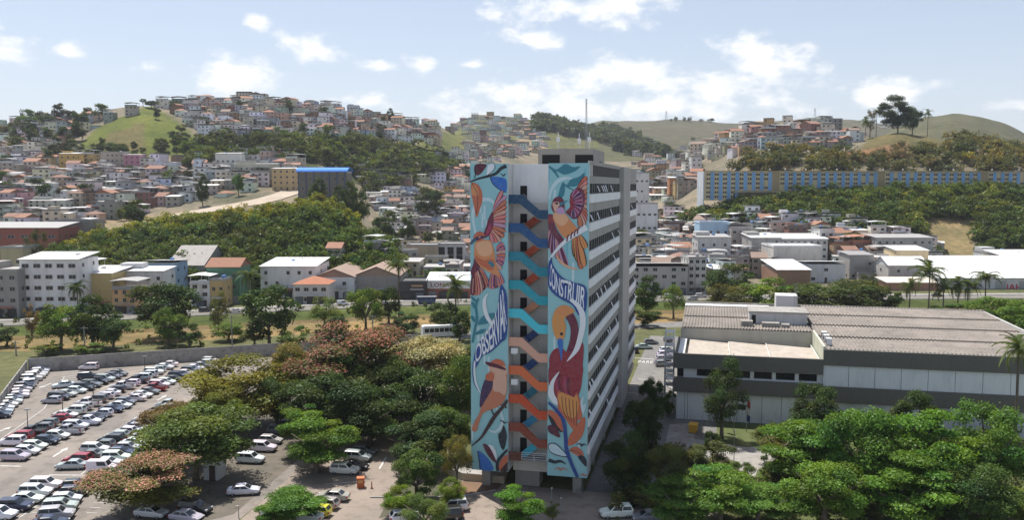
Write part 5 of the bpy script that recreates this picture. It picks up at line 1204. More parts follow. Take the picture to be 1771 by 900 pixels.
def trunk_mesh(seed, H, r0, zc, rad, limbs=6):
    r = random.Random(seed); mb = MB(); fork = zc * .55
    bend = (r.uniform(-.3, .3), r.uniform(-.3, .3))
    mb.tube([(0, 0, -.4), (bend[0] * .4, bend[1] * .4, fork * .5), (bend[0], bend[1], fork)], [r0 * 1.25, r0 * .9, r0 * .75], 8)
    for i in range(limbs):
        a = 2 * math.pi * (i + r.random() * .6) / limbs; q = r.uniform(.45, .8) * rad; zt_ = zc + r.uniform(-.15, .45) * (H - zc)
        mid = (bend[0] + math.cos(a) * q * .45, bend[1] + math.sin(a) * q * .45, fork + (zt_ - fork) * .5)
        mb.tube([(bend[0], bend[1], fork - .1), mid, (bend[0] + math.cos(a) * q, bend[1] + math.sin(a) * q, zt_)], [r0 * .6, r0 * .4, r0 * .14], 5, cap=False)
        a2 = a + r.uniform(.4, .8); mb.tube([mid, (mid[0] + math.cos(a2) * q * .45, mid[1] + math.sin(a2) * q * .45, zt_ - .1 * H)], [r0 * .3, r0 * .1], 4, cap=False)
    return mb.mesh('trunk', BARK, True)
tseed = [0]
FTRUNK = trunk_mesh(3, 1.0, .035, .55, .4, 4)
def tree_at(label, base, H, rad, form, c, lod, bl=None, cf=.72, grp=None, cat='tree', name='tree', asp=1.0, seed=None):
    tseed[0] += 1; sd = tseed[0]; r = random.Random(sd * 31)
    t = thing(name, label, cat, base, r.uniform(0, 6.28), grp)
    ch = H * cf / 2; zc = H - ch * .97; ks = seed if seed is not None else sd % (5 if lod != 'far' else 4)
    k = ob('crown', crown(form, lod, ks), t, (0, 0, zc), 0, (rad * asp, rad, ch), c)
    if bl: ob('blossom', blossom(form, 'near' if lod == 'near' else 'mid', ks), t, (0, 0, zc), 0, (rad * asp, rad, ch), bl)
    if lod == 'far': ob('trunk', FTRUNK, t, (0, 0, 0), 0, (rad * 1.4, rad * 1.4, H))
    else: ob('trunk', trunk_mesh(sd, H, max(.1, min(.42, rad * .07)), zc, rad), t)
    return t
def tree(px, yb, ytop, wpx, form, c, label, lod='near', bl=None, cf=.72, d=None, cat='tree', name='tree', asp=1.0, grp=None, z=None):
    b = PZ(px, yb, 0) if d is None else Vector((P(px, yb, d).x, d, 0)); b.z = zg(b.x, b.y) if z is None else z
    H = P(px, ytop, b.y).z - b.z; rad = wpx / 2 / FPX * b.y * (1.10 if lod == 'near' else 1.1)
    cf = min(.98, max(cf * 1.25, .86 if form == 'dome' and lod == 'near' else .6))
    return tree_at(label, b, max(H, .8), rad, form, c, lod, bl, cf, grp, cat, name, asp)
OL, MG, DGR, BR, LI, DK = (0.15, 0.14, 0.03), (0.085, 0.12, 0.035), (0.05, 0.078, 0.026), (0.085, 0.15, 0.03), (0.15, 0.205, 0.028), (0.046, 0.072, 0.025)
PK, PK2, CRM = (0.42, 0.205, 0.185), (0.29, 0.12, 0.11), (0.44, 0.385, 0.25)
# near trees, left of the tower
tree(415, 742, 616, 212, 'dome', OL, 'olive-yellow broad tree between the parking rows and the dark grove')
tree(338, 832, 688, 212, 'dome', MG, 'green tree with faint pink tufts above the pink-flowering tree', bl=None)
tree(300, 800, 692, 105, 'dome', (0.13, 0.13, 0.04), 'rosy-tipped tree at the edge of the parking aisle', bl=(0.26, 0.13, 0.085), cf=.6)
tree(262, 890, 782, 200, 'dome', (0.10, 0.11, 0.035), 'salmon-pink flowering tree at the bottom left beside parked cars', bl=PK, cf=.62)
tree(612, 722, 556, 225, 'dome', (0.07, 0.08, 0.03), 'large dusty-pink flowering tree in the middle of the grove', bl=PK2, cf=.55)
tree(520, 715, 588, 110, 'dome', (0.15, 0.16, 0.035), 'lime and rust tinted tree left of the large pink one', bl=(0.24, 0.15, 0.06), cf=.6)
tree(735, 708, 570, 155, 'dome', (0.16, 0.155, 0.07), 'cream-flowering tree left of the tower', bl=CRM, cf=.55)
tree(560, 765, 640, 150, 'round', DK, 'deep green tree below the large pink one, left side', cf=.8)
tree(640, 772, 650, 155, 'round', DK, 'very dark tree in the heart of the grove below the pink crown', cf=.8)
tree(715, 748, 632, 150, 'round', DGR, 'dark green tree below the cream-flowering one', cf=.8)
tree(792, 745, 606, 105, 'dome', (0.08, 0.12, 0.03), 'fresh green tree touching the left mural', cf=.75)
tree(770, 800, 690, 110, 'round', (0.06, 0.095, 0.03), 'mid green tree between the grove and the left mural', cf=.8)
tree(480, 742, 648, 100, 'round', DGR, 'dark tree behind the olive-yellow one', cf=.8)
tree(548, 818, 702, 130, 'layer', BR, 'bright green layered tree beside the parked white jeep', cf=.8)
tree(520, 790, 690, 80, 'layer', (0.08, 0.14, 0.03), 'smaller bright layered tree behind the bright one', cf=.75)
tree(725, 808, 708, 145, 'round', (0.042, 0.07, 0.028), 'dark glossy tree left of the olive shrub tree', cf=.85)
tree(790, 852, 740, 64, 'feather', (0.15, 0.135, 0.045), 'thin feathery olive tree against the left mural', cf=.7)
tree(722, 868, 775, 92, 'round', (0.07, 0.11, 0.03), 'round green tree on the forecourt edge', cf=.85)
tree(690, 893, 836, 62, 'dome', (0.12, 0.18, 0.02), 'flat-topped lime tree on the forecourt', cf=.8)
tree(735, 925, 846, 95, 'feather', (0.085, 0.13, 0.04), 'loose light green tree at the bottom edge beside a parked car', cf=.85)
tree(782, 882, 826, 54, 'dome', (0.12, 0.165, 0.025), 'small lime shrub tree below the paved terrace', cf=.85)
tree(510, 912, 836, 112, 'layer', (0.075, 0.15, 0.03), 'bright green tree at the bottom beside the yellow car', cf=.85)
tree(470, 925, 868, 60, 'layer', (0.08, 0.15, 0.03), 'low bright tree at the bottom left of the yellow car', cf=.85)
tree(892, 922, 834, 92, 'layer', (0.08, 0.17, 0.03), 'bright almond tree in front of the tower stairs', cf=.88)
tree(955, 905, 868, 34, 'feather', (0.11, 0.15, 0.05), 'sapling beside the lamp in front of the tower', cf=.85)
tree(585, 742, 605, 120, 'round', DGR, 'dark green tree left behind the large pink crown', cf=.85)
tree(680, 735, 600, 120, 'round', DK, 'dark tree right behind the large pink crown', cf=.85)
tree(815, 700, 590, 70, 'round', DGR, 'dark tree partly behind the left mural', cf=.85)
tree(375, 770, 668, 110, 'dome', (0.11, 0.13, 0.03), 'yellowish green tree between the olive and the pink-tipped trees', cf=.75)
tree(640, 690, 590, 120, 'round', (0.06, 0.085, 0.03), 'green tree at the back of the grove near the river', cf=.85)
# garden right of the tower
tree(1248, 760, 610, 92, 'feather', (0.05, 0.075, 0.03), 'dark spiky tree in front of the hall windows', cf=.75)
tree(1390, 852, 702, 155, 'layer', BR, 'bright tree at the left end of the big garden grove', cf=.85)
tree(1490, 875, 692, 165, 'round', (0.078, 0.15, 0.032), 'tall bright tree in the middle of the garden grove', cf=.85)
tree(1600, 880, 690, 170, 'layer', (0.08, 0.16, 0.03), 'broad bright tree right of the middle of the garden grove', cf=.85)
tree(1705, 872, 684, 150, 'round', (0.085, 0.155, 0.035), 'bright tree at the right end of the garden grove below the palm', cf=.85)
tree(1555, 915, 775, 170, 'layer', (0.10, 0.185, 0.035), 'front bright tree of the garden grove, centre', cf=.9)
tree(1425, 915, 785, 150, 'round', (0.10, 0.17, 0.03), 'front bright tree of the garden grove, left', cf=.9)
tree(1690, 925, 795, 150, 'round', (0.06, 0.10, 0.03), 'darker tree at the front right of the garden grove', cf=.9)
tree(1350, 805, 722, 95, 'feather', (0.12, 0.12, 0.04), 'thin olive tree behind the garden grove', cf=.8)
tree(1410, 772, 657, 95, 'round', DK, 'dark tree against the hall left of its white panels', cf=.75)
tree(1590, 790, 670, 95, 'round', DK, 'dark tree against the hall below its white panels', cf=.75)
tree(1745, 920, 832, 100, 'round', (0.12, 0.16, 0.035), 'yellow-green tree in the bottom right corner', cf=.9)
tree(1160, 855, 762, 95, 'feather', (0.12, 0.13, 0.045), 'olive shrub tree beside the tower shadow', cf=.9)
tree(1235, 832, 752, 95, 'shrub', (0.10, 0.11, 0.045), 'mixed brownish shrub left of the hall path', cf=.9, cat='shrub', name='shrub')
tree(1245, 908, 800, 140, 'layer', (0.09, 0.165, 0.033), 'bright leafy tree at the bottom right of the tower', cf=.92)
tree(1175, 915, 822, 120, 'layer', (0.08, 0.145, 0.033), 'leafy tree right of the white car at the bottom', cf=.92)
tree(1310, 908, 828, 115, 'layer', (0.09, 0.16, 0.035), 'low leafy tree left of the garden grove', cf=.92)
tree(1231, 800, 742, 32, 'round', DK, 'narrow dark conical shrub by the hall path', cf=.95, cat='shrub', name='shrub')
tree(1340, 842, 780, 64, 'shrub', (0.08, 0.09, 0.035), 'brownish shrub on the corner of the hall path', cf=.95, cat='shrub', name='shrub')
tree(1285, 850, 800, 60, 'shrub', (0.07, 0.10, 0.03), 'low green shrub beside the hall path', cf=.95, cat='shrub', name='shrub')
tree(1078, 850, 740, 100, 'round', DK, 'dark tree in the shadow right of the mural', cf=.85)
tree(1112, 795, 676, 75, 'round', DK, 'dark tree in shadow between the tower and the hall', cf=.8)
tree(1125, 742, 648, 44, 'round', DGR, 'slim tree beside the lane behind the tower', cf=.8)
tree(1156, 722, 670, 32, 'shrub', (0.085, 0.13, 0.035), 'green shrub at the left end of the hall', cf=.9, cat='shrub', name='shrub')
# along the river, left
RG = 'trees along the river'
for (px, yb, yt, w_, fm, c, lab) in (
    (105, 606, 520, 74, 'dome', (0.10, 0.15, 0.03), 'flat-crowned bright tree behind the car park wall'), (160, 603, 508, 90, 'round', DGR, 'dark tree right of the flat-crowned bright one'), (196, 606, 542, 62, 'round', DGR, 'lower dark tree by the river with light trunk'),
    (285, 585, 480, 112, 'dome', DK, 'dark broad tree in front of the grey warehouse'), (292, 598, 525, 62, 'dome', (0.085, 0.13, 0.03), 'mid green tree below the dark broad one'), (328, 600, 556, 44, 'shrub', DGR, 'small dark tree on the river bank left of the pole'),
    (378, 575, 500, 42, 'feather', (0.10, 0.11, 0.045), 'thin olive tree by the road above the light bush'), (395, 590, 555, 58, 'dome', (0.11, 0.16, 0.04), 'light green rounded bush on the river bank'), (466, 600, 485, 116, 'round', (0.045, 0.075, 0.024), 'big round dark tree on the river bank'),
    (55, 570, 520, 34, 'feather', (0.14, 0.11, 0.06), 'nearly bare brownish tree beside the road at left'), (562, 572, 508, 58, 'feather', (0.11, 0.15, 0.045), 'light loose tree by the road below the orange-roofed house'), (580, 582, 545, 56, 'shrub', DK, 'dark bush below the loose light tree'),
    (633, 576, 486, 64, 'round', (0.11, 0.145, 0.03), 'yellow-green upright tree by the road'), (672, 560, 492, 50, 'round', DK, 'dark tree left of the tall palm'), (702, 578, 535, 56, 'shrub', (0.045, 0.075, 0.028), 'low dark bush on the green river bank'),
    (770, 578, 518, 66, 'round', DK, 'dark spreading tree just left of the tower'), (795, 590, 535, 50, 'shrub', DGR, 'dark bush touching the left mural at the river'), (12, 600, 560, 50, 'shrub', DK, 'dark bush at the left edge on the river bank'),
    (80, 615, 594, 54, 'shrub', (0.13, 0.16, 0.045), 'light bush on top of the bank behind the wall, left'), (160, 614, 590, 60, 'shrub', (0.12, 0.155, 0.04), 'light bush behind the wall near its corner'), (235, 478, 455, 36, 'round', (0.06, 0.10, 0.03), 'small tree behind the blue and white block'),
    (755, 490, 462, 50, 'dome', (0.06, 0.10, 0.025), 'dark green tree behind the lettered shop'), (725, 492, 476, 30, 'dome', (0.11, 0.16, 0.03), 'light green bush behind the black shop'), (402, 470, 436, 26, 'round', (0.075, 0.13, 0.03), 'small bright tree at the foot of the mound'),
    (510, 610, 560, 60, 'shrub', MG, 'green bush on the bank left of the large pink tree'), (440, 600, 560, 50, 'shrub', (0.10, 0.10, 0.04), 'brownish bush under the big round tree')):
    tree(px, yb, yt, w_, fm, c, lab, 'mid', grp=RG, cf=.82)
for (px, yb, yt, w_, fm, c, lab) in (
    (1117, 548, 474, 54, 'round', (0.05, 0.085, 0.03), 'dense dark tree right of the tower by the river'), (1165, 552, 482, 46, 'feather', (0.10, 0.15, 0.045), 'light slender tree in front of the grey corner building'), (1112, 565, 532, 62, 'shrub', (0.06, 0.085, 0.03), 'bushes on the bank right of the tower'),
    (1265, 520, 450, 98, 'round', DK, 'dark tree beside the pale five-storey block'), (1262, 536, 487, 88, 'dome', (0.085, 0.085, 0.03), 'brown-olive tree behind the hall roof'), (1325, 536, 477, 95, 'dome', (0.11, 0.17, 0.025), 'bright yellow-green tree behind the hall roof'),
    (1395, 536, 482, 120, 'dome', (0.07, 0.09, 0.03), 'olive tree right of the bright one behind the hall roof'), (1472, 538, 480, 130, 'dome', (0.065, 0.08, 0.028), 'wide dark olive tree behind the hall roof'), (1532, 538, 492, 60, 'round', DK, 'dark tree left of the tall palm behind the hall'),
    (1500, 512, 470, 44, 'feather', (0.05, 0.07, 0.03), 'small dark tree by the low white building'), (1490, 476, 452, 36, 'dome', (0.14, 0.15, 0.04), 'yellowish bush below the dark-roofed low building'), (1722, 570, 506, 95, 'dome', (0.10, 0.155, 0.035), 'bright tree at the right behind the hall roof'), (1770, 585, 516, 90, 'dome', (0.095, 0.15, 0.03), 'bright tree at the right edge behind the hall roof'),
    (1640, 552, 522, 60, 'shrub', (0.085, 0.125, 0.035), 'low bushes under the palms'), (1685, 556, 520, 60, 'shrub', (0.10, 0.145, 0.04), 'light bushes right of the palms')):
    tree(px, yb, yt, w_, fm, c, lab, 'mid', grp=RG, cf=.85)
# palms
def frond_mesh(seed=1):
    r = random.Random(seed); mb = MB(); n = 22; pts = []
    for i in range(n + 1):
        u = i / n; pts.append((u * 1.0, 0, .32 * math.sin(u * 2.0) - .62 * u * u))
    mb.tube(pts[::3] + [pts[-1]], [.012] * (len(pts[::3])) + [.004], 4)
    for i in range(2, n + 1):
        p = Vector(pts[i]); l = .30 * math.sin(math.pi * (.12 + .85 * i / n)) + .05
        for s_ in (-1, 1):
            e = p + Vector((l * .55, s_ * l * .8, -.30 * l - .1 * r.random())); q = Vector((.028, 0, 0))
            mb.face([p - q, p + q, e])
    me = mb.mesh('frond', LEAF); ca = me.color_attributes.new('tint', 'FLOAT_COLOR', 'POINT')
    ca.data.foreach_set('color', [1.0] * (4 * len(me.vertices))); return me
FROND = frond_mesh()
def palm(px, yb, ytop, wpx, label, c=(0.06, 0.085, 0.03), d=None, nf=18):
    b = PZ(px, yb, 0) if d is None else Vector((P(px, yb, d).x, d, 0)); b.z = zg(b.x, b.y); H = P(px, ytop, b.y).z - b.z; rad = wpx / 2 / FPX * b.y
    t = thing('palm_tree', label, 'palm', b, 0, 'palms'); r = random.Random(px)
    hc = H - rad * .35; MB().tube([(0, 0, -.3), (.1, 0, hc * .5), (0, 0, hc)], [.28, .2, .17], 8).build('trunk', BARK, t)
    for i in range(nf):
        o = ob('frond', FROND, t, (0, 0, hc), 0, (rad * r.uniform(.9, 1.15),) * 3, c); el = -R(r.uniform(-58, 30)) if i % 3 else -R(r.uniform(5, 62)); o.rotation_euler = (r.uniform(-.2, .2), el, 2 * math.pi * i / nf + r.uniform(-.15, .15))
palm(1752, 800, 594, 72, 'tall palm in front of the hall at the right edge', (0.085, 0.115, 0.04), nf=22)
for px, yb, yt, w_, lab in ((1605, 545, 462, 64, 'tallest palm behind the hall roof'), (1572, 542, 488, 40, 'short palm left of the tallest behind the hall'), (1630, 545, 492, 44, 'short palm right of the tallest behind the hall'), (1655, 546, 482, 46, 'fourth palm from the left behind the hall'), (1672, 546, 488, 44, 'fifth palm from the left behind the hall'), (1702, 548, 473, 52, 'right tall palm before the white hangar'),
                          (690, 560, 454, 44, 'tall palm on the roadside left of the tower'), (788, 578, 485, 56, 'palm rising close to the left mural'), (135, 548, 490, 40, 'palm in front of the white apartment building'), (432, 545, 468, 46, 'palm left of the white warehouse'), (1340, 790, 735, 40, 'small palm with drooping fronds behind the garden grove')):
    palm(px, yb, yt, w_, lab)
palm(1604, 226, 192, 20, 'lone palm right of the hilltop tree', d=655, nf=14); palm(1515, 234, 190, 18, 'palm left of the great hilltop tree', d=648, nf=14); palm(1496, 240, 206, 22, 'bushy palm by the green house on the hilltop', d=640, nf=14)
# great tree on the hilltop and other single trees on the slopes
tree(1553, 222, 162, 72, 'round', (0.034, 0.052, 0.024), 'great dark spreading tree on top of the right hill', 'near', cf=.98, d=640)
tree(1578, 222, 182, 34, 'round', (0.034, 0.052, 0.024), 'lower dark tree leaning on the great hilltop tree', 'mid', cf=.95, d=655)
tree(1505, 226, 186, 22, 'feather', (0.16, 0.15, 0.14), 'grey bare tree left of the great hilltop tree', 'mid', d=662)
tree(236, 400, 340, 44, 'round', DK, 'dark round tree beside the cleared slope', 'mid', cf=.95, d=430)
tree(62, 448, 390, 46, 'feather', (0.05, 0.065, 0.03), 'dark tree in front of the red factory', 'mid', cf=.9, d=340)
tree(350, 330, 300, 24, 'round', DK, 'dark tree among the left hillside houses', 'mid', cf=.9, d=480); tree(412, 312, 296, 22, 'round', (0.07, 0.13, 0.03), 'small bright tree among the left hillside houses', 'mid', cf=.9, d=500)
tree(742, 366, 318, 62, 'round', (0.06, 0.068, 0.035), 'broad grey-green tree in the valley houses', 'mid', cf=.9, d=560); tree(670, 392, 358, 50, 'round', DK, 'dark tree right of the mound top', 'mid', cf=.95, d=455); tree(705, 392, 368, 30, 'round', DK, 'small dark tree in the valley houses', 'mid', cf=.95, d=460)
tree(548, 340, 306, 40, 'round', DK, 'dark tree below the blue-roofed hall', 'mid', cf=.95, d=440)
tree(262, 190, 172, 26, 'round', (0.06, 0.08, 0.035), 'tree at the top of the grassy hill', 'mid', d=790); tree(248, 190, 170, 14, 'round', (0.07, 0.09, 0.05), 'small umbrella tree on the skyline above the grassy hill', 'mid', d=800, cf=.5)
tree(154, 215, 184, 18, 'round', (0.05, 0.06, 0.035), 'tree on the far left skyline', 'mid', d=900); tree(38, 206, 186, 8, 'feather', (0.06, 0.07, 0.04), 'slender tall tree on the far left skyline', 'mid', d=980, cf=.6)
tree(676, 200, 186, 16, 'round', (0.06, 0.08, 0.04), 'rounded tree on the skyline above the valley', 'mid', d=930, cf=.9); tree(580, 206, 182, 34, 'round', DK, 'dark tree among the skyline houses', 'mid', d=890, cf=.95)
def scatter(label, grp, poly, n, size, cols, seed, form='far', dmin=330, exc=(), hr=(.9, 1.3)):
    r = random.Random(seed); xs_ = [p[0] for p in poly]; ys_ = [p[1] for p in poly]; got = []
    while len(got) < n:
        px, py = r.uniform(min(xs_), max(xs_)), r.uniform(min(ys_), max(ys_))
        if inpoly([px], [py], poly)[0] and not any(inpoly([px], [py], e)[0] for e in exc): got.append((px, py, G(px, py, dmin)))
    got.sort()
    for i, (px, py, g) in enumerate(got):
        s_ = r.uniform(*size); c = r.choice(cols); c = tuple(q * r.uniform(.8, 1.2) for q in c)
        tree_at(f'{label}, {ordinal(i)} from left', g, s_ * r.uniform(*hr), s_ * .55, 'far', c, 'far', None, .92, grp)
FC = [(0.055, 0.076, 0.03), (0.07, 0.096, 0.032), (0.085, 0.108, 0.036), (0.042, 0.055, 0.026), (0.06, 0.07, 0.04)]
scatter('small tree between the hilltop houses', 'hilltop trees', ZONES[1][1], 26, (6, 11), FC, 6)
scatter('tree on the lower left hillside between houses', 'left hillside trees', ZONES[0][1], 26, (6, 11), FC, 7, exc=[SLOPE])
scatter('shrubby tree at the foot of the grassy hill', 'grassy hill shrubs', [(60, 290), (110, 250), (165, 255), (250, 262), (350, 250), (350, 280), (200, 280)], 36, (6, 11), FC, 8)
scatter('tree between the valley houses left of the tower', 'valley trees', ZONES[3][1], 18, (6, 11), FC, 9)
scatter('tree at the foot of the right slope among houses', 'right foot trees', ZONES[9][1], 14, (6, 10), FC, 11)
scatter('tree in the valley right of the tower', 'right valley trees', ZONES[7][1], 16, (7, 12), FC, 12, exc=[SLOPER])
scatter('tree on the far left ridge', 'far left ridge trees', [(-10, 262), (-10, 200), (150, 200), (240, 200), (150, 240), (110, 262)], 34, (8, 15), FC, 13)
def skyline(label, px0, px1, y, n, size, seed):
    r = random.Random(seed); ps = sorted(r.uniform(px0, px1) for _ in range(n))
    for i, px in enumerate(ps):
        g = G(px, y); tree_at(f'{label}, {ordinal(i)} from left', g, r.uniform(*size), r.uniform(*size) * .6, 'far', (0.06, 0.07, 0.04), 'far', None, .95, 'distant ridge trees')
skyline('dark tree on the distant pasture ridge', 1160, 1300, 211, 16, (8, 16), 21)
# masses of trees and bamboo that nobody could count
def mass(name, label, poly, n, size, cols, seed, dmin, dmax, nl=330, ls=.125, hs=(.8, 1.2), exc=(), asp=.62, lift=.35):
    r = random.Random(seed); rng = np.random.default_rng(seed); xs_ = [p[0] for p in poly]; A, Bn, S, T = [], [], [], []
    protos = [crown_pts(900 + i, nl, 'far') for i in range(5)]
    u0, u1 = min(xs_), max(xs_); k = 0; tries = 0
    while k < n and tries < n * 60:
        tries += 1; d = math.sqrt(r.uniform(dmin ** 2, dmax ** 2)); px = r.uniform(u0, u1); X = (px - CX) / FPX * d; z = zg(X, d); qx, qy = proj(X, d, z + size[0] * .5)
        if not inpoly([qx], [qy], poly)[0] or any(inpoly([qx], [qy], e)[0] for e in exc): continue
        k += 1; s_ = r.uniform(*size); pos, nrm, tint, _ = protos[k % 5]; th = r.uniform(0, 6.28); c_, s2 = math.cos(th), math.sin(th); h = s_ * r.uniform(*hs)
        q = np.stack([pos[:, 0] * c_ - pos[:, 1] * s2, pos[:, 0] * s2 + pos[:, 1] * c_, pos[:, 2]], 1) * np.array([s_ * asp, s_ * asp, h * .6]) + np.array([X, d, z + h * lift])
        A.append(q); Bn.append(nrm + rng.normal(size=nrm.shape) * .2); S.append(np.full(len(q), s_ * asp * ls) * rng.uniform(.6, 1.4, len(q)))
        ci = (wave(X, d, 26, seed) * .22 + .5 + r.gauss(0, .14)) * len(cols); cc = np.array(cols[int(min(max(ci, 0), len(cols) - 1))]) * r.uniform(.85, 1.15); T.append(np.clip(tint, .5, 1.6) * cc)
    me = quads_mesh(name, np.concatenate(A), np.concatenate(Bn), np.concatenate(S), .5, np.concatenate(T), LEAFA, rng); kind(ob(name, me), 'stuff', label)
BAM = [(0.20, 0.195, 0.035), (0.165, 0.18, 0.035), (0.12, 0.14, 0.035), (0.215, 0.20, 0.04)]
tree(604, 345, 305, 34, 'round', DK, 'dark tree at the right end of the blue-roofed hall', 'mid', cf=.98, d=455); tree(622, 352, 318, 34, 'round', DGR, 'second dark tree right of the blue-roofed hall', 'mid', cf=.98, d=450); tree(585, 340, 318, 30, 'round', DGR, 'tree in front of the blue-roofed hall', 'mid', cf=.98, d=440)
DKF = [(0.055, 0.08, 0.027), (0.068, 0.098, 0.03), (0.078, 0.11, 0.036), (0.045, 0.066, 0.025)]
MOUND = [(85, 520), (90, 446), (150, 400), (250, 378), (450, 350), (560, 330), (640, 340), (685, 420), (690, 500), (640, 540)]
mass('bamboo_grove', 'yellow-green bamboo and scrub covering the top of the mound', [(85, 470), (90, 446), (150, 398), (250, 374), (450, 345), (560, 326), (640, 338), (680, 410), (640, 400), (560, 372), (300, 410), (160, 430)], 620, (5, 9), BAM, 31, 350, 400, 420, .11, (.8, 1.3), exc=[SLOPE])
mass('mound_wood', 'dark tangled wood on the steep front of the mound', MOUND, 640, (6, 11), DKF + [(0.08, 0.10, 0.03), (0.075, 0.085, 0.045)], 32, 312, 378, 440, .105)
SL2 = [(1150, 392), (1168, 352), (1218, 344), (1300, 352), (1420, 330), (1800, 318), (1800, 446), (1690, 446), (1690, 372), (1612, 372), (1590, 402), (1430, 392), (1330, 378), (1280, 388)]
mass('slope_wood', 'wood and bamboo covering the slope below the blue and yellow flats', SL2, 760, (6, 11), DKF + [(0.085, 0.115, 0.03), (0.11, 0.14, 0.032), (0.15, 0.165, 0.035)], 33, 436, 520, 400, .11)
mass('bamboo_hedge', 'light green bamboo edge along the slope', [(1160, 362), (1200, 342), (1290, 345), (1420, 352), (1500, 330), (1600, 330), (1600, 352), (1480, 362), (1400, 372), (1270, 362)], 200, (5, 8), BAM, 34, 470, 515, 360, .11)
mass('hillside_wood', 'dark wood of bushy trees below the left hilltop', WOODH, 330, (8, 16), FC, 38, 480, 1000, 300, .13)
mass('hill_scrub', 'brownish scrub on the hill above the blue and yellow flats', [(1265, 292), (1290, 262), (1400, 256), (1480, 262), (1560, 252), (1680, 238), (1800, 258), (1800, 296)], 300, (6, 12), [(0.13, 0.11, 0.075), (0.11, 0.11, 0.06), (0.075, 0.085, 0.04), (0.14, 0.125, 0.06), (0.17, 0.15, 0.04)], 39, 540, 680, 300, .12)
mass('ridge_forest', 'bluish far forest descending behind the tower', [(915, 225), (935, 190), (985, 195), (1050, 212), (1100, 232), (1155, 262), (1150, 275), (1090, 262), (1040, 240), (960, 225)], 420, (14, 24), [(0.05, 0.068, 0.04), (0.06, 0.075, 0.04), (0.045, 0.06, 0.04)], 35, 1250, 2100, 90, .26)
mass('bank_scrub', 'weeds and low scrub along the river banks', [(-50, 640), (-50, 545), (820, 520), (820, 600), (460, 610)], 190, (.8, 1.8), [(0.10, 0.14, 0.035), (0.07, 0.10, 0.03), (0.13, 0.15, 0.05)], 36, 205, 300, 60, .3)
mass('garden_shrubs', 'dense low planting under the garden trees', [(1040, 900), (1110, 760), (1150, 770), (1280, 860), (1340, 800), (1500, 780), (1771, 740), (1771, 905)], 260, (2.0, 3.6), [(0.06, 0.085, 0.03), (0.05, 0.065, 0.025), (0.10, 0.11, 0.05), (0.08, 0.13, 0.03)], 37, 98, 150, 420, .10, exc=[[(1280, 850), (1275, 780), (1350, 765), (1350, 800), (1310, 850)]])

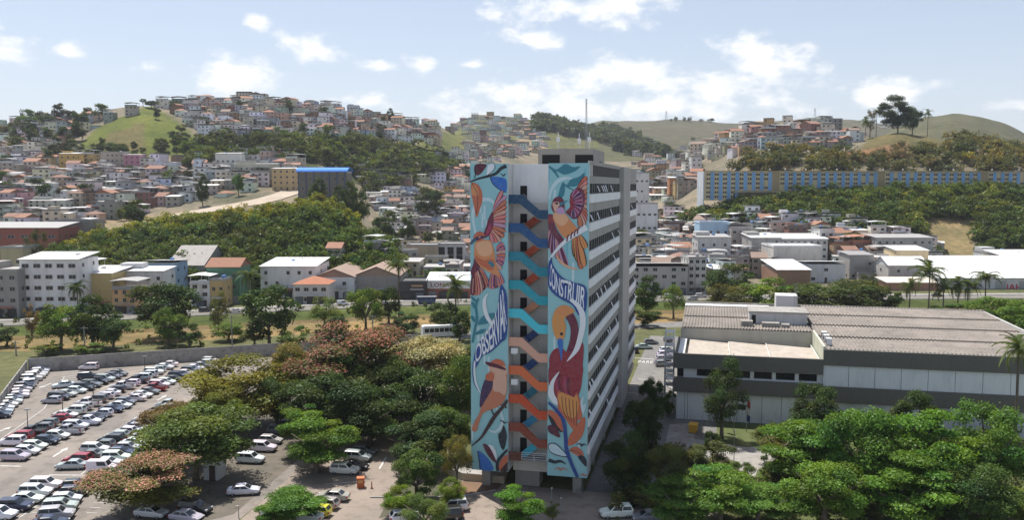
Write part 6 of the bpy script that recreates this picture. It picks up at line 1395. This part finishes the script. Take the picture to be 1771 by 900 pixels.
# ================================================================== cars
LAMPW = flat('headlamp', (0.55, 0.56, 0.57), 0.15, 0.6); LAMPR = flat('tail_lamp', (0.32, 0.015, 0.012), 0.2, 0.5)
def car_type(L_, W, H, hood, belt, cb, ct, trunk=None, pickup=False, panel=False):
    """meshes of one body style: front at +x"""
    hw = W / 2; st = []
    n = 16; tr = trunk or belt
    for i in range(n + 1):
        x = -L_/2 + L_ * i / n; u = abs(2 * i / n - 1); w_ = hw * (1 - .16 * max(0, (u - .72) / .28) ** 2)
        if x > cb[1]: z = hood - (x - cb[1]) / (L_/2 - cb[1]) * .16 + (belt - hood) * max(0, 1 - (x - cb[1]) / .25)
        elif x < cb[0]: z = tr if not pickup else belt - .05
        else: z = belt
        if u > .93: z -= .16 * (u - .93) / .07
        zl = .24 + .14 * max(0, (u - .8) / .2); st.append((x, w_, zl, z))
    mb = MB(); ring = []
    for x, w_, zl, z in st:
        k = len(mb.v); mb.v += [(x, -w_ * .9, zl), (x, -w_, zl + .18), (x, -w_, z - .16), (x, -w_ * .93, z), (x, w_ * .93, z), (x, w_, z - .16), (x, w_, zl + .18), (x, w_ * .9, zl)]; ring.append(k)
    for a, b in zip(ring[:-1], ring[1:]):
        for j in range(8): q = (j + 1) % 8; mb.f.append((a + j, a + q, b + q, b + j)); mb.m.append(0)
    mb.f.append(tuple(ring[0] + j for j in range(8))); mb.f.append(tuple(ring[-1] + j for j in range(8))[::-1]); mb.m += [0, 0]
    cw, rw = hw * .92, hw * .76; z0, z1 = belt - .02, H
    B = [(cb[0], -cw, z0), (cb[1], -cw, z0), (cb[1], cw, z0), (cb[0], cw, z0)]; T = [(ct[0], -rw, z1 - .05), (ct[1], -rw, z1 - .07), (ct[1], rw, z1 - .07), (ct[0], rw, z1 - .05)]
    for q in ((0, 1), (1, 2), (2, 3), (3, 0)): mb.face([B[q[0]], B[q[1]], T[q[1]], T[q[0]]])
    m_ = ((ct[0] + ct[1]) / 2, 0, z1); Tm = [(ct[0] + .12, -rw + .12, z1), (ct[1] - .15, -rw + .12, z1), (ct[1] - .15, rw - .12, z1), (ct[0] + .12, rw - .12, z1)]
    for q in ((0, 1), (1, 2), (2, 3), (3, 0)): mb.face([T[q[0]], T[q[1]], Tm[q[1]], Tm[q[0]]])
    mb.face(Tm)
    if pickup: mb.box((-L_/2 + .12, -hw * .78, belt - .07), (cb[0] - .08, hw * .78, belt - .04), 1)
    out = [('body', mb.mesh('body', [CARP, BLACK], False), None)]
    def quad(p, f0, f1, g0, g1, off):
        def at(u, v): a = Vector(p[0]).lerp(Vector(p[1]), u); b = Vector(p[3]).lerp(Vector(p[2]), u); return a.lerp(b, v)
        pts = [at(f0, g0), at(f1, g0), at(f1, g1), at(f0, g1)]; nn = (pts[1] - pts[0]).cross(pts[3] - pts[0]).normalized() * off
        return [q + nn for q in pts]
    out.append(('windscreen', MB().face(quad([B[1], B[2], T[2], T[1]], .07, .93, .08, .93, .015)).mesh('windscreen', GLASS), None))
    out.append(('rear_window', MB().face(quad([B[3], B[0], T[0], T[3]], .1, .9, .15, .9, .015)).mesh('rear_window', GLASS), None))
    for s_, p in ((-1, [B[0], B[1], T[1], T[0]]), (1, [B[2], B[3], T[3], T[2]])):
        spans = ((.06, .47), (.51, .93)) if s_ < 0 else ((.07, .49), (.53, .94))
        if panel: spans = (spans[1],) if s_ < 0 else (spans[0],)
        for a, b in spans: out.append(('side_window', MB().face(quad(p, a, b, .1, .86, .015)).mesh('side_window', GLASS), None))
    wr = .32; wh = MB(); k = 14; pr = [(0, wr * .55, 1), (.02, wr * .58, 0), (.05, wr, 0), (.20, wr, 0), (.22, wr * .6, 0)]
    for i in range(len(pr) - 1):
        for j in range(k):
            a, b = 2 * math.pi * j / k, 2 * math.pi * (j + 1) / k; (y0, r0, _), (y1, r1, _) = pr[i], pr[i + 1]
            wh.face([(r0 * math.cos(a), y0, r0 * math.sin(a)), (r0 * math.cos(b), y0, r0 * math.sin(b)), (r1 * math.cos(b), y1, r1 * math.sin(b)), (r1 * math.cos(a), y1, r1 * math.sin(a))])
    wh.face([(wr * .55 * math.cos(2 * math.pi * j / k), 0.0, wr * .55 * math.sin(2 * math.pi * j / k)) for j in range(k)], 1)
    wme = wh.mesh('wheel', [BLACK, METAL])
    for x in (-L_ * .30, L_ * .31):
        out.append(('wheel', wme, Matrix.Translation((x, -hw - .02, wr)))); out.append(('wheel', wme, Matrix.Translation((x, hw + .02, wr)) @ Matrix.Rotation(math.pi, 4, 'Z')))
    hl = MB().box((-.16, -.2, -.07), (.05, .2, .09)).mesh('headlight', LAMPW); tl_ = MB().box((-.04, -.13, -.12), (.12, .13, .14)).mesh('tail_light', LAMPR)
    for s_ in (-1, 1): out.append(('headlight', hl, Matrix.Translation((L_/2 - .03, s_ * hw * .68, hood - .30)))); out.append(('tail_light', tl_, Matrix.Translation((-L_/2 + .0, s_ * hw * .74, tr - .28))))
    out.append(('bumper', MB().box((L_/2 - .12, -hw * .8, .28), (L_/2 + .03, hw * .8, .46)).mesh('bumper', BLACK), None))
    return out
CARS = dict(hatchback=car_type(3.95, 1.72, 1.5, .92, .98, (-1.9, 1.0), (-1.5, .25)), sedan=car_type(4.5, 1.78, 1.46, .92, .96, (-1.65, 1.1), (-.95, .3), .98), suv=car_type(4.4, 1.84, 1.7, 1.04, 1.08, (-2.15, 1.05), (-1.85, .4)),
            pickup=car_type(5.1, 1.86, 1.75, 1.08, 1.12, (-.55, 1.4), (-.35, .8), pickup=True), van=car_type(4.2, 1.72, 1.86, 1.0, 1.06, (-2.05, 1.3), (-2.0, .85), panel=True))
CC = dict(white=(0.74, 0.74, 0.74), silver=(0.45, 0.46, 0.47), grey=(0.16, 0.165, 0.17), black=(0.016, 0.016, 0.018), navy=(0.02, 0.03, 0.065), red=(0.33, 0.012, 0.02), green=(0.03, 0.045, 0.035), yellow=(0.62, 0.62, 0.02), beige=(0.42, 0.38, 0.32), wine=(0.14, 0.02, 0.03))
TXT = dict(hatchback='hatchback', sedan='saloon car', suv='SUV', pickup='pickup truck', van='delivery van')
def car(loc, ang, kind_, cname, label, grp=None, extra=None):
    t = thing('parked_car' if kind_ not in ('van', 'pickup') else ('parked_van' if kind_ == 'van' else 'pickup_truck'), label, 'car' if kind_ not in ('van', 'pickup') else ('van' if kind_ == 'van' else 'pickup'), (loc[0], loc[1], loc[2] if len(loc) > 2 else .03), ang, grp)
    c = tuple(q * rnd.uniform(.9, 1.08) for q in CC[cname]); t.scale = (.89,) * 3
    for nm, me, mt in CARS[kind_]:
        ob(nm, me, t, mtx=mt, color=c if nm == 'body' else None)
    if extra == 'box': MB().prism([(-1.5, -.45, 1.74), (.2, -.45, 1.74), (.05, -.4, 2.1), (-1.35, -.4, 2.1)], (0, .9, 0)).build('roof_box', PLAIN, t, (0.35, 0.34, 0.33))
    return t
def carrow(name, a, b, n, flip, cols, gname, skew=0.0, kinds=None, skip=()):
    A, Bq = PZ(a[0], a[1], 0), PZ(b[0], b[1], 0); dr = (Bq - A).normalized(); h = math.atan2(-dr.x, dr.y) + (math.pi if flip else 0) + skew
    r = random.Random(name)
    for i in range(n):
        if i in skip: continue
        q = A.lerp(Bq, i / max(1, n - 1)); cn = cols[i % len(cols)] if i < len(cols) else wpick(r, [('white', 46), ('silver', 18), ('grey', 12), ('black', 14), ('navy', 6), ('red', 4)])[0]
        k = (kinds or {}).get(i) or wpick(r, [('hatchback', 42), ('sedan', 30), ('suv', 25), ('pickup', 3)])[0]
        car((q.x + r.uniform(-.3, .3), q.y + r.uniform(-.12, .12)), h + r.gauss(0, .03) + (math.pi if r.random() < .12 else 0), k, cn, f'{cn} {TXT[k]}, {ordinal(i)} from near end, {name}', gname)
Wt, Sv, Gr, Bk, Nv, Rd = 'white', 'silver', 'grey', 'black', 'navy', 'red'
carrow('row along the left wall', (-4, 724), (71, 643), 17, False, [Nv, Sv, Wt, Wt, Wt, Gr, Wt, Wt, Sv, Nv, Wt, Bk, Wt, Wt, Wt, Wt, Wt], 'cars in the left wall row')
carrow('short middle row', (89, 698), (204, 651), 10, False, [Sv, Bk, Sv, Wt, Bk, Gr, Bk, Sv, Gr, Gr], 'cars in the short middle row', kinds={0: 'hatchback', 4: 'suv'})
carrow('long double row, left file', (20, 771), (292, 635), 23, True, [Wt, Rd, Bk, Gr, Gr, Rd, Wt, Wt, Sv, Wt, Gr, Wt, Wt, Bk, Wt, Wt, Nv, Wt, Wt, Wt, Sv, Wt, Wt], 'cars in the long double row', kinds={2: 'pickup', 1: 'suv', 14: 'pickup'})
carrow('long double row, right file', (24, 797), (364, 628), 27, False, [Sv, Wt, Wt, Nv, Wt, Sv, Wt, Wt, Bk, Wt, Nv, Wt, Gr, Wt, Wt, Gr, Rd, Wt, Wt, Bk, Nv, Wt, Gr, Wt, Gr, Wt, Wt], 'cars in the long double row', kinds={0: 'suv', 5: 'pickup'})
carrow('tree-side double row, left file', (122, 812), (292, 706), 15, True, [Sv, Rd, Gr, Wt, Gr, Bk, Sv, Wt, Sv, Nv, Wt, Gr, Bk, Wt, Sv], 'cars in the tree-side double row', kinds={0: 'sedan', 3: 'suv', 5: 'suv'})
carrow('tree-side double row, right file', (177, 817), (300, 722), 13, False, [Wt, Wt, Wt, Nv, Sv, Wt, Sv, Wt, Wt, Gr, Wt, Sv, Wt], 'cars in the tree-side double row', kinds={0: 'van', 2: 'suv'})
carrow('bottom double row, left file', (2, 898), (80, 846), 5, False, [Wt, Nv, Wt, Wt, Wt], 'cars in the bottom left double row', kinds={4: 'suv'})
carrow('bottom double row, right file', (84, 912), (136, 847), 6, False, [Nv, Sv, Sv, Wt, Nv, 'green'], 'cars in the bottom left double row', kinds={1: 'suv', 5: 'hatchback'})
def onecar(px, py, deg, k, c, label, extra=None):
    g = PZ(px, py, 0); car((g.x, g.y, .035), R(deg), k, c, label, None, extra)
onecar(154, 640, 183, 'suv', Wt, 'white SUV parked across in front of the back wall'); onecar(152, 656, 20, 'suv', Nv, 'dark blue SUV beside the hatched corner'); onecar(110, 671, -150, 'sedan', Wt, 'white saloon standing alone on the hatched corner')
onecar(421, 856, 8, 'sedan', Wt, 'white saloon driving across the tree shade at bottom left'); onecar(433, 801, -8, 'suv', Wt, 'white SUV nearest in the shaded row under the grove'); onecar(455, 781, -8, 'suv', Wt, 'white SUV second in the shaded row under the grove')
onecar(468, 768, -6, 'hatchback', Sv, 'silver hatchback third in the shaded row under the grove'); onecar(485, 752, -5, 'suv', Gr, 'grey SUV fourth in the shaded row under the grove'); onecar(500, 742, -5, 'hatchback', Gr, 'grey hatchback at the dark end of the shaded row')
onecar(596, 820, -8, 'suv', Wt, 'white jeep beside the bright layered tree'); onecar(612, 812, -10, 'sedan', Bk, 'black saloon right behind the white jeep'); onecar(618, 798, -10, 'suv', Sv, 'silver SUV behind the black saloon'); onecar(630, 787, -8, 'hatchback', Gr, 'grey hatchback farthest in the row behind the white jeep')
onecar(576, 866, 172, 'sedan', 'beige', 'greyish brown saloon behind the yellow car'); onecar(562, 880, 165, 'hatchback', 'beige', 'beige hatchback next to the yellow car'); onecar(548, 893, 168, 'hatchback', 'yellow', 'bright yellow-green car at the bottom'); onecar(530, 902, 168, 'sedan', Sv, 'silver car in front of the yellow one at the bottom edge')
onecar(480, 893, 10, 'sedan', Wt, 'white car half hidden by the bright tree at the bottom'); onecar(782, 884, -170, 'suv', Wt, 'white SUV parked beside the forecourt shrubs'); onecar(772, 899, -172, 'suv', Bk, 'black SUV in front of the white one by the shrubs'); onecar(700, 902, 20, 'hatchback', Wt, 'white car under the loose tree at the bottom edge')
onecar(1066, 895, 186, 'suv', Wt, 'white SUV with roof rails at the bottom right of the tower'); onecar(1120, 903, 180, 'hatchback', Gr, 'grey car half cut off at the bottom right of the white SUV'); onecar(1628, 890, -20, 'suv', Bk, 'dark SUV under the garden grove'); onecar(1664, 890, -20, 'suv', Sv, 'silver SUV under the garden grove at the right')
onecar(262, 895, -12, 'sedan', Wt, 'white car below the salmon-pink tree'); onecar(338, 888, -15, 'suv', Bk, 'black SUV right of the salmon-pink tree'); onecar(322, 902, -15, 'sedan', Sv, 'silver car at the bottom edge right of the salmon-pink tree')
onecar(1114, 604, 2, 'sedan', Sv, 'silver saloon on the lane behind the tower'); onecar(1098, 610, 85, 'suv', Bk, 'black car half hidden by the far end of the tower'); onecar(1126, 596, 4, 'hatchback', Gr, 'grey hatchback behind the silver saloon on the lane')
for i, (px, py, c) in enumerate(((1146, 634, Gr), (1147, 625, Sv), (1150, 617, Wt), (1153, 610, Wt))): onecar(px, py, 12, 'hatchback', c, f'{c} car, {ordinal(i)} from the front beside the white escape stair')
onecar(1155, 592, 95, 'suv', Bk, 'dark SUV on the back lane near the white escape stair')
def roadcar(px, off, deg, k, c, label):
    a = (px - CX) / FPX; y = 250.0
    for _ in range(12): y = float(yroad(a * y)) + off
    s_ = math.atan2(float(yroad(a * y + 4)) - float(yroad(a * y - 4)), 8); car((a * y, y, .12), s_ + (0 if deg == 0 else math.pi), k, c, label, 'cars on the river road')
for px, off, dg_, k, c, lab in ((250, 3.5, 0, 'hatchback', Wt, 'white car on the road in front of the dark broad tree'), (350, 4, 0, 'suv', Bk, 'dark car on the road below the narrow white house'), (378, 4, 0, 'hatchback', Bk, 'small dark car on the road behind the thin olive tree'), (402, -1.5, 180, 'sedan', Wt, 'white saloon on the road left of the big round tree'),
                              (590, 4, 0, 'van', Wt, 'white van at the kerb below the orange-roofed house'), (667, -1.2, 0, 'hatchback', Wt, 'white hatchback on the road right of the yellow-green tree'), (1215, 4, 0, 'suv', Wt, 'white car before the pale five-storey block'), (1200, -2, 180, 'hatchback', Sv, 'silver car on the road right of the slender tree'), (1627, 2, 0, 'sedan', Bk, 'dark car on the road between the palms'), (1160, 3.5, 0, 'suv', Wt, 'white car before the grey corner building')):
    roadcar(px, off, dg_, k, c, lab)

# ================================================================== car park walls, markings, lamps, poles
def panel_wall(name, label, pts, h, seg=3.0, th=.2):
    t = thing(name, label, 'wall', (pts[0][0], pts[0][1], 0)); o = Vector((pts[0][0], pts[0][1], 0)); me = {}
    for a, b in zip(pts[:-1], pts[1:]):
        a, b = Vector((*a, 0)), Vector((*b, 0)); n = max(1, round((b - a).length / seg)); sl = (b - a).length / n; an = math.atan2(b.y - a.y, b.x - a.x)
        mm = MB().box((0.02, -th/2, -.3), (sl - .02, th/2, h)).mesh('wall_panel', CONC); pm = MB().box((-.13, -th * .8, -.3), (.13, th * .8, h + .06)).mesh('post', CONC)
        for i in range(n):
            q = a.lerp(b, i / n) - o; ob('wall_panel', mm, t, q, an); ob('post', pm, t, q, an)
    return t
panel_wall('concrete_wall', 'long weathered concrete wall behind the car park', [(-100.7, 178.2), (-64.5, 191.8), (-42, 200.5), (-22, 208)], 2.9)
panel_wall('side_wall', 'concrete wall along the left edge of the car park', [(-86, 141), (-91.3, 154), (-100.9, 177.8)], 2.6)
LINES = MB()
def pline(p, q, w_=.12, z=.035):
    a, b = PZ(p[0], p[1], 0), PZ(q[0], q[1], 0); d = (b - a).normalized(); n = Vector((-d.y, d.x, 0)) * w_ / 2
    return MB().face([(a - n).to_tuple()[:2] + (z,), (b - n).to_tuple()[:2] + (z,), (b + n).to_tuple()[:2] + (z,), (a + n).to_tuple()[:2] + (z,)])
def mark(p, q, w_=.14, z=.035): return kind(pline(p, q, w_, z).build('painted_line', ROADPAINT), 'structure')
def arrow(px, py, deg, s=1.0, z=.036):
    g = PZ(px, py, 0); c, s2 = math.cos(R(deg)), math.sin(R(deg))
    pts = [(-2, -.16), (.6, -.16), (.6, -.5), (2.0, 0), (.6, .5), (.6, .16), (-2, .16)]
    kind(MB().face([(g.x + (x * c - y * s2) * s, g.y + (x * s2 + y * c) * s, z) for x, y in pts]).build('painted_arrow', ROADPAINT), 'structure')
arrow(78, 668, -95); arrow(105, 783, 92, 1.15); arrow(280, 689, 88, 1.0); arrow(388, 634, 75); arrow(187, 669, 75); arrow(32, 749, 80); arrow(5, 745, 82)
mark((0, 762), (76, 708)); mark((76, 708), (112, 652)); mark((85, 823), (172, 823.5), .3); mark((140, 822), (152, 812), .15); mark((0, 807), (36, 808), .3); mark((32, 898), (106, 847), .15); mark((656, 812), (668, 792), .25)
for i in range(7): mark((100 + i * 1.5, 670 - i * 4.2), (136 + i * 2.2, 664 - i * 3.9), .22)
for i in range(6): mark((46 + i * 11, 887 - i * 7.5), (64 + i * 11, 888 - i * 7.5), .12); mark((150 + i * 6, 888 - i * 9), (168 + i * 6, 889 - i * 9), .12)
for i in range(12): mark((50 + i * 17, 792 - i * 9), (62 + i * 17, 793 - i * 9), .12)
# PARE and stop line on the lane behind the tower
g = PZ(1103, 628, 0); cu = bpy.data.curves.new('lettering', 'FONT'); cu.body = 'PARE'; cu.size = 3.0; cu.space_character = 1.25; cu.offset = .05
tmp = bpy.data.objects.new('lettering', cu); col.objects.link(tmp); bpy.context.view_layer.update(); me = bpy.data.meshes.new_from_object(tmp.evaluated_get(bpy.context.evaluated_depsgraph_get())); bpy.data.objects.remove(tmp)
me.materials.clear(); me.materials.append(ROADPAINT); o = kind(ob('painted_lettering', me, None, (g.x, g.y, .04), -A1, (.40, 1.2, 1)), 'structure', 'white word PARE painted on the lane')
mark((1098, 620), (1132, 622), .45); mark((1104, 656), (1136, 660), .3); mark((1082, 668), (1100, 669), .2); mark((1086, 680), (1104, 682), .2); mark((1150, 668), (1165, 672), .3)
# lamp posts of the car park
for i, (px, yb, yt, lab) in enumerate(((49, 757, 709, 'thin lamp post beside the red SUV, nearest in the car park'), (109, 723, 680, 'lamp post in the long double row, second from the near end'), (162, 697, 662, 'lamp post in the middle of the long double row'), (208, 668, 638, 'lamp post beside the short middle row'), (251, 650, 617, 'lamp post near the back wall'))):
    g = PZ(px, yb, 0); h = P(px, yt, g.y).z; t = thing('lamp_post', lab, 'lamp post', g, 0, 'car park lamp posts')
    MB().tube([(0, 0, 0), (0, 0, h)], [.09, .06], 6).build('pole', flat('dark_pole', (0.07, 0.065, 0.06)) if 'dark_pole' not in MATS else MATS['dark_pole'], t)
    for s_ in (-1, 1): MB().box((s_ * .1 - .25 * (s_ < 0) - .1, -.12, h - .05), (s_ * .1 + .25 * (s_ > 0) + .1, .12, h + .1)).build('lamp_head', METAL, t)
for px, yb, yt, lab in ((954, 884, 845, 'slender lamp with white head in front of the tower'), (970, 890, 862, 'short grey lamp right of the slender one before the tower'), (1269, 812, 745, 'dark thin lamp on the hall path'), (413, 898, 876, 'small lamp at the bottom beside the white saloon')):
    g = PZ(px, yb, 0); h = P(px, yt, g.y).z; t = thing('street_lamp', lab, 'lamp', g); MB().tube([(0, 0, 0), (0, 0, h)], [.06, .04], 6).build('pole', METAL, t)
    MB().prism([(-.1, -.1, h), (.1, -.1, h), (.1, -.6, h + .15), (-.1, -.6, h + .15)], (0, 0, .08)).build('lamp_head', WHITE, t)
# power poles along the river lane with wires
PO = []
for px, yb, yt, lab in ((402, 604, 546, 'tall grey utility pole behind the car park wall, left of the big round tree'), (147, 612, 565, 'utility pole between the riverside trees at left'), (28, 615, 590, 'dark thin pole near the corner of the car park wall'), (645, 600, 545, 'white-topped utility pole above the large pink tree')):
    g = PZ(px, yb, 0); g.z = min(0, zg(g.x, g.y)); h = P(px, yt, g.y).z - g.z; t = thing('utility_pole', lab, 'pole', g); MB().tube([(0, 0, 0), (0, 0, h)], [.17, .12], 7).build('pole', CONC, t); MB().box((-.9, -.06, h - .5), (.9, .06, h - .38)).build('crossarm', CONC, t); PO.append((g + Vector((0, 0, h - .35))))
PO.sort(key=lambda q: q.x); PO = [Vector((-150, 176, 8))] + PO[1:] + [Vector((-10, 226, 8.5))]
for k_, (a, b) in enumerate(zip(PO[:-1], PO[1:])):
    for s_ in (-.7, .7):
        pts = [a.lerp(b, i / 10) + Vector((0, s_, -1.0 * math.sin(math.pi * i / 10))) for i in range(11)]
        tag(MB().tube(pts, .022, 3).build('power_cable', BLACK), f'thin power cable, {"front" if s_ < 0 else "rear"} wire of span {["one", "two", "three", "four", "five"][k_]} from left along the wall', 'cable')
for px, d, z1, lab in ((1190, 318, 14, 'roadside pole before the pale five-storey block'), (1218, 312, 14, 'roadside pole right of the pale five-storey block'), (1006, 1400, 0, '')):
    if not lab: continue
    q = P(px, 500, d); t = thing('utility_pole', lab, 'pole', (q.x, d - 12, 0)); MB().tube([(0, 0, 0), (0, 0, 11)], [.17, .12], 7).build('pole', CONC, t); MB().box((-.9, -.06, 10.4), (.9, .06, 10.52)).build('crossarm', CONC, t)
# pylons on the far ridge
for px, y, h, lab in ((1152, 209, 30, 'lattice pylon on the distant ridge, left one'), (1409, 207, 34, 'lattice pylon on the distant ridge above the right hill')):
    g = G(px, y + 2, 900); t = thing('pylon', lab, 'pylon', g); mb = MB(); 
    for sx_, sy_ in ((-1, -1), (1, -1), (1, 1), (-1, 1)): mb.tube([(sx_ * 3, sy_ * 3, -1), (sx_ * .5, sy_ * .5, h)], .28, 4)
    mb.build('tower_leg', METAL, t); MB().box((-6, -.3, h * .8), (6, .3, h * .8 + .6)).build('crossarm', METAL, t)
# blue skip with painted scrawl, buses, booth, terrace
a_ = (737 - CX) / FPX; y = 285.0
for _ in range(12): y = float(yroad(a_ * y)) - .6
t = thing('skip_container', 'dark blue skip with white scrawled paint on the road before the lettered shop', 'skip', (a_ * y, y, .12), .08)
MB().prism([(-2.7, -1, .15), (2.7, -1, .15), (3.1, -1, 2.3), (-3.1, -1, 2.3)], (0, 2, 0)).build('body', PLAIN, t, (0.02, 0.04, 0.11)); MB().box((-3.2, -1.05, 2.3), (3.2, 1.05, 2.42)).build('rim', METAL, t)
for i in range(7): MB().tube([(-2.2 + i * .7, -1.03, .6), (-1.95 + i * .7, -1.03, 1.7 + .2 * (i % 2)), (-1.75 + i * .7, -1.03, .7)], .06, 4).build('paint_scrawl', PLAIN, t, (0.35, 0.45, 0.6))
for px, py, lab, c, L_ in ((765, 580, 'white bus roof showing above the cream-flowering tree', (0.7, 0.7, 0.7), 11), ):
    g = PZ(px, py, 0); g.y = 214 + 6; g.x = (px - CX) / FPX * g.y; t = thing('bus', lab, 'bus', (g.x, g.y, 0.02), .3)
    MB().box((-L_/2, -1.25, .45), (L_/2, 1.25, 3.1)).build('body', PLAIN, t, c); MB().box((-L_/2 + .3, -1.15, 3.1), (L_/2 - .3, 1.15, 3.25)).build('roof', PLAIN, t, (0.74, 0.74, 0.74))
    for i in range(8): MB().box((-L_/2 + .5 + i * 1.28, -1.28, 1.6), (-L_/2 + 1.6 + i * 1.28, -1.26, 2.6)).build('window', GLASS, t)
    for x in (-3.4, 3.3): MB().tube([(x, -1.3, .48), (x, -1.0, .48)], .48, 12).build('wheel', BLACK, t)
g = PZ(624, 844, 0); t = thing('ticket_booth', 'small orange booth at the car park entrance', 'booth', g, .1)
MB().box((-.45, -.4, 0), (.45, .4, 1.25)).build('body', PLAIN, t, (0.48, 0.11, 0.03)); MB().box((-.5, -.45, 1.25), (.5, .45, 1.35)).build('cap', PLAIN, t, (0.55, 0.15, 0.05)); MB().box((-.3, -.43, .7), (.3, -.405, 1.1)).build('panel', PLAIN, t, (0.6, 0.3, 0.1))
g = PZ(643, 846, 0); t = thing('traffic_bollard', 'slim orange post right of the orange booth', 'bollard', g); MB().tube([(0, 0, 0), (0, 0, .95)], [.09, .06], 8).build('post', PLAIN, t, (0.4, 0.08, 0.03)); MB().tube([(0, 0, 0), (0, 0, .06)], .2, 10).build('foot', BLACK, t)
tp = [PZ(800, 812, 0), PZ(815, 795, 0), PZ(878, 822, 0), PZ(872, 838, 0), PZ(800, 832, 0), PZ(775, 822, 0)]
t = thing('paved_terrace', 'raised cream paved terrace at the foot of the left mural', 'terrace', tp[0]); o_ = tp[0]
MB().prism([(p.x - o_.x, p.y - o_.y, -.1) for p in tp], (0, 0, 1.1)).build('wall', WALL, t, (0.5, 0.41, 0.28)); MB().face([(p.x - o_.x, p.y - o_.y, 1.004) for p in tp]).build('paving', CONC, t)
for p, q in (((640, 862), (790, 862)), ((790, 862), (858, 850)), ((560, 840), (632, 835))):
    a, b = PZ(*p, 0), PZ(*q, 0); n = Vector((-(b - a).y, (b - a).x, 0)).normalized() * .12
    kind(MB().prism([a - n, b - n, b + n, a + n], (0, 0, .16)).build('kerb', CONC), 'structure')
bed = [PZ(778, 862, 0), PZ(858, 852, 0), PZ(868, 838, 0), PZ(800, 834, 0)]; sheet('earth_bed', bed, .06, EARTH); bed = [PZ(655, 898, 0), PZ(780, 864, 0), PZ(800, 834, 0), PZ(770, 815, 0), PZ(680, 850, 0)]; sheet('shrub_bed', bed, .04, LITTER)
# small white lodge wall between the trees at left
g = PZ(365, 832, 0); t = thing('gate_lodge', 'small white lodge wall half hidden behind the pink-flowering tree', 'lodge', g, -.1); MB().box((-1, 0, 0), (1, 2.5, 2.6)).build('wall', WALL, t, (0.6, 0.6, 0.6)); MB().box((-1.2, -.2, 2.6), (1.2, 2.7, 2.75)).build('roof', CONC, t); ob('door', HDOOR, t, (.2, -.03, 0), 0, (.8, 1, 2))
# hilltop hut
g = G(1528, 222, 560); t = thing('hilltop_hut', 'low hut with pale roof left of the great hilltop tree', 'hut', g, .1); MB().box((-6, 0, -1), (6, 6, 3)).build('wall', WALL, t, (0.4, 0.38, 0.35)); roof_mesh('hip', 12, 6, 3, 3).build('roof', ROOFM, t, (0.5, 0.5, 0.48))
for i in range(3): ob('window', HWIN, t, (-3.5 + i * 3.5, -.03, 1), 0, (1.2, 1, 1.1))
g = G(1475, 240, 560); t = thing('green_house', 'house with bright green upper storey on stilts on the hilltop', 'house', g, .1); MB().box((-6, 0, 2), (6, 7, 5)).build('wall', WALL, t, (0.25, 0.24, 0.23)); MB().box((-1, 1, 5), (4, 6, 8)).build('upper_storey', WALL, t, (0.03, 0.33, 0.12))
for x in (-5.5, -2, 2, 5.5): MB().box((x - .2, .3, -4), (x + .2, .7, 2)).build('stilt', CONC, t)
# air between the viewer and the hills
HZ = MB().box((-3600, -60, -12), (3600, 7200, 330)).build('haze', None); HZ.data.materials.clear()
m = bpy.data.materials.new('haze'); m.use_nodes = True; tt = m.node_tree; tt.nodes.clear(); pv = tt.nodes.new('ShaderNodeVolumePrincipled'); pv.inputs['Density'].default_value = 0.00007; pv.inputs['Color'].default_value = (0.86, 0.91, 1.0, 1); pv.inputs['Anisotropy'].default_value = 0.2
oo = tt.nodes.new('ShaderNodeOutputMaterial'); tt.links.new(pv.outputs[0], oo.inputs['Volume']); HZ.data.materials.append(m); kind(HZ, 'stuff', 'thin pale haze in the valley air')

# pale dirt ramp and retaining kerb on the cleared slope
up = [(300, 372), (360, 361), (420, 350), (470, 338), (505, 322), (522, 316)]; dn = [(300, 378), (362, 368), (424, 359), (476, 349), (516, 336), (532, 326)]
mb = MB(); U_ = [G(*p, 405, 520) + Vector((0, 0, .35)) for p in smooth_open(up, 4)]; D_ = [G(*p, 395, 520) + Vector((0, 0, .35)) for p in smooth_open(dn, 4)]
for i in range(len(U_) - 1): mb.face([D_[i], D_[i + 1], U_[i + 1], U_[i]])
kind(mb.build('dirt_ramp', surf('pale_dirt', (0.44, 0.37, 0.29), (0.36, 0.29, 0.22), 0.1)), 'structure')
